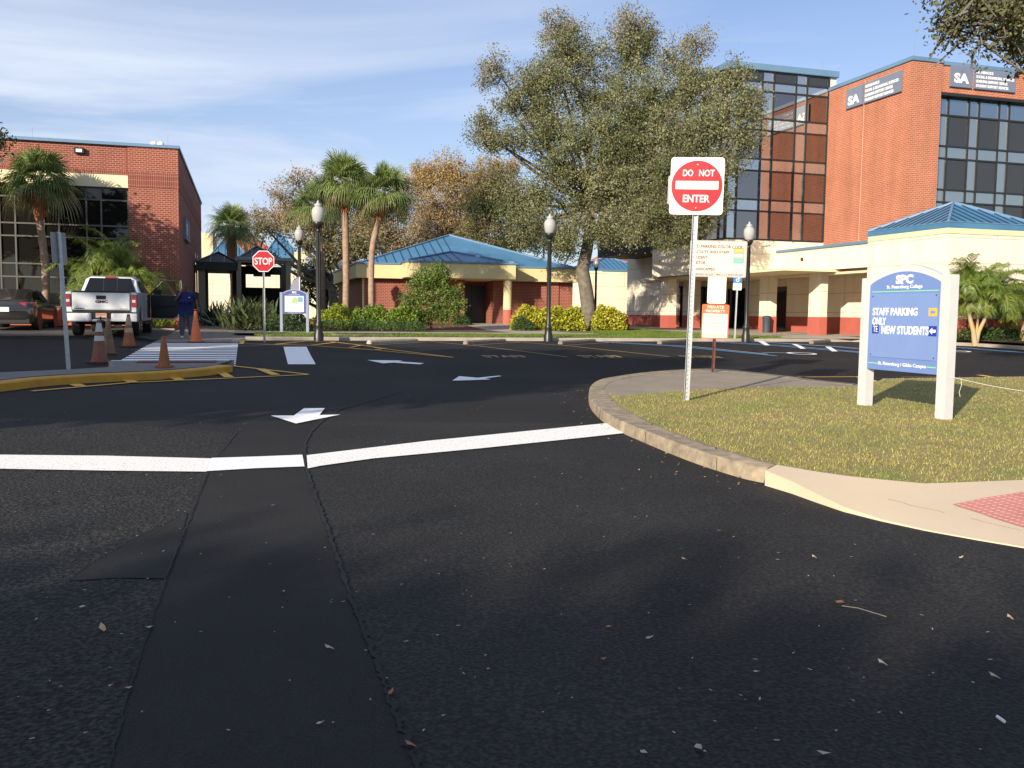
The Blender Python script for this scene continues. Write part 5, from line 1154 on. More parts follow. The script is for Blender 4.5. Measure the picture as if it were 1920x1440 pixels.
mb.build('stems', M_barkD, o)
allp = np.concatenate(allp); V_, F_ = leaves(allp, .085, aspect=.55, rng=rngq); np_mesh('foliage', V_, F_, M_shrub, o)
V_, F_ = leaves(allp[rngq.permutation(len(allp))[:14]] + np.array([0, -.15, 0]), .12, aspect=1, rng=rngq); np_mesh('flowers', V_, F_, mat('red_flower', (.55, .06, .03), .6), o)
# grass blades on the island (real blades, nobody could count them)
from mathutils.geometry import intersect_point_line
poly = np.array([(p[0], p[1]) for p in grass_poly])
def inside(P, poly):
    x, y = P[:, 0], P[:, 1]; c = np.zeros(len(P), bool); j = len(poly) - 1
    for i in range(len(poly)):
        xi, yi = poly[i]; xj, yj = poly[j]
        m = ((yi > y) != (yj > y)) & (x < (xj - xi) * (y - yi) / (yj - yi + 1e-12) + xi); c ^= m; j = i
    return c
rg = np.random.default_rng(77)
P = np.stack([rg.uniform(1.2, 11, 260000), rg.uniform(6.2, 17.6, 260000)], 1); P = P[inside(P, poly)]
dist = np.hypot(P[:, 0], P[:, 1]); P = P[rg.uniform(0, 1, len(P)) < np.clip(1.35 - dist / 17, .3, 1)]
P = P[(P[:, 0] / np.maximum(P[:, 1], .1)) < .66][:105000]
n = len(P); a_ = P @ GA[:2]; z0 = np.where(a_ < -10, -.215, .0215 * a_) + KH
az = rg.uniform(0, 6.283, n); hgt = rg.uniform(.010, .036, n); ln = rg.uniform(.2, 1.6, n) * hgt; wd = rg.uniform(.003, .007, n)
d = np.stack([np.cos(az), np.sin(az), np.zeros(n)], 1); s = np.stack([-np.sin(az), np.cos(az), np.zeros(n)], 1)
B0 = np.stack([P[:, 0], P[:, 1], z0], 1); tip = B0 + d * ln[:, None] + np.array([0, 0, 1]) * hgt[:, None]
V_ = np.empty((n, 3, 3)); V_[:, 0] = B0 - s * wd[:, None]; V_[:, 1] = B0 + s * wd[:, None]; V_[:, 2] = tip
M_blade = mat('grass_blades', (.46, .37, .12), .7, col2=(.25, .30, .06), vscale=1.1, island=.42, transl=.25, detail=4)
g = np_mesh('grass', V_.reshape(-1, 3), np.arange(n * 3).reshape(-1, 3), M_blade); g['kind'] = 'stuff'; g['label'] = 'short dry yellow green grass on the near island'; g['category'] = 'grass'
# green verge grass
P = np.stack([rg.uniform(0.3, 24.5, 160000), rg.uniform(30.85, 43, 160000)], 1)
vp = np.array([(0.3, 30.84), (20.2, 30.84), (20.9, 32.2), (19.6, 34.2), (19.6, 43), (15.7, 43), (15.6, 36.6), (14.3, 36.6), (14, 33.75), (0.3, 33.75)])
P = P[inside(P, vp)][:60000]; n = len(P)
z0 = np.array([V(r, a) for r, a in P]); XY = P[:, :1] * GR[:2] + P[:, 1:] * GA[:2]
az = rg.uniform(0, 6.283, n); hgt = rg.uniform(.03, .08, n); d = np.stack([np.cos(az), np.sin(az), np.zeros(n)], 1); s = np.stack([-np.sin(az), np.cos(az), np.zeros(n)], 1)
B0 = np.column_stack([XY, z0]); tip = B0 + d * (hgt * .7)[:, None] + np.array([0, 0, 1]) * hgt[:, None]
V_ = np.empty((n, 3, 3)); V_[:, 0] = B0 - s * .009; V_[:, 1] = B0 + s * .009; V_[:, 2] = tip
g = np_mesh('grass', V_.reshape(-1, 3), np.arange(n * 3).reshape(-1, 3), mat('verge_blades', (.10, .17, .02), .7, col2=(.20, .25, .045), vscale=.9, island=.35, transl=.25)); g['kind'] = 'stuff'; g['label'] = 'green mown grass of the far verge'; g['category'] = 'grass'
# ------------------------------------------------------------------ street furniture
def sframe(P, yaw, lean=0.0):
    """sign frame: x right, y up, z out of the face towards the viewer; yaw 0 faces -Y"""
    M = Matrix.Translation(Vector(P)) @ Matrix.Rotation(yaw, 4, 'Z') @ Matrix.Rotation(math.radians(90), 4, 'X')
    return M @ Matrix.Rotation(lean, 4, 'Z')
def rrect(w, h, r, cx=0, cy=0, k=5):
    pts = []
    for sx, sy, a0 in ((1, 1, 0), (-1, 1, 90), (-1, -1, 180), (1, -1, 270)):
        for i in range(k + 1):
            an = math.radians(a0 + 90 * i / k); pts.append((cx + sx * (w/2 - r) + r * math.cos(an), cy + sy * (h/2 - r) + r * math.sin(an)))
    return pts
def circ(r, cx=0, cy=0, n=40): return [(cx + r * math.cos(2*math.pi*i/n), cy + r * math.sin(2*math.pi*i/n)) for i in range(n)]
def plate(M, poly, z0, z1, name, m, par): mb = MB(M); mb.prism(poly, z0, z1); return mb.build(name, m, par)
M_sgR = mat('sign_red', (.62, .006, .014), .35, spec=.5); M_sgR2 = mat('stop_red', (.42, .006, .02), .4)
M_sgW = mat('sign_white', (.78, .77, .74), .45); M_sgCream = mat('sign_aged_white', (.60, .53, .47), .55, var=.04, vscale=6)
M_ink = mat('sign_ink', (.045, .035, .03), .6); M_sgBack = mat('sign_back_metal', (.30, .30, .29), .5, metal=.5, var=.12, vscale=5)
M_rust = mat('brown_post', (.13, .045, .032), .6, metal=.2, var=.35, vscale=12)
M_bolt = mat('bolt', (.55, .5, .48), .4, metal=.8)
def upost(M, h, par, m, w=.060, d=.030, holes=True, z=-0.03):
    """U channel post with punched holes, local y up"""
    mb = MB(M); t = .006
    mb.box((-w/2, -.25, z - t), (w/2, h, z)); mb.box((-w/2, -.25, z + .001), (-w/2 + t, h, z + d)); mb.box((w/2 - t, -.25, z + .001), (w/2, h, z + d))
    if holes:
        k = int(h / .06)
        for i in range(k): mb.box((-.005, .05 + i * .06, z + .0005), (.005, .05 + i * .06 + .012, z + .0015), 1)
    return mb.build('post', [m, M_black], par)
# --- do not enter sign ---
b = gnd(1287, 752, KH); yaw = math.radians(-9)
DN = thing('road_sign', 'square white do not enter sign with a red disc on a galvanised post', 'road sign', tuple(b))
Mq = sframe(b, yaw, math.radians(-1.2)); Dd = b.y
S_ = Dd / FPX; htop = 2.08 + (b.z - .40) * 0; sc = 97 * S_ / .762
cy = (b.z * 0) + (752 - 351) * S_ * .995; w = .762 * sc; 
upost(Mq, cy + .30, DN, M_galv, w=.075, d=.04)
fb = plate(Mq, rrect(w, w * 1.075, .045), 0, .003, 'sign_board', M_sgW, DN); fb.location = (0, 0, 0)
def shift(M, x, y, z=0): return M @ Matrix.Translation((x, y, z))
bpy.data.objects.remove(fb); Mc = shift(Mq, 0, cy)
plate(Mc, rrect(w, w * 1.075, .045), 0.010, .014, 'sign_board', M_sgW, DN)
plate(Mc, circ(w * .478, 0, 0, 56), .0142, .0155, 'red_disc', M_sgR, DN)
plate(Mc, rrect(w * .80, w * .155, .006, 0, .012), .0157, .0168, 'white_bar', M_sgW, DN)
mb = text_mb('DO', Mc @ Matrix.Translation((0, 0, .0157)), -w * .175, w * .245, w * .19, w * .125, depth=.0012, bold=.02)
text_mb('NOT', Mc @ Matrix.Translation((0, 0, .0157)), w * .175, w * .245, w * .29, w * .125, mb=mb, depth=.0012, bold=.02)
text_mb('ENTER', Mc @ Matrix.Translation((0, 0, .0157)), 0, -w * .235, w * .50, w * .14, mb=mb, depth=.0012, bold=.02)
mb.build('lettering', M_sgW, DN)
mb = MB(Mc)
for yy in (w * .40, -w * .415): mb.lathe([(.012, .0157), (.012, .021), (.005, .024)], (0, yy, 0), 10)
mb.build('bolt', M_bolt, DN)
plate(shift(Mq, -.035, cy - .05), rrect(w * .98, w * .55, .03), -.05, -.046, 'rear_sign_board', M_sgBack, DN)
# --- parking colour code post ---
b = gnd(1337, 698, KH); Dc = b.y; S_ = Dc / FPX; Mq = sframe(b, math.radians(-4), math.radians(-.9))
CC = thing('sign_post', 'brown post carrying the parking colour code board and a red private property notice', 'sign post', tuple(b))
upost(Mq, (698 - 455) * S_, CC, M_rust, w=.055)
def at_px(x, y): return ((x - 1340) * S_, (698 - y) * S_)
cx_, cy_ = at_px(1340, 486.5); w = 104 * S_; h = 67 * S_; Mc = shift(Mq, cx_, cy_)
bd = plate(Mc, rrect(w, h, .03), .0, .004, 'colour_code_board', M_sgCream, CC)
mb = MB(); 
o_ = rrect(w - .02, h - .02, .026); i_ = rrect(w - .03, h - .03, .022); n = len(o_)
mb.add([(x, y, .0048) for x, y in o_] + [(x, y, .0048) for x, y in i_], [(k, (k+1) % n, n + (k+1) % n, n + k) for k in range(n)], 0, Mc)
Mt = Mc @ Matrix.Translation((0, 0, .0044)); lx = -w * .45
for t, y, ww, hh in (('SPC PARKING COLOR CODE', .335, .87, .085), ('FACULTY AND STAFF', .185, .64, .08), ('STUDENT', .03, .26, .08), ('VISITOR', -.115, .23, .08), ('HANDICAPPED', -.29, .40, .08), ('PARKING RULES STRICTLY ENFORCED', -.435, .90, .055)):
    text_mb(t, Mt, lx, y * h, ww * w, hh * h, mb=mb, depth=.0010, align='L', bold=.02)
mb.build('lettering', M_ink, bd)
for (px, py, pw, ph, m) in ((1377.5, 470.5, 17, 7, mat('swatch_yellow', (.75, .48, .12), .5)), (1377.5, 480, 17, 7, M_sgCream), (1377.5, 489.5, 17, 7, mat('swatch_green', (.16, .62, .42), .5)), (1378, 501, 11, 11, mat('swatch_pale', (.70, .68, .76), .5))):
    x, y = at_px(px, py); x -= cx_; y -= cy_
    plate(Mc, rrect(pw * S_ + .014, ph * S_ + .014, .002, x, y), .0042, .0047, 'swatch_border', M_ink, bd)
    plate(Mc, rrect(pw * S_, ph * S_, .002, x, y), .0049, .0056, 'swatch', m, bd)
x, y = at_px(1340, 544.5); Mc = shift(Mq, x, y)
bl = plate(Mc, rrect(34 * S_, 50 * S_, .03), .0, .003, 'faded_plate', mat('faded_yellow_white', (.74, .72, .56), .55, var=.05, vscale=8), CC)
mb = text_mb('STAFF', Mc @ Matrix.Translation((0, 0, .0034)), 0, .13, .22, .055, depth=.0008); text_mb('PARKING', Mc @ Matrix.Translation((0, 0, .0034)), 0, .0, .25, .055, mb=mb, depth=.0008); text_mb('ONLY', Mc @ Matrix.Translation((0, 0, .0034)), 0, -.13, .18, .055, mb=mb, depth=.0008)
mb.build('faded_lettering', mat('faded_ink', (.60, .61, .45), .6), bl)
x, y = at_px(1339.5, 603); Mc = shift(Mq, x, y); w = 50 * S_; h = 64 * S_
M_or = mat('notice_red', (.68, .13, .06), .5); M_pink = mat('notice_cream', (.76, .66, .52), .55); M_fr = mat('faded_red_ink', (.60, .30, .17), .6)
pn = plate(Mc, rrect(w, h, .028), .0, .003, 'private_property_notice', M_or, CC)
plate(Mc, rrect(w - .04, h * .70, .015, 0, -h * .12), .0032, .0042, 'notice_field', M_pink, pn)
Mt = Mc @ Matrix.Translation((0, 0, .0034)); mb = text_mb('PRIVATE', Mt, 0, h * .42, w * .60, h * .085, depth=.0009, bold=.02); text_mb('PROPERTY', Mt, 0, h * .305, w * .72, h * .085, mb=mb, depth=.0009, bold=.02); mb.build('lettering', M_pink, pn)
Mt = Mc @ Matrix.Translation((0, 0, .0044)); mb = MB()
for t, yy, ww in (('Vendors, Soliciting,', .165, .80), ('Handbills,', .06, .38), ('Overnight Parking,', -.045, .72), ('Truck Parking and', -.155, .72), ('Trash Dumping', -.265, .55), ('ARE PROHIBITED', -.395, .82)):
    text_mb(t, Mt, 0, yy * h, ww * w, h * (.07 if yy > -.39 else .062), mb=mb, depth=.0008, bold=.01 if yy < -.39 else 0)
mb.build('lettering', M_fr, pn)
mb = MB(Mq)
for (px, py) in ((1340, 456), (1340, 516), (1340, 523), (1340, 566), (1340, 575), (1340, 630)):
    x, y = at_px(px, py); mb.lathe([(.010, .004), (.010, .010), (.004, .013)], (x, y, 0), 8)
mb.build('bolt', M_rust, CC)
# --- stop sign ---
b = gnd(496, 642, 0); Ds = b.y; S_ = Ds / FPX; Mq = sframe(b, math.radians(9), math.radians(.2))
ST = thing('stop_sign', 'red octagonal stop sign on a thin silver post by the yellow hatching', 'stop sign', tuple(b))
upost(Mq, (642 - 480) * S_, ST, M_galv, w=.065)
Mc = shift(Mq, 0, (642 - 491) * S_); Ro = 19.8 * S_ / math.cos(math.pi / 8) * .98
octo = lambda R_: [(R_ * math.cos(math.pi/8 + k*math.pi/4), R_ * math.sin(math.pi/8 + k*math.pi/4)) for k in range(8)]
plate(Mc, octo(Ro), 0.004, .007, 'sign_board', M_sgW, ST); plate(Mc, octo(Ro * .935), .0075, .0085, 'red_field', M_sgR2, ST)
text_mb('STOP', Mc @ Matrix.Translation((0, 0, .0087)), 0, 0, Ro * 1.50, Ro * .62, depth=.0015, bold=.012).build('lettering', M_sgW, ST)
# --- disabled bay sign ---
b = gnd(1377, 640, 0.0); Dh = b.y; S_ = Dh / FPX; Mq = sframe(b, math.radians(-10), math.radians(-1.2))
HC = thing('parking_sign', 'small blue and white disabled parking sign on a thin silver post', 'parking sign', tuple(b))
upost(Mq, (640 - 512) * S_, HC, M_galv, w=.06)
Mc = shift(Mq, 0, (640 - 524) * S_); w = 15.5 * S_
M_hb = mat('access_blue', (.01, .15, .55), .45)
plate(Mc, rrect(w, 22 * S_ * .75, .02), .003, .006, 'blue_plate', M_hb, HC)
mb = MB(Mc); q = circ(w * .20, 0, -.04, 20); q2 = circ(w * .13, 0, -.04, 20)
mb.add([(x, y, .0072) for x, y in q] + [(x, y, .0072) for x, y in q2], [(k, (k+1) % 20, 20 + (k+1) % 20, 20 + k) for k in range(20)])
mb.prism([(-.03, .12), (.0, .12), (.03, .02), (.09, .0), (.09, .03), (.0, .05)], .007, .008); mb.prism(circ(.02, -.02, .15, 10), .007, .008)
mb.build('wheelchair_mark', M_sgW, HC)
Md = shift(Mq, 0, (640 - 538) * S_); lp = plate(Md, rrect(w * 1.0, 13 * S_, .015), .003, .006, 'lower_plate', M_sgW, HC)
mb = MB()
for t, yy, ww in (('PARKING BY', .07, .8), ('DISABLED', .025, .7), ('PERMIT ONLY', -.02, .85), ('$250 FINE', -.065, .6)): text_mb(t, Md @ Matrix.Translation((0, 0, .0065)), 0, yy, ww * w, .024, mb=mb, depth=.001)
mb.build('lettering', M_ink, lp)
# --- sign seen from behind, left ---
b = gnd(127, 693, KH); Dl = b.y; S_ = Dl / FPX; 
BS = thing('road_sign', 'plain grey back of a road sign on a leaning post at the left kerb', 'road sign', tuple(b))
Mq = sframe(b, math.radians(180 + 66), math.radians(-.0)) ; Mq = Matrix.Translation(b) @ Matrix.Rotation(math.radians(-2.6), 4, 'Y') @ Matrix.Translation(-b) @ Mq
upost(Mq, (693 - 437) * S_, BS, M_galv, w=.06, holes=False, z=-.034)
Mc = shift(Mq, 0, (693 - 466) * S_); plate(Mc, rrect(.30, 57 * S_, .02), .0, .003, 'sign_board', M_sgBack, BS)
plate(Mc, rrect(.296, 56.6 * S_, .02), .0031, .0036, 'sign_face', M_sgW, BS)
# --- big campus sign ---
dl, dr = 12.25, 10.93
PL = atd(1621.5, 755, dl); PR = atd(1768.5, 795, dr); 
exv = Vector((PR.x - PL.x, PR.y - PL.y, 0)); Wd = exv.length; exv.normalize(); nv = Vector((exv.y, -exv.x, 0))
zT = (1.55 + (595.3 - 522.5) / FPX * dl + 1.55 + (596.8 - 515.4) / FPX * dr) / 2
zb = min(HXY(PL.x, PL.y), HXY(PR.x, PR.y)) + KH
SG = thing('campus_sign', 'large blue campus sign with an arched white top and two square white posts', 'sign', (PL.x, PL.y, zb), math.atan2(exv.y, exv.x))
Ms = Matrix((exv, Vector((0, 0, 1)), nv)).transposed().to_4x4(); Ms.translation = Vector((PL.x, PL.y, 0))
M_pw = mat('sign_post_white', (.52, .53, .53), .55, var=.05, vscale=5, bump=.1); M_blue = mat('campus_blue', (.135, .215, .47), .5, var=.03, vscale=3); M_blueP = mat('campus_blue_panel', (.165, .25, .50), .42, var=.03, vscale=3)
pw = .145
for x in (0, Wd): mb = MB(Ms); mb.box((x - pw/2, zb - .3, -pw/2), (x + pw/2, zT, pw/2)); mb.build('post', M_pw, SG, bevel=.006)
x0, x1 = pw/2 - .01, Wd - pw/2 + .01; zB = 1.55 + (595.3 - 690.5) / FPX * dl; W2_ = x1 - x0; xm = (x0 + x1) / 2
def arch(x0, x1, zb_, zs, rise, n=26):
    return [(x0, zb_), (x1, zb_)] + [(x1 + (x0 - x1) * i / n, zs + rise * max(0.0, math.sin(math.pi * i / n)) ** .82) for i in range(n + 1)]
plate(Ms, arch(x0 + .002, x1 - .002, zB, zT - .035, .185), -.05, .045, 'panel', M_pw, SG)
plate(Ms, arch(x0 + .003, x1 - .003, zB + .002, zT - .10, .165), .0455, .052, 'blue_face', M_blue, SG)
pz0, pz1 = zB + .17, zT - .215
pn = plate(Ms, [(x0 + .05, pz0), (x1 - .05, pz0), (x1 - .05, pz1), (x0 + .05, pz1)], .0525, .060, 'message_panel', M_blueP, SG)
mb = MB(Ms)
for x in (x0 + .08, x1 - .08):
    for z in (pz0 + .03, pz1 - .03): mb.lathe([(.010, .060), (.010, .063)], (x, z, 0), 8)
mb.build('screw', mat('blue_screw', (.02, .03, .12), .5), SG)
Mt = Ms @ Matrix.Translation((0, 0, .0523)); 
def serif_text(s, M, x, y, w, h, mb, bold=.035):
    """heavy roman letters: bold strokes with little foot and head bars"""
    text_mb(s, M, x, y, w, h, mb=mb, depth=.0035, bold=bold)
    return mb
mb = MB(); serif_text('SPC', Mt, xm, zT - .035, .30, .115, mb, .045)
for xx in (-.045,): mb.box((xm + xx - .02, zT - .0925, 0), (xm + xx + .03, zT - .0855, .0034), 0, Mt); mb.box((xm + xx - .02, zT + .0155, 0), (xm + xx + .02, zT + .0225, .0034), 0, Mt)
serif_text('St. Petersburg College', Mt, xm, zT - .135, .62, .058, mb, .004)
serif_text('St. Petersburg / Gibbs Campus', Mt, xm + .01, zB + .085, .84, .058, mb, .004); mb.build('lettering', M_let, SG)
M_gl = mat('sign_green_line', (.22, .62, .30), .5); mb = MB(Ms); mb.box((x0 + .05, pz1 + .022, .0525), (x1 - .05, pz1 + .034, .055)); mb.box((x0 + .04, zB + .08, .0525), (xm - .42, zB + .092, .055)); mb.box((xm + .44, zB + .08, .0525), (x1 - .04, zB + .092, .055)); mb.build('green_line', M_gl, SG)
Mt = Ms @ Matrix.Translation((0, 0, .0605)); PH = pz1 - pz0
def rowz(f): return pz1 - PH * f
for t_, x_, f_, w_, h_ in (('STAFF PARKING', .09, .28, .80, .100), ('ONLY', .09, .432, .255, .100), ('NEW STUDENTS', .27, .565, .82, .108)): text_mb(t_, Mt, x0 + x_, rowz(f_), w_, h_, depth=.003, bold=.022, align='L').build('lettering', M_let, pn)
M_dblue = mat('deep_blue_tile', (.018, .04, .30), .4); M_ytile = mat('yellow_tile', (.72, .42, .03), .5)
def tile(cx, cz, w, h, m): return plate(Ms, [(cx - w/2, cz - h/2), (cx + w/2, cz - h/2), (cx + w/2, cz + h/2), (cx - w/2, cz + h/2)], .0605, .0625, 'tile', m, pn)
def arrow(cx, cz, s, m): return plate(Ms, [(cx - s, cz), (cx - s*.1, cz + s*.75), (cx - s*.1, cz + s*.32), (cx + s*.9, cz + s*.32), (cx + s*.9, cz - s*.32), (cx - s*.1, cz - s*.32), (cx - s*.1, cz - s*.75)], .0628, .0640, 'arrow', m, pn)
tile(x1 - .125, rowz(.285), .135, .10, M_ytile); arrow(x1 - .125, rowz(.285), .045, M_blue)
tile(x1 - .115, rowz(.565), .13, .125, M_dblue); arrow(x1 - .115, rowz(.565), .055, M_let)
tile(x0 + .155, rowz(.555), .125, .12, M_dblue); text_mb('TE', Ms @ Matrix.Translation((0, 0, .0628)), x0 + .155, rowz(.555), .085, .08, depth=.0015).build('lettering', M_let, pn)
# string tied to the right post
pa = Ms @ Vector((Wd + pw/2, 1.55 + (596.8 - 705) / FPX * dr, 0)); pb = atd(1990, 741, 10.6)
mb = MB(); mb.tube([pa.lerp(pb, t) + Vector((0, 0, -.03 * math.sin(math.pi * t))) for t in np.linspace(0, 1, 9)], .0022, 5)
kn = pa.lerp(pb, .10); mb.tube([kn, kn + Vector((.01, 0, -.08)), kn + Vector((-.01, .01, -.17)), kn + Vector((.0, 0, -.22))], .0022, 5)
tag(mb.build('string', M_white), 'thin white string tied to the right post of the blue campus sign', 'string')
mb = MB(); mb.tube([pb, Vector((pb.x + .02, pb.y, HXY(pb.x, pb.y) + KH - .1))], .012, 6); tag(mb.build('stake', M_white), 'thin stake holding the far end of the white string', 'stake')
# --- campus map sign ---
dm = 34.5; A = atd(528, 603, dm); B = atd(576.5, 604, dm); S_ = dm / FPX; zg = V(*world2ra(A.x, A.y))
MS = thing('map_sign', 'small blue and white campus map sign with an arched top beside the spiky clump', 'sign', (A.x, A.y, zg))
Mm = sframe((A.x, A.y, 0), math.radians(2)); Wm = (B - A).length; zt = atd(528, 548, dm).z; zbt = atd(528, 588, dm).z
for x in (0, Wm): mb = MB(Mm); mb.box((x - .05, zg - .2, -.05), (x + .05, zt, .05)); mb.build('post', mat('pale_blue_post', (.20, .24, .33), .5), MS)
plate(Mm, arch(.05, Wm - .05, zbt, zt - .02, .14), -.03, .03, 'panel', MATS['pale_blue_post'], MS)
bf = plate(Mm, arch(.06, Wm - .06, zbt + .01, zt - .06, .14), .031, .035, 'blue_face', mat('map_blue', (.03, .05, .22), .5), MS)
mz0, mz1 = zbt + .07, zt - .13
mp_ = plate(Mm, [(.13, mz0), (Wm - .13, mz0), (Wm - .13, mz1), (.13, mz1)], .036, .039, 'map_sheet', mat('map_paper', (.50, .54, .60), .4), MS)
mb = MB(Mm); hh = mz1 - mz0; ww = Wm - .26
mb.prism([(.13 + ww*.35, mz0 + hh*.55), (.13 + ww*.65, mz0 + hh*.5), (.13 + ww*.72, mz0 + hh*.75), (.13 + ww*.6, mz0 + hh*.93), (.13 + ww*.45, mz0 + hh*.9)], .0395, .040); mb.build('map_land', mat('map_green', (.30, .40, .18), .5), mp_)
mb = MB(Mm); mb.box((.13 + ww*.70, mz0 + hh*.62, .0402), (.13 + ww*.94, mz0 + hh*.92, .0406)); mb.build('map_water', mat('map_sea', (.10, .28, .48), .5), mp_)
mb = MB(Mm)
for i in range(9): mb.box((.16 + (i % 2) * ww * .5, mz0 + hh * (.06 + .045 * i), .0402), (.16 + (i % 2) * ww * .5 + ww * .3, mz0 + hh * (.06 + .045 * i) + .008, .0405))
for i in range(5): mb.box((.16, mz0 + hh * (.58 + .07 * i), .0402), (.16 + ww * .22, mz0 + hh * (.58 + .07 * i) + .01, .0405))
mb.build('map_key', mat('map_ink', (.22, .22, .26), .6), mp_)
text_mb('SPC', Mm @ Matrix.Translation((0, 0, .0355)), Wm/2, zt - .0, .17, .075, depth=.002, bold=.03).build('lettering', M_let, bf)
text_mb('St. Petersburg College', Mm @ Matrix.Translation((0, 0, .0355)), Wm/2, zt - .085, .42, .035, depth=.002).build('lettering', M_let, bf)
text_mb('St. Petersburg / Gibbs Campus', Mm @ Matrix.Translation((0, 0, .0355)), Wm/2, zbt + .035, .50, .028, depth=.002).build('lettering', M_let, bf)
# --- lamps ---
M_post = mat('lamp_post_black', (.014, .016, .015), .4, var=.2); M_globe = mat('acorn_globe', (.56, .56, .54), .2, transl=.35)
def lamp(label, px, py_base, d, ytop, r=1.0, green=False):
    b = atd(px, py_base, d); hgt = (py_base - ytop) * d / FPX
    o = thing('street_lamp', label, 'street lamp', tuple(b), 0, 'acorn street lamps'); k = hgt / 4.3 if r == 1.0 else r
    mb = MB(Matrix.Translation(b) @ Matrix.Scale(hgt / 4.3, 4)); c = (0, 0, 0)
    mb.lathe([(.16, -.3), (.16, .05), (.13, .12), (.12, .30), (.135, .34), (.10, .42), (.075, .50), (.072, 1.0), (.062, 3.30), (.075, 3.32), (.075, 3.36), (.058, 3.40)], c, 16)
    for j in range(8):
        an = j * math.pi / 4; mb.box((-.006 + .070 * math.cos(an), -.006 + .07 * math.sin(an), .5), (.006 + .070 * math.cos(an), .006 + .07 * math.sin(an), 3.28))
    mb.build('pole', M_post, o, smooth=50)
    mb = MB(Matrix.Translation(b) @ Matrix.Scale(hgt / 4.3, 4)); mb.lathe([(.058, 3.40), (.12, 3.47), (.15, 3.53), (.165, 3.60), (.15, 3.62)], c, 16); mb.build('fitter', M_post, o, smooth=50)
    mb = MB(Matrix.Translation(b) @ Matrix.Scale(hgt / 4.3, 4)); mb.lathe([(.13, 3.62), (.175, 3.70), (.205, 3.85), (.20, 3.98), (.15, 4.07), (.10, 4.10), (.12, 4.13), (.115, 4.17), (.07, 4.20), (.035, 4.23), (.04, 4.26), (.012, 4.30)], c, 24)
    g = mb.build('globe', M_globe, o, smooth=60)
    mb = MB(Matrix.Translation(b) @ Matrix.Scale(hgt / 4.3, 4)); mb.lathe([(.05, 3.63), (.06, 3.75), (.05, 3.9)], c, 10); mb.build('lamp_bulb', M_sgW, g)
    return o
lamp('nearest tall black acorn street lamp left of the centre, before the palms', 597.5, 630, 29.0, 379)
lamp('black acorn street lamp between the entrance column and the big oak', 1028, 632, 31.8, 403)
lamp('black acorn street lamp right of the parking colour code board', 1398.5, 631, 34.0, 418)
LA = lamp('smaller far acorn street lamp with a pennant, behind the campus map sign', 562, 602, 42.0, 424)
lamp('small far acorn street lamp just right of the big oak trunk', 1116, 600, 55.0, 484)
# pennant beside the far lamp
q = [atd(x, y, 36.5) for x, y in ((554.5, 546), (544.5, 541), (546, 533), (552, 526), (561, 519.5), (561.5, 545))]
mb = MB(); mb.add(q, [(0, 1, 2, 3, 4, 5)]); mb.add([p + Vector((0, .012, 0)) for p in q], [(5, 4, 3, 2, 1, 0)]); mb.add([q[4], q[5], q[5] + Vector((0, .012, 0)), q[4] + Vector((0, .012, 0))], [(0, 1, 2, 3)])
fo = thing('banner', 'small grey pennant with a white edge above the map sign', 'banner', tuple(atd(561.5, 600, 36.5)))
mb.build('cloth', mat('pennant_grey', (.20, .20, .27), .7), fo); mb = MB(); mb.tube([atd(562, 603, 36.5), atd(561.8, 519, 36.5)], .02, 6); mb.build('pole', M_white, fo)
# trash bin near the entrance
b = G(RC - .30, 38.75, V(RC - .5, 38.4))
tb = thing('trash_bin', 'dark blue grey litter bin beside the second colonnade pillar', 'trash bin', tuple(b)); M_bin = mat('bin_blue', (.035, .06, .075), .6)
mb = MB(Matrix.Translation(b)); mb.lathe([(.17, 0), (.19, .02), (.20, .70), (.21, .72)], (0, 0, 0), 16); mb.build('body', M_bin, tb, smooth=40)
mb = MB(Matrix.Translation(b)); mb.lathe([(.215, .72), (.215, .77), (.17, .82), (.08, .84)], (0, 0, 0), 16); mb.build('lid', M_bin, tb, smooth=40)
# --- cones ---
def cone(label, px, py, ytop, col, base, bands, tilt=0, bw=1.0):
    b = gnd(px, py, 0.002) if label[:5] != 'brown' else gnd(px, py, .002); h = (py - ytop) * b.y / FPX
    if 'kerb tip' in label: b = gnd(px, py, KH + .006); h = (py - ytop) * b.y / FPX
    o = thing('traffic_cone', label, 'traffic cone', tuple(b), math.radians(tilt), 'traffic cones around the crosswalk'); M = Matrix.Translation(b) @ Matrix.Rotation(math.radians(tilt), 4, 'Z')
    R_ = h * .185 * bw; mb = MB(M); s = R_ * 1.32
    mb.prism(rrect(2*s, 2*s, .04), 0, .035); mb.build('base', base, o)
    rad = lambda t: .035 + (R_ - .035) * (1 - t) ** 1.06
    mb = MB(M); P_ = [(rad(t), .035 + (h - .035) * t) for t in np.linspace(0, 1, 12)] ; mb.lathe(P_ + [(.026, h)], (0, 0, 0), 24); mb.build('body', col, o, smooth=50)
    for (t0, t1, m) in bands:
        mb = MB(M); mb.lathe([(rad(t) + .004, .035 + (h - .035) * t) for t in np.linspace(t0, t1, 5)], (0, 0, 0), 24); mb.build('collar', m, o, smooth=50)
M_cO = mat('cone_bright_orange', (.75, .17, .06), .6, var=.12, vscale=9); M_cOd = mat('cone_dirty_orange', (.40, .13, .045), .8, col2=(.22, .09, .04), vscale=9)
M_cRd = mat('cone_grimy_red', (.30, .11, .065), .8, col2=(.15, .075, .055), vscale=9); M_cG = mat('cone_sooty', (.30, .15, .06), .8, col2=(.10, .09, .075), vscale=6)
M_cB = mat('cone_base_dark', (.09, .035, .025), .85, var=.3); M_cW = mat('cone_white_collar', (.55, .54, .50), .6, var=.15, vscale=14); M_cY = mat('cone_grey_collar', (.36, .30, .20), .7, var=.3, vscale=14)
cone('grimy cone with two white collars, nearest the leaning sign post', 187, 681, 600, M_cRd, M_cB, [(.50, .62, M_cW), (.72, .93, M_cW)])
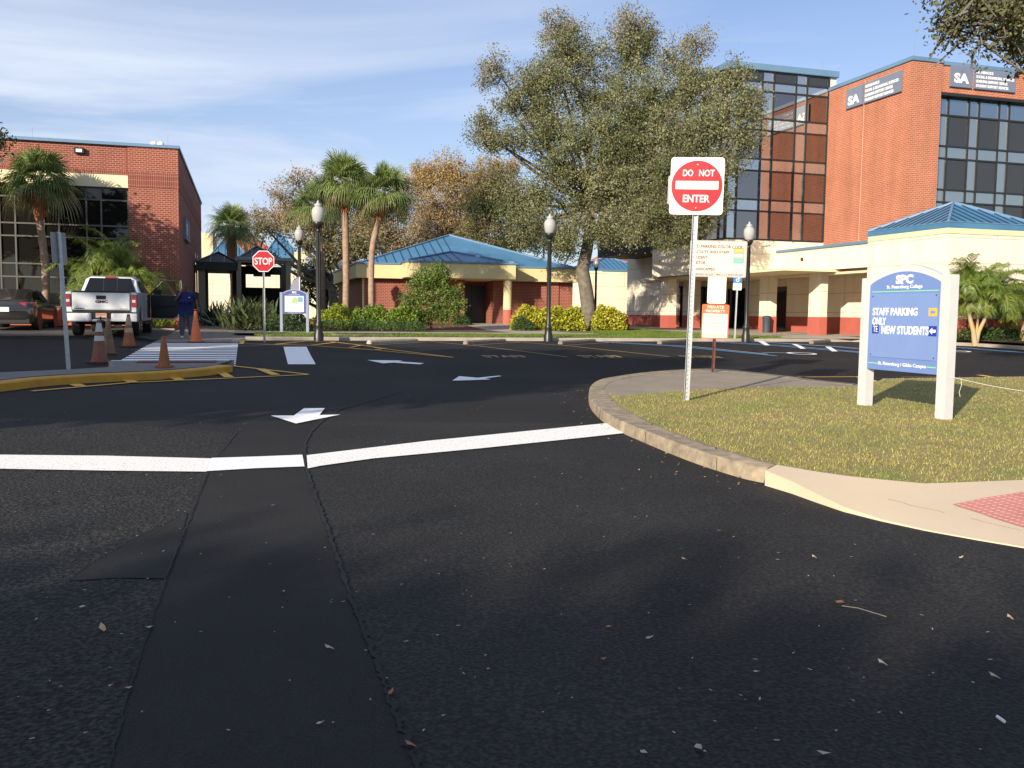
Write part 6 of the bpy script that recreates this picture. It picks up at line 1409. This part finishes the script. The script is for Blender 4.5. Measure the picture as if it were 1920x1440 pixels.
cone('sooty cone tucked behind the white collared cone', 204, 664.5, 596, M_cG, M_cB, [], 20, .92)
cone('dirty orange cone with grey collars right behind the pickup bumper', 242, 650.5, 589, M_cOd, M_cB, [(.42, .56, M_cY), (.66, .90, M_cY)], 10)
cone('plain brownish cone standing on the kerb tip of the crosswalk', 308, 689, 630, M_cOd, M_cOd, [], 5)
cone('bright clean orange cone at the far end of the crosswalk', 367.5, 642.5, 583.5, M_cO, M_cB, [], 12)
# --- litter of dead leaves ---
rl = random.Random(5)
M_lf = [mat('dead_leaf_tan', (.42, .30, .16), .8), mat('dead_leaf_brown', (.28, .13, .06), .8), mat('dead_leaf_pale', (.40, .34, .25), .8)]
def leaf_obj(i):
    L = .028; w = .010; mb = MB(); z = [.003, .010, .006]
    mb.add([(-L, 0, z[0]), (-L*.4, w, z[1]), (L*.4, w*.9, z[2]), (L, 0, z[1]+.006), (L*.4, -w*.9, z[1]), (-L*.4, -w, z[0])], [(0, 1, 5), (1, 2, 4, 5), (2, 3, 4)])
    return mb.build('fallen_leaf', M_lf[i])
protos = [leaf_obj(i) for i in range(3)]
for p in protos: tag(p, 'small dead oak leaf lying loose on the dark asphalt', 'leaf', 'fallen leaves on the asphalt')
spots = [(192, 1186, 1.4, 0), (531, 1115, .8, 0), (618, 1222, 1, 2), (1143, 1181, .7, 1), (1131, 1243, 1, 1), (1284, 1054, .9, 0), (1309, 1412, 1.2, 2), (1546, 1422, 1.1, 2), (733, 1305, .8, 1), (243, 1297, .8, 0), (1655, 1251, 1, 2), (1865, 1276, 1, 2), (1208, 1420, .8, 2), (1022, 1072, .5, 0), (281, 1183, 1, 2), (157, 1144, .9, 2), (1894, 1165, 1, 0), (1802, 1050, .8, 2), (1527, 1050, .9, 2), (1460, 1042, .7, 1), (1577, 1138, 1.6, 1), (1218, 1202, .8, 2), (1419, 1266, .6, 2), (601, 1363, .6, 2), (770, 1405, .9, 1)]
for k in range(115):
    u = rl.random()
    if u < .45:                                  # drifted along the island kerb
        t = rl.random(); j = int(t * 26); o_ = oT[4 + j]; i2 = iT[4 + j]; d = (o_ - i2).normalized(); p = o_ + d * (.08 + abs(rl.gauss(0, .55))); spots.append((None, (p.x, p.y), rl.uniform(.35, .9), rl.choice((0, 1, 1, 2))))
    else: spots.append((rl.uniform(0, 1920), rl.uniform(880, 1430), rl.uniform(.18, .42), rl.choice((0, 2, 2))))
for k in range(46):
    x, y = gnd(rl.uniform(1230, 1910), rl.uniform(745, 885), KH)[:2]
    if inside(np.array([[x, y]]), np.array([(p[0], p[1]) for p in grass_poly]))[0]: spots.append(('lawn', (x, y), rl.uniform(.6, 1.2), rl.choice((0, 1, 1))))
first = [True] * 3
for s in spots:
    if s[0] is None or s[0] == 'lawn': x, y = s[1]
    else: p = gnd(s[0], s[1]); x, y = p.x, p.y
    i = s[3]
    if first[i]: o = protos[i]; first[i] = False
    else: o = protos[i].copy(); COL.objects.link(o)
    z = HXY(x, y) + (.0135 if s[0] != 'lawn' else KH + .026)
    if s[0] == 'lawn': o['label'] = 'small brown dead leaf lying on the dry grass of the island'; o['group'] = 'fallen leaves on the island grass'
    o.location = (x, y, z); o.rotation_euler = (0, 0, rl.uniform(0, 6.28)); o.scale = (s[2],) * 3
# tiny bleached specks strewn on the road
rs_ = np.random.default_rng(3); n = 900
X = rs_.uniform(0, 1, n); px = rs_.uniform(1150, 1900, n // 2); py = rs_.uniform(664, 715, n // 2)
pts = [gnd(a, b) for a, b in zip(px, py)] + [gnd(a, b) for a, b in zip(rs_.uniform(0, 1920, 170), 700 + 700 * rs_.uniform(0, 1, 170) ** 1.5)]
mb = MB()
ip = np.array([(p[0], p[1]) for p in grass_poly])
for p in pts:
    if inside(np.array([[p.x, p.y]]), ip)[0] or (p.x > 1.2 and 5.3 < p.y < 17.3 and gnd(1105, 735).x < p.x and p.y < 17 and world2ra(p.x, p.y)[0] > 5.2): continue
    if world2ra(p.x, p.y)[1] > 28: continue
    s_ = rs_.uniform(.0018, .0045) * (1 + p.y * .12); an = rs_.uniform(0, 6.28); e = Vector((math.cos(an), math.sin(an), 0)) * s_ * 1.6; f = Vector((-math.sin(an), math.cos(an), 0)) * s_ * .6; c = p + Vector((0, 0, .016))
    mb.quad(c - e - f, c + e - f, c + e + f, c - e + f)
sp = mb.build('leaf_litter', M_lf[2]); tag(sp, 'fine pale crumbs of leaf and seed scattered over the asphalt', 'litter', kind='stuff')
# twig with a leaf
A = gnd(1578, 1143); B = gnd(1662, 1163); mb = MB(); mb.tube([A + Vector((0, 0, .02)), A.lerp(B, .4) + Vector((0, .012, .025)), B + Vector((0, 0, .018))], .0022, 5)
tag(mb.build('twig', M_twig), 'thin pale curved twig lying on the asphalt at lower right', 'twig')
A = gnd(1869, 1353); B = gnd(1883, 1363); mb = MB(); mb.tube([A + Vector((0, 0, .02)), B + Vector((0, 0, .02))], .006, 8)
tag(mb.build('cigarette_butt', M_white), 'white cigarette butt at the lower right edge', 'cigarette butt')
# ------------------------------------------------------------------ vehicles
M_tyre = mat('tyre', (.014, .014, .014), .8, bump=.5, bscale=80); M_rim = mat('alloy', (.35, .35, .36), .3, metal=.9); M_trim = mat('black_trim', (.012, .012, .012), .5)
M_truck = mat('truck_white', (.66, .68, .70), .22, coat=.6, spec=.5); M_sedan = mat('sedan_grey', (.045, .042, .042), .28, metal=.55, coat=.8)
M_cglass = mat('car_glass', (.008, .009, .010), .03, spec=.4); M_lens = mat('red_lens', (.32, .008, .015), .15, coat=.6, spec=.7); M_lensW = mat('clear_lens', (.6, .6, .6), .15, coat=.5)
def wheel(par, M, R_, w, side):
    """wheel in the yz plane centred at M, outer face towards side*x"""
    Mx = M @ Matrix.Rotation(math.radians(90) * side, 4, 'Y'); mb = MB(Mx)
    mb.lathe([(R_*.62, -w/2), (R_*.90, -w/2), (R_*.985, -w*.38), (R_, -w*.2), (R_, w*.2), (R_*.985, w*.38), (R_*.90, w/2), (R_*.62, w/2), (R_*.62, -w/2)], (0, 0, 0), 28)
    for i in range(5):
        z = -w*.3 + i * w*.15; mb.lathe([(R_*1.001, z - .004), (R_*1.004, z), (R_*1.001, z + .004)], (0, 0, 0), 28)
    t = mb.build('tyre', M_tyre, par, smooth=35)
    mb = MB(Mx); mb.lathe([(R_*.61, -w*.4), (R_*.61, w*.42), (R_*.56, w*.42), (R_*.54, w*.25), (.06, w*.30), (.03, w*.42)], (0, 0, 0), 24)
    for i in range(5):
        an = i * 2 * math.pi / 5; mb.box((R_*.08, -.03, w*.26), (R_*.56, .03, w*.38), 0, Matrix.Rotation(an, 4, 'Z'))
    mb.build('rim', M_rim, t, smooth=35)
def arcpts(cy, cz, r, a0, a1, n=12): return [(cy + r * math.cos(math.radians(a0 + (a1 - a0) * i / n)), cz + r * math.sin(math.radians(a0 + (a1 - a0) * i / n))) for i in range(n + 1)]
def side_prism(mb, prof, x0, x1, M, m=0):
    """profile in (y,z) extruded along x"""
    P_ = Matrix(((0, 0, 1, 0), (1, 0, 0, 0), (0, 1, 0, 0), (0, 0, 0, 1)))
    mb.prism(prof, x0, x1, m, M @ P_)
# ---- pickup ----
tc_ = G(-4.12, 29.35); tz = H(-4.5, 30) ; TK = thing('pickup_truck', 'white crew cab pickup seen from behind with its front right door wide open', 'pickup', (tc_.x, tc_.y, tz), TH)
M = WM[TK.name]
prof = [(.10, .62), (.08, 1.30), (.12, 1.33), (2.02, 1.36), (3.3, 1.34), (4.30, 1.30), (4.6, 1.27), (5.55, 1.16), (5.72, 1.04), (5.78, .55)] + [(5.25, .42)] + arcpts(4.72, .42, .50, 0, 180)[1:] + [(4.1, .46), (1.75, .46)] + arcpts(1.18, .42, .50, 0, 180)[1:] + [(.60, .50), (.30, .60)]
mb = MB(); side_prism(mb, prof, -.985, .985, M); mb.build('body', M_truck, TK, smooth=30, bevel=.035)
mb = MB(M); mb.box((-.80, .30, 1.20), (.80, 1.95, 1.372)); mb.build('bed_cover', M_trim, TK)
mb = MB(M)
for s in (-1, 1):
    for cyy in (1.18, 4.72): side_prism(mb, arcpts(cyy, .42, .545, 0, 180, 16) + arcpts(cyy, .42, .49, 180, 0, 16), s * .975 if s > 0 else -1.005, s * 1.005 if s > 0 else -.975, M)
mb.build('wheel_arch', M_truck, TK, smooth=30)
mb = MB(M)
mb.box((-.90, .35, .42), (.90, 5.5, .56)); mb.box((-.95, .75, .44), (.95, 1.62, .88)); mb.box((-.95, 4.25, .44), (.95, 5.2, .88)); mb.box((-.3, .5, .34), (.3, 1.0, .48)); mb.tube([(-.8, 1.18, .40), (.8, 1.18, .40)], .06, 8); mb.lathe([(.05, -.14), (.15, -.08), (.15, .08), (.05, .14)], (0, 1.18, .42), 12)
mb.build('chassis', M_trim, TK)
# cab: rounded frustum
def cab_sec(y, hw0, hw1, z0, z1): return [(-hw0, y, z0), (-hw0 * .985, y, z0 + (z1 - z0) * .15), (-hw1 * 1.06, y, z0 + (z1 - z0) * .85), (-hw1 * .86, y, z1), (hw1 * .86, y, z1), (hw1 * 1.06, y, z0 + (z1 - z0) * .85), (hw0 * .985, y, z0 + (z1 - z0) * .15), (hw0, y, z0)]
mb = MB(M); mb.loft([cab_sec(2.02, .90, .80, 1.30, 1.37), cab_sec(2.10, .90, .74, 1.30, 1.62), cab_sec(2.26, .90, .70, 1.30, 1.85), cab_sec(2.7, .90, .72, 1.30, 1.90), cab_sec(3.5, .90, .72, 1.30, 1.885), cab_sec(3.75, .90, .72, 1.30, 1.84), cab_sec(4.05, .89, .78, 1.29, 1.60), cab_sec(4.38, .88, .86, 1.26, 1.31)])
mb.build('cab', M_truck, TK, smooth=38)
mb = MB(M); mb.add([(-.76, 1.985, 1.375), (.76, 1.985, 1.375), (.61, 2.165, 1.815), (-.61, 2.165, 1.815)], [(0, 1, 2, 3)]); mb.build('rear_window', M_cglass, TK)
mb = MB(M)
for x in (-.20, .20): mb.add([(x - .008, 1.98, 1.378), (x + .008, 1.98, 1.378), (x + .008, 2.16, 1.81), (x - .008, 2.16, 1.81)], [(0, 1, 2, 3)])
mb.build('window_divider', M_trim, TK)
mb = MB(M)
for s in (-1, 1): mb.box((s*.33 - .11, 2.55, 1.30), (s*.33 + .11, 2.65, 1.68)); 
mb.build('headrest', M_trim, TK)
for s in (-1, 1):
    mb = MB(M); q = [(s*.912, 2.25, 1.38), (s*.912, 3.10, 1.38), (s*.80, 3.10, 1.77), (s*.802, 2.45, 1.77)]; mb.add(q if s > 0 else q[::-1], [(0, 1, 2, 3)]); mb.build('side_window', M_cglass, TK)
    mb = MB(M); q = [(s*.912, 3.18, 1.38), (s*.908, 4.12, 1.36), (s*.80, 3.72, 1.76), (s*.80, 3.18, 1.77)]; mb.add(q if s > 0 else q[::-1], [(0, 1, 2, 3)]); mb.build('side_window', M_cglass if s < 0 else M_trim, TK)
mb = MB(M); mb.box((-.16, 2.13, 1.81), (.16, 2.24, 1.872)); mb.build('brake_light', M_lens, TK, bevel=.01)
mb = MB(M); mb.box((-.80, .055, .80), (.80, .10, 1.335)); tg = mb.build('tailgate', M_truck, TK, bevel=.02)
mb = MB(M); mb.box((-.80, .045, 1.315), (.80, .06, 1.335)); mb.box((-.815, .07, .80), (-.802, .12, 1.33)); mb.box((.802, .07, .80), (.815, .12, 1.33)); mb.box((-.80, .06, .745), (.80, .16, .795)); mb.build('tailgate_gap', M_trim, tg)
mb = MB(M); mb.prism(rrect(.27, .115, .02, .0, 1.17), 0, .012, 0, Matrix(((1,0,0,0),(0,0,-1,.056),(0,1,0,0),(0,0,0,1)))); mb.build('tailgate_handle', M_trim, tg)
Mb = Matrix.Translation((tc_.x, tc_.y, tz)) @ Matrix.Rotation(TH, 4, 'Z') @ Matrix(((1,0,0,0),(0,0,-1,.054),(0,1,0,0),(0,0,0,1)))
text_mb('GMC', Mb, 0.01, 1.045, .35, .082, depth=.010, bold=.05).build('lettering', mat('badge_dark_red', (.05, .012, .012), .4), tg)
text_mb('SIERRA', Mb, -.60, .84, .30, .035, depth=.005, bold=.02).build('lettering', M_trim, tg); text_mb('SLE', Mb, -.68, .895, .07, .025, depth=.005).build('lettering', M_rim, tg); text_mb('Denali', Mb, .62, .845, .20, .03, depth=.005).build('lettering', M_rim, tg)
for s in (-1, 1):
    mb = MB(M); mb.box((min(s*.83, s*.995), .045, .90), (max(s*.83, s*.995), .22, 1.27)); tl = mb.build('taillight', M_lens, TK, bevel=.015)
    mb = MB(M); mb.box((min(s*.86, s*.95), .040, 1.03), (max(s*.86, s*.95), .0445, 1.11)); mb.build('reverse_lamp', M_lensW, tl)
mb = MB(M)
mb.prism([(-1.0, .0), (-.34, -.05), (-.27, .0), (-.27, .12), (-1.0, .14)], .46, .70); mb.prism([(1.0, .0), (.34, -.05), (.27, .0), (.27, .12), (1.0, .14)], .46, .70)
mb.box((-.27, .02, .46), (.27, .12, .52)); bmp = mb.build('bumper', M_truck, TK, bevel=.02)
mb = MB(M); mb.box((-.268, .03, .525), (.268, .13, .74)); mb.box((-.98, .0, .705), (.98, .13, .742)); mb.build('bumper_step', M_trim, bmp)
mb = MB(M); mb.box((-.155, .0, .555), (.155, .026, .71)); lp = mb.build('licence_plate', mat('plate_orange', (.62, .30, .16), .5), TK)
mb = MB(M); mb.box((-.14, -.004, .58), (.14, -.001, .625)); mb.build('plate_band', M_sgW, lp)
text_mb('FL 7', Matrix.Translation((tc_.x, tc_.y, tz)) @ Matrix.Rotation(TH, 4, 'Z') @ Matrix(((1,0,0,0),(0,0,-1,-.001),(0,1,0,0),(0,0,0,1))), .03, .66, .2, .045, depth=.003).build('plate_mark', M_trim, lp) if False else None
mb = MB(M); mb.box((-.06, -.16, .42), (.06, .02, .50)); mb.lathe([(.025, .5), (.02, .54), (.03, .58), (.01, .61)], (0, -.12, 0), 10); mb.build('tow_hitch', M_trim, TK)
for (x, y) in ((-.82, 1.18), (.82, 1.18), (-.82, 4.72), (.82, 4.72)): wheel(TK, M @ Matrix.Translation((x, y, .40)), .40, .27, 1 if x > 0 else -1)
mb = MB(M); mb.box((.93, 2.0, .36), (1.06, 4.15, .42)); mb.box((-1.06, 2.0, .36), (-.93, 4.15, .42)); mb.build('side_step', M_trim, TK, bevel=.01)
mb = MB(M); 
for y in (2.08, 3.14): mb.box((.9855, y, .55), (.9875, y + .008, 1.33))
mb.build('door_gap', M_trim, TK); mb = MB(M); mb.box((.985, 2.9, 1.16), (1.01, 3.08, 1.19)); mb.build('door_handle', M_rim, TK, bevel=.005)
mb = MB(M); mb.box((.90, 3.16, .55), (.989, 4.12, 1.32)); mb.build('door_opening', M_trim, TK)
# open door
hx, hy = .99, 4.14; ang = math.radians(80); Md = M @ Matrix.Translation((hx, hy, 0)) @ Matrix.Rotation(ang, 4, 'Z')   # door lies along local -y when shut
D_ = Md @ Matrix(((0, 0, 1, 0), (-1, 0, 0, 0), (0, 1, 0, 0), (0, 0, 0, 1)))     # polygon x -> -y, y -> z, extrude -> x
outer = [(0.02, .50), (.80, .50), (.93, .56), (1.02, .72), (1.05, 1.0), (1.04, 1.33), (0.0, 1.33)]
mb = MB(D_); mb.prism(outer, -.02, .035); dr_ = mb.build('front_door', M_truck, TK, bevel=.012)
inn = [(0.04, .54), (.76, .54), (.88, .59), (.95, .74), (.975, 1.0), (.965, 1.325), (0.03, 1.325)]
mb = MB(D_); mb.prism(inn, -.075, -.0205); mb.box((.25, .95, -.13), (.85, 1.02, -.076)); mb.box((.1, .62, -.11), (.8, .76, -.076)); mb.build('door_trim', M_trim, dr_, bevel=.01)
mb = MB(D_); fr = [((.0, 1.33), (.42, 1.80)), ((.42, 1.80), (1.0, 1.84)), ((1.0, 1.84), (1.03, 1.33))]
MB(D_).tube([(1.045, 1.33, .01), (1.02, 1.84, .01)], .022, 6).build('door_edge', M_truck, dr_)
for (a, b) in fr: mb.tube([(a[0], a[1], 0), (b[0], b[1], 0)], .028, 6)
mb.build('window_frame', M_trim, dr_)
mb = MB(D_); mb.add([(.02, 1.33, -.002), (1.0, 1.33, -.002), (.98, 1.82, -.002), (.42, 1.79, -.002)], [(0, 1, 2, 3)]); mb.build('door_glass', mat('clear_glass', (.65, .7, .7), .02, trans=1.0, ior=1.02), dr_)
mb = MB(M); mb.box((1.10, 4.30, 1.28), (1.34, 4.38, 1.52)); mb.tube([(1.05, 4.22, 1.32), (1.15, 4.33, 1.36)], .025, 6); mb.build('mirror', M_trim, TK, bevel=.02)
# ---- sedan ----
sc_ = G(-7.72, 33.7); sz = H(-7.7, 35); SD_ = thing('sedan', 'dark grey sedan in the shade, cut off by the left edge', 'car', (sc_.x, sc_.y, sz), TH); M = WM[SD_.name]
def sec(y, w, zb_, zs, zt_, wt=None):
    wt = wt or w * .62
    h = [(w*.86, zb_), (w*.965, zb_ + .07), (w, zb_ + .22), (w, zs - .16), (w*.975, zs - .04), (w*.90, zs + .02), (wt, zt_)]
    return [(x, y, z) for x, z in h] + [(-x, y, z) for x, z in h[::-1]]
mb = MB(M); mb.loft([sec(0.0, .70, .42, .78, .90), sec(.06, .82, .28, .88, 1.00), sec(.25, .88, .22, .93, 1.05), sec(.9, .90, .20, .93, 1.07), sec(1.6, .90, .18, .92, 1.02), sec(2.6, .90, .18, .90, .98), sec(3.5, .90, .18, .88, .95), sec(4.1, .89, .20, .83, .90), sec(4.5, .84, .24, .74, .78), sec(4.62, .72, .32, .62, .66)])
mb.build('body', M_sedan, SD_, smooth=50)
def gs(y, w0, w1, z0, z1): return [(-w0, y, z0), (-w1, y, z1 - .05), (-w1 * .85, y, z1), (w1 * .85, y, z1), (w1, y, z1 - .05), (w0, y, z0)]
mb = MB(M); mb.loft([gs(.42, .70, .66, .98, 1.06), gs(.95, .78, .62, .96, 1.27), gs(1.5, .80, .60, .94, 1.40), gs(2.2, .80, .61, .92, 1.42), gs(2.7, .80, .62, .92, 1.38), gs(3.3, .78, .68, .90, 1.12), gs(3.6, .72, .70, .88, .96)])
mb.build('cabin', M_sedan, SD_, smooth=40)
mb = MB(M); mb.add([(-.60, .56, 1.075), (.60, .56, 1.075), (.50, 1.18, 1.325), (-.50, 1.18, 1.325)], [(0, 1, 2, 3)]); mb.build('rear_window', M_cglass, SD_)
for s in (-1, 1):
    for q in ([(s*.765, .95, 1.0), (s*.80, 1.75, .985), (s*.635, 1.75, 1.345), (s*.64, 1.25, 1.28)], [(s*.80, 1.82, .985), (s*.795, 3.0, .97), (s*.64, 2.55, 1.32), (s*.635, 1.82, 1.35)]):
        q = [(x * 1.012, y, z) for x, y, z in q]; mb = MB(M); mb.add(q if s > 0 else q[::-1], [(0, 1, 2, 3)]); mb.build('side_window', M_cglass, SD_)
    mb = MB(M); mb.loft([[(s*.42, .02, .83), (s*.66, .01, .79), (s*.66, .01, .93), (s*.42, .02, .93)], [(s*.44, .06, .84), (s*.90, .22, .80), (s*.895, .30, .95), (s*.5, .10, .95)], [(s*.6, .3, .86), (s*.905, .52, .90), (s*.90, .56, .96), (s*.6, .3, .95)]]); mb.build('taillight', M_lens, SD_)
    mb = MB(M); mb.box((min(s*.93, s*1.1), 3.0, .98), (max(s*.93, s*1.1), 3.1, 1.12)); mb.build('mirror', M_sedan, SD_, bevel=.02)
mb = MB(M); mb.box((-.17, -.03, .62), (.17, .0, .77)); mb.build('licence_plate', M_sgW, SD_)
mb = MB(M); mb.box((-.78, .03, .22), (.78, .10, .40)); mb.build('rear_valance', M_trim, SD_, bevel=.02)
for (x, y) in ((-.80, .95), (.80, .95), (-.80, 3.65), (.80, 3.65)):
    wheel(SD_, M @ Matrix.Translation((x * .985, y, .325)), .325, .22, 1 if x > 0 else -1)
    s = 1 if x > 0 else -1; mb = MB(); side_prism(mb, circ(.375, y, .34, 28), min(s*.80, s*.906), max(s*.80, s*.906), M); mb.build('wheel_arch', M_trim, SD_)
# ------------------------------------------------------------------ the man
pb = gnd(345, 633, 0); dP = 29.6; pb = atd(350, 632, dP); rP, aP = world2ra(pb.x, pb.y); pb.z = H(rP, aP) + .01
face = math.atan2(-pb.y, -pb.x) + math.pi / 2       # local -y looks at the viewpoint
PS = thing('person', 'heavyset man in blue polo shirt and jeans, one hand raised to his ear', 'person', tuple(pb), face + math.radians(0)); MPn = WM[PS.name]
M_skin = mat('skin', (.16, .075, .045), .5); M_polo = mat('blue_polo', (.005, .013, .085), .85, var=.15, vscale=6); M_jean = mat('jeans', (.05, .07, .10), .85, col2=(.09, .12, .16), vscale=5)
def skin_mesh(name, nodes, edges, m, par, sub=2, root=0):
    me = bpy.data.meshes.new(name); me.from_pydata([n[:3] for n in nodes], edges, []); me.update()
    o = bpy.data.objects.new(name, me); COL.objects.link(o)
    sk = o.modifiers.new('s', 'SKIN'); sk.use_smooth_shade = True; o.modifiers.new('u', 'SUBSURF').levels = sub; o.modifiers['u'].render_levels = sub
    lay = me.skin_vertices[0].data
    for i, n in enumerate(nodes): lay[i].radius = (n[3], n[4] if len(n) > 4 else n[3]); lay[i].use_root = (i == root)
    dg = bpy.context.evaluated_depsgraph_get(); dg.update(); me2 = bpy.data.meshes.new_from_object(o.evaluated_get(dg))
    bpy.data.objects.remove(o); me2.materials.clear(); me2.materials.append(m); me2.name = name
    me2.polygons.foreach_set('use_smooth', [True] * len(me2.polygons))
    q = bpy.data.objects.new(name, me2); COL.objects.link(q); q.parent = par; WM[q.name] = WM[par.name]; return q
# local: x to the man's left (picture right when he faces us), -y forward, z up; 1.80 m tall
N_ = [(0, 0, .98, .17, .13), (0, -.03, 1.15, .20, .16), (0, -.01, 1.36, .19, .13), (0, .01, 1.50, .08, .07), (0, 0, 1.56, .06, .06), (0, -.01, 1.64, .078, .095), (0, -.01, 1.74, .080, .095),
      (-.20, 0, 1.46, .065), (-.31, -.02, 1.20, .050), (-.22, -.20, 1.40, .038), (-.12, -.15, 1.56, .028), (-.095, -.13, 1.62, .024),
      (.20, 0, 1.46, .065), (.32, .03, 1.20, .050), (.35, -.03, .95, .038), (.35, -.06, .87, .028), (.35, -.07, .80, .024),
      (-.11, 0, .90, .10), (-.13, .0, .50, .062), (-.135, .02, .12, .042), (-.14, -.10, .04, .038), (.11, 0, .90, .10), (.12, -.02, .50, .062), (.13, .04, .12, .042), (.14, -.06, .04, .038)]
E_ = [(0,1),(1,2),(2,3),(3,4),(4,5),(5,6),(2,7),(7,8),(8,9),(9,10),(10,11),(2,12),(12,13),(13,14),(14,15),(15,16),(0,17),(17,18),(18,19),(19,20),(0,21),(21,22),(22,23),(23,24)]
def fingers(root, base, dirs):
    for d, L_ in dirs:
        b = Vector(base); i0 = len(N_); dv = Vector(d).normalized(); N_.append((*(b + dv * .035), .0095)); N_.append((*(b + dv * (.035 + L_ * .5)), .0085)); N_.append((*(b + dv * (.035 + L_) + Vector((0, .012, 0))), .007)); E_.extend([(root, i0), (i0, i0+1), (i0+1, i0+2)])
fingers(16, (.35, -.07, .79), [((-.3, -.2, -1), .06), ((-.1, -.1, -1), .075), ((.1, 0, -1), .078), ((.3, .1, -1), .06), ((-.9, -.6, -.6), .045)])
fingers(11, (-.093, -.128, 1.63), [((.35, -.1, 1), .055), ((.15, 0, 1), .07), ((-.05, .1, 1), .07), ((-.25, .2, 1), .055), ((.9, -.3, .4), .04)])
skin_mesh('body', N_, E_, M_skin, PS)
SH = [(0, 0, 1.02, .25, .205), (0, -.035, 1.18, .262, .215), (0, -.02, 1.34, .235, .175), (0, .0, 1.45, .15, .12), (0, .01, 1.505, .085, .08), (-.20, 0, 1.44, .10), (-.285, 0, 1.25, .085), (.20, 0, 1.44, .10), (.29, .01, 1.25, .085), (0, 0, .86, .245, .20)]
skin_mesh('polo_shirt', SH, [(0,1),(1,2),(2,3),(3,4),(3,5),(5,6),(3,7),(7,8),(0,9)], M_polo, PS)
JN = [(0, .01, .92, .19, .155), (-.115, .01, .80, .125), (-.135, 0, .48, .095), (-.14, .02, .10, .080), (.115, .01, .80, .125), (.13, -.02, .48, .095), (.135, .04, .10, .080)]
skin_mesh('jeans', JN, [(0,1),(1,2),(2,3),(0,4),(4,5),(5,6)], M_jean, PS)
for x, y in ((-.14, -.06), (.14, -.02)): skin_mesh('shoe', [(x, y + .06, .05, .05, .045), (x, y - .03, .045, .05, .042), (x * 1.03, y - .14, .035, .045, .032)], [(0,1),(1,2)], mat('white_shoe', (.6, .6, .6), .6), PS)
skin_mesh('hair', [(0, .03, 1.72, .075, .08), (0, .005, 1.785, .072, .085)], [(0, 1)], M_trim, PS)
mb = MB(MPn); mb.box((-.07, -.115, 1.675), (-.01, -.105, 1.705)); mb.box((.01, -.115, 1.675), (.07, -.105, 1.705)); mb.box((-.01, -.115, 1.69), (.01, -.110, 1.697)); mb.build('glasses', M_trim, PS)
mb = MB(MPn); mb.lathe([(.014, -.02), (.018, 0), (.010, .02)], (0, -.115, 1.655), 8); mb.lathe([(.010, 0), (.016, .012), (.006, .03)], (.085, 0, 1.655), 6); mb.lathe([(.010, 0), (.016, .012), (.006, .03)], (-.085, 0, 1.655), 6); mb.build('nose_and_ears', M_skin, PS)
mb = MB(MPn); mb.box((-.025, -.108, 1.612), (.025, -.102, 1.622)); mb.build('mouth', mat('lips', (.12, .04, .035), .5), PS)
mb = MB(MPn); mb.box((.07, -.235, 1.33), (.13, -.228, 1.345)); mb.build('shirt_logo', M_white, PS)
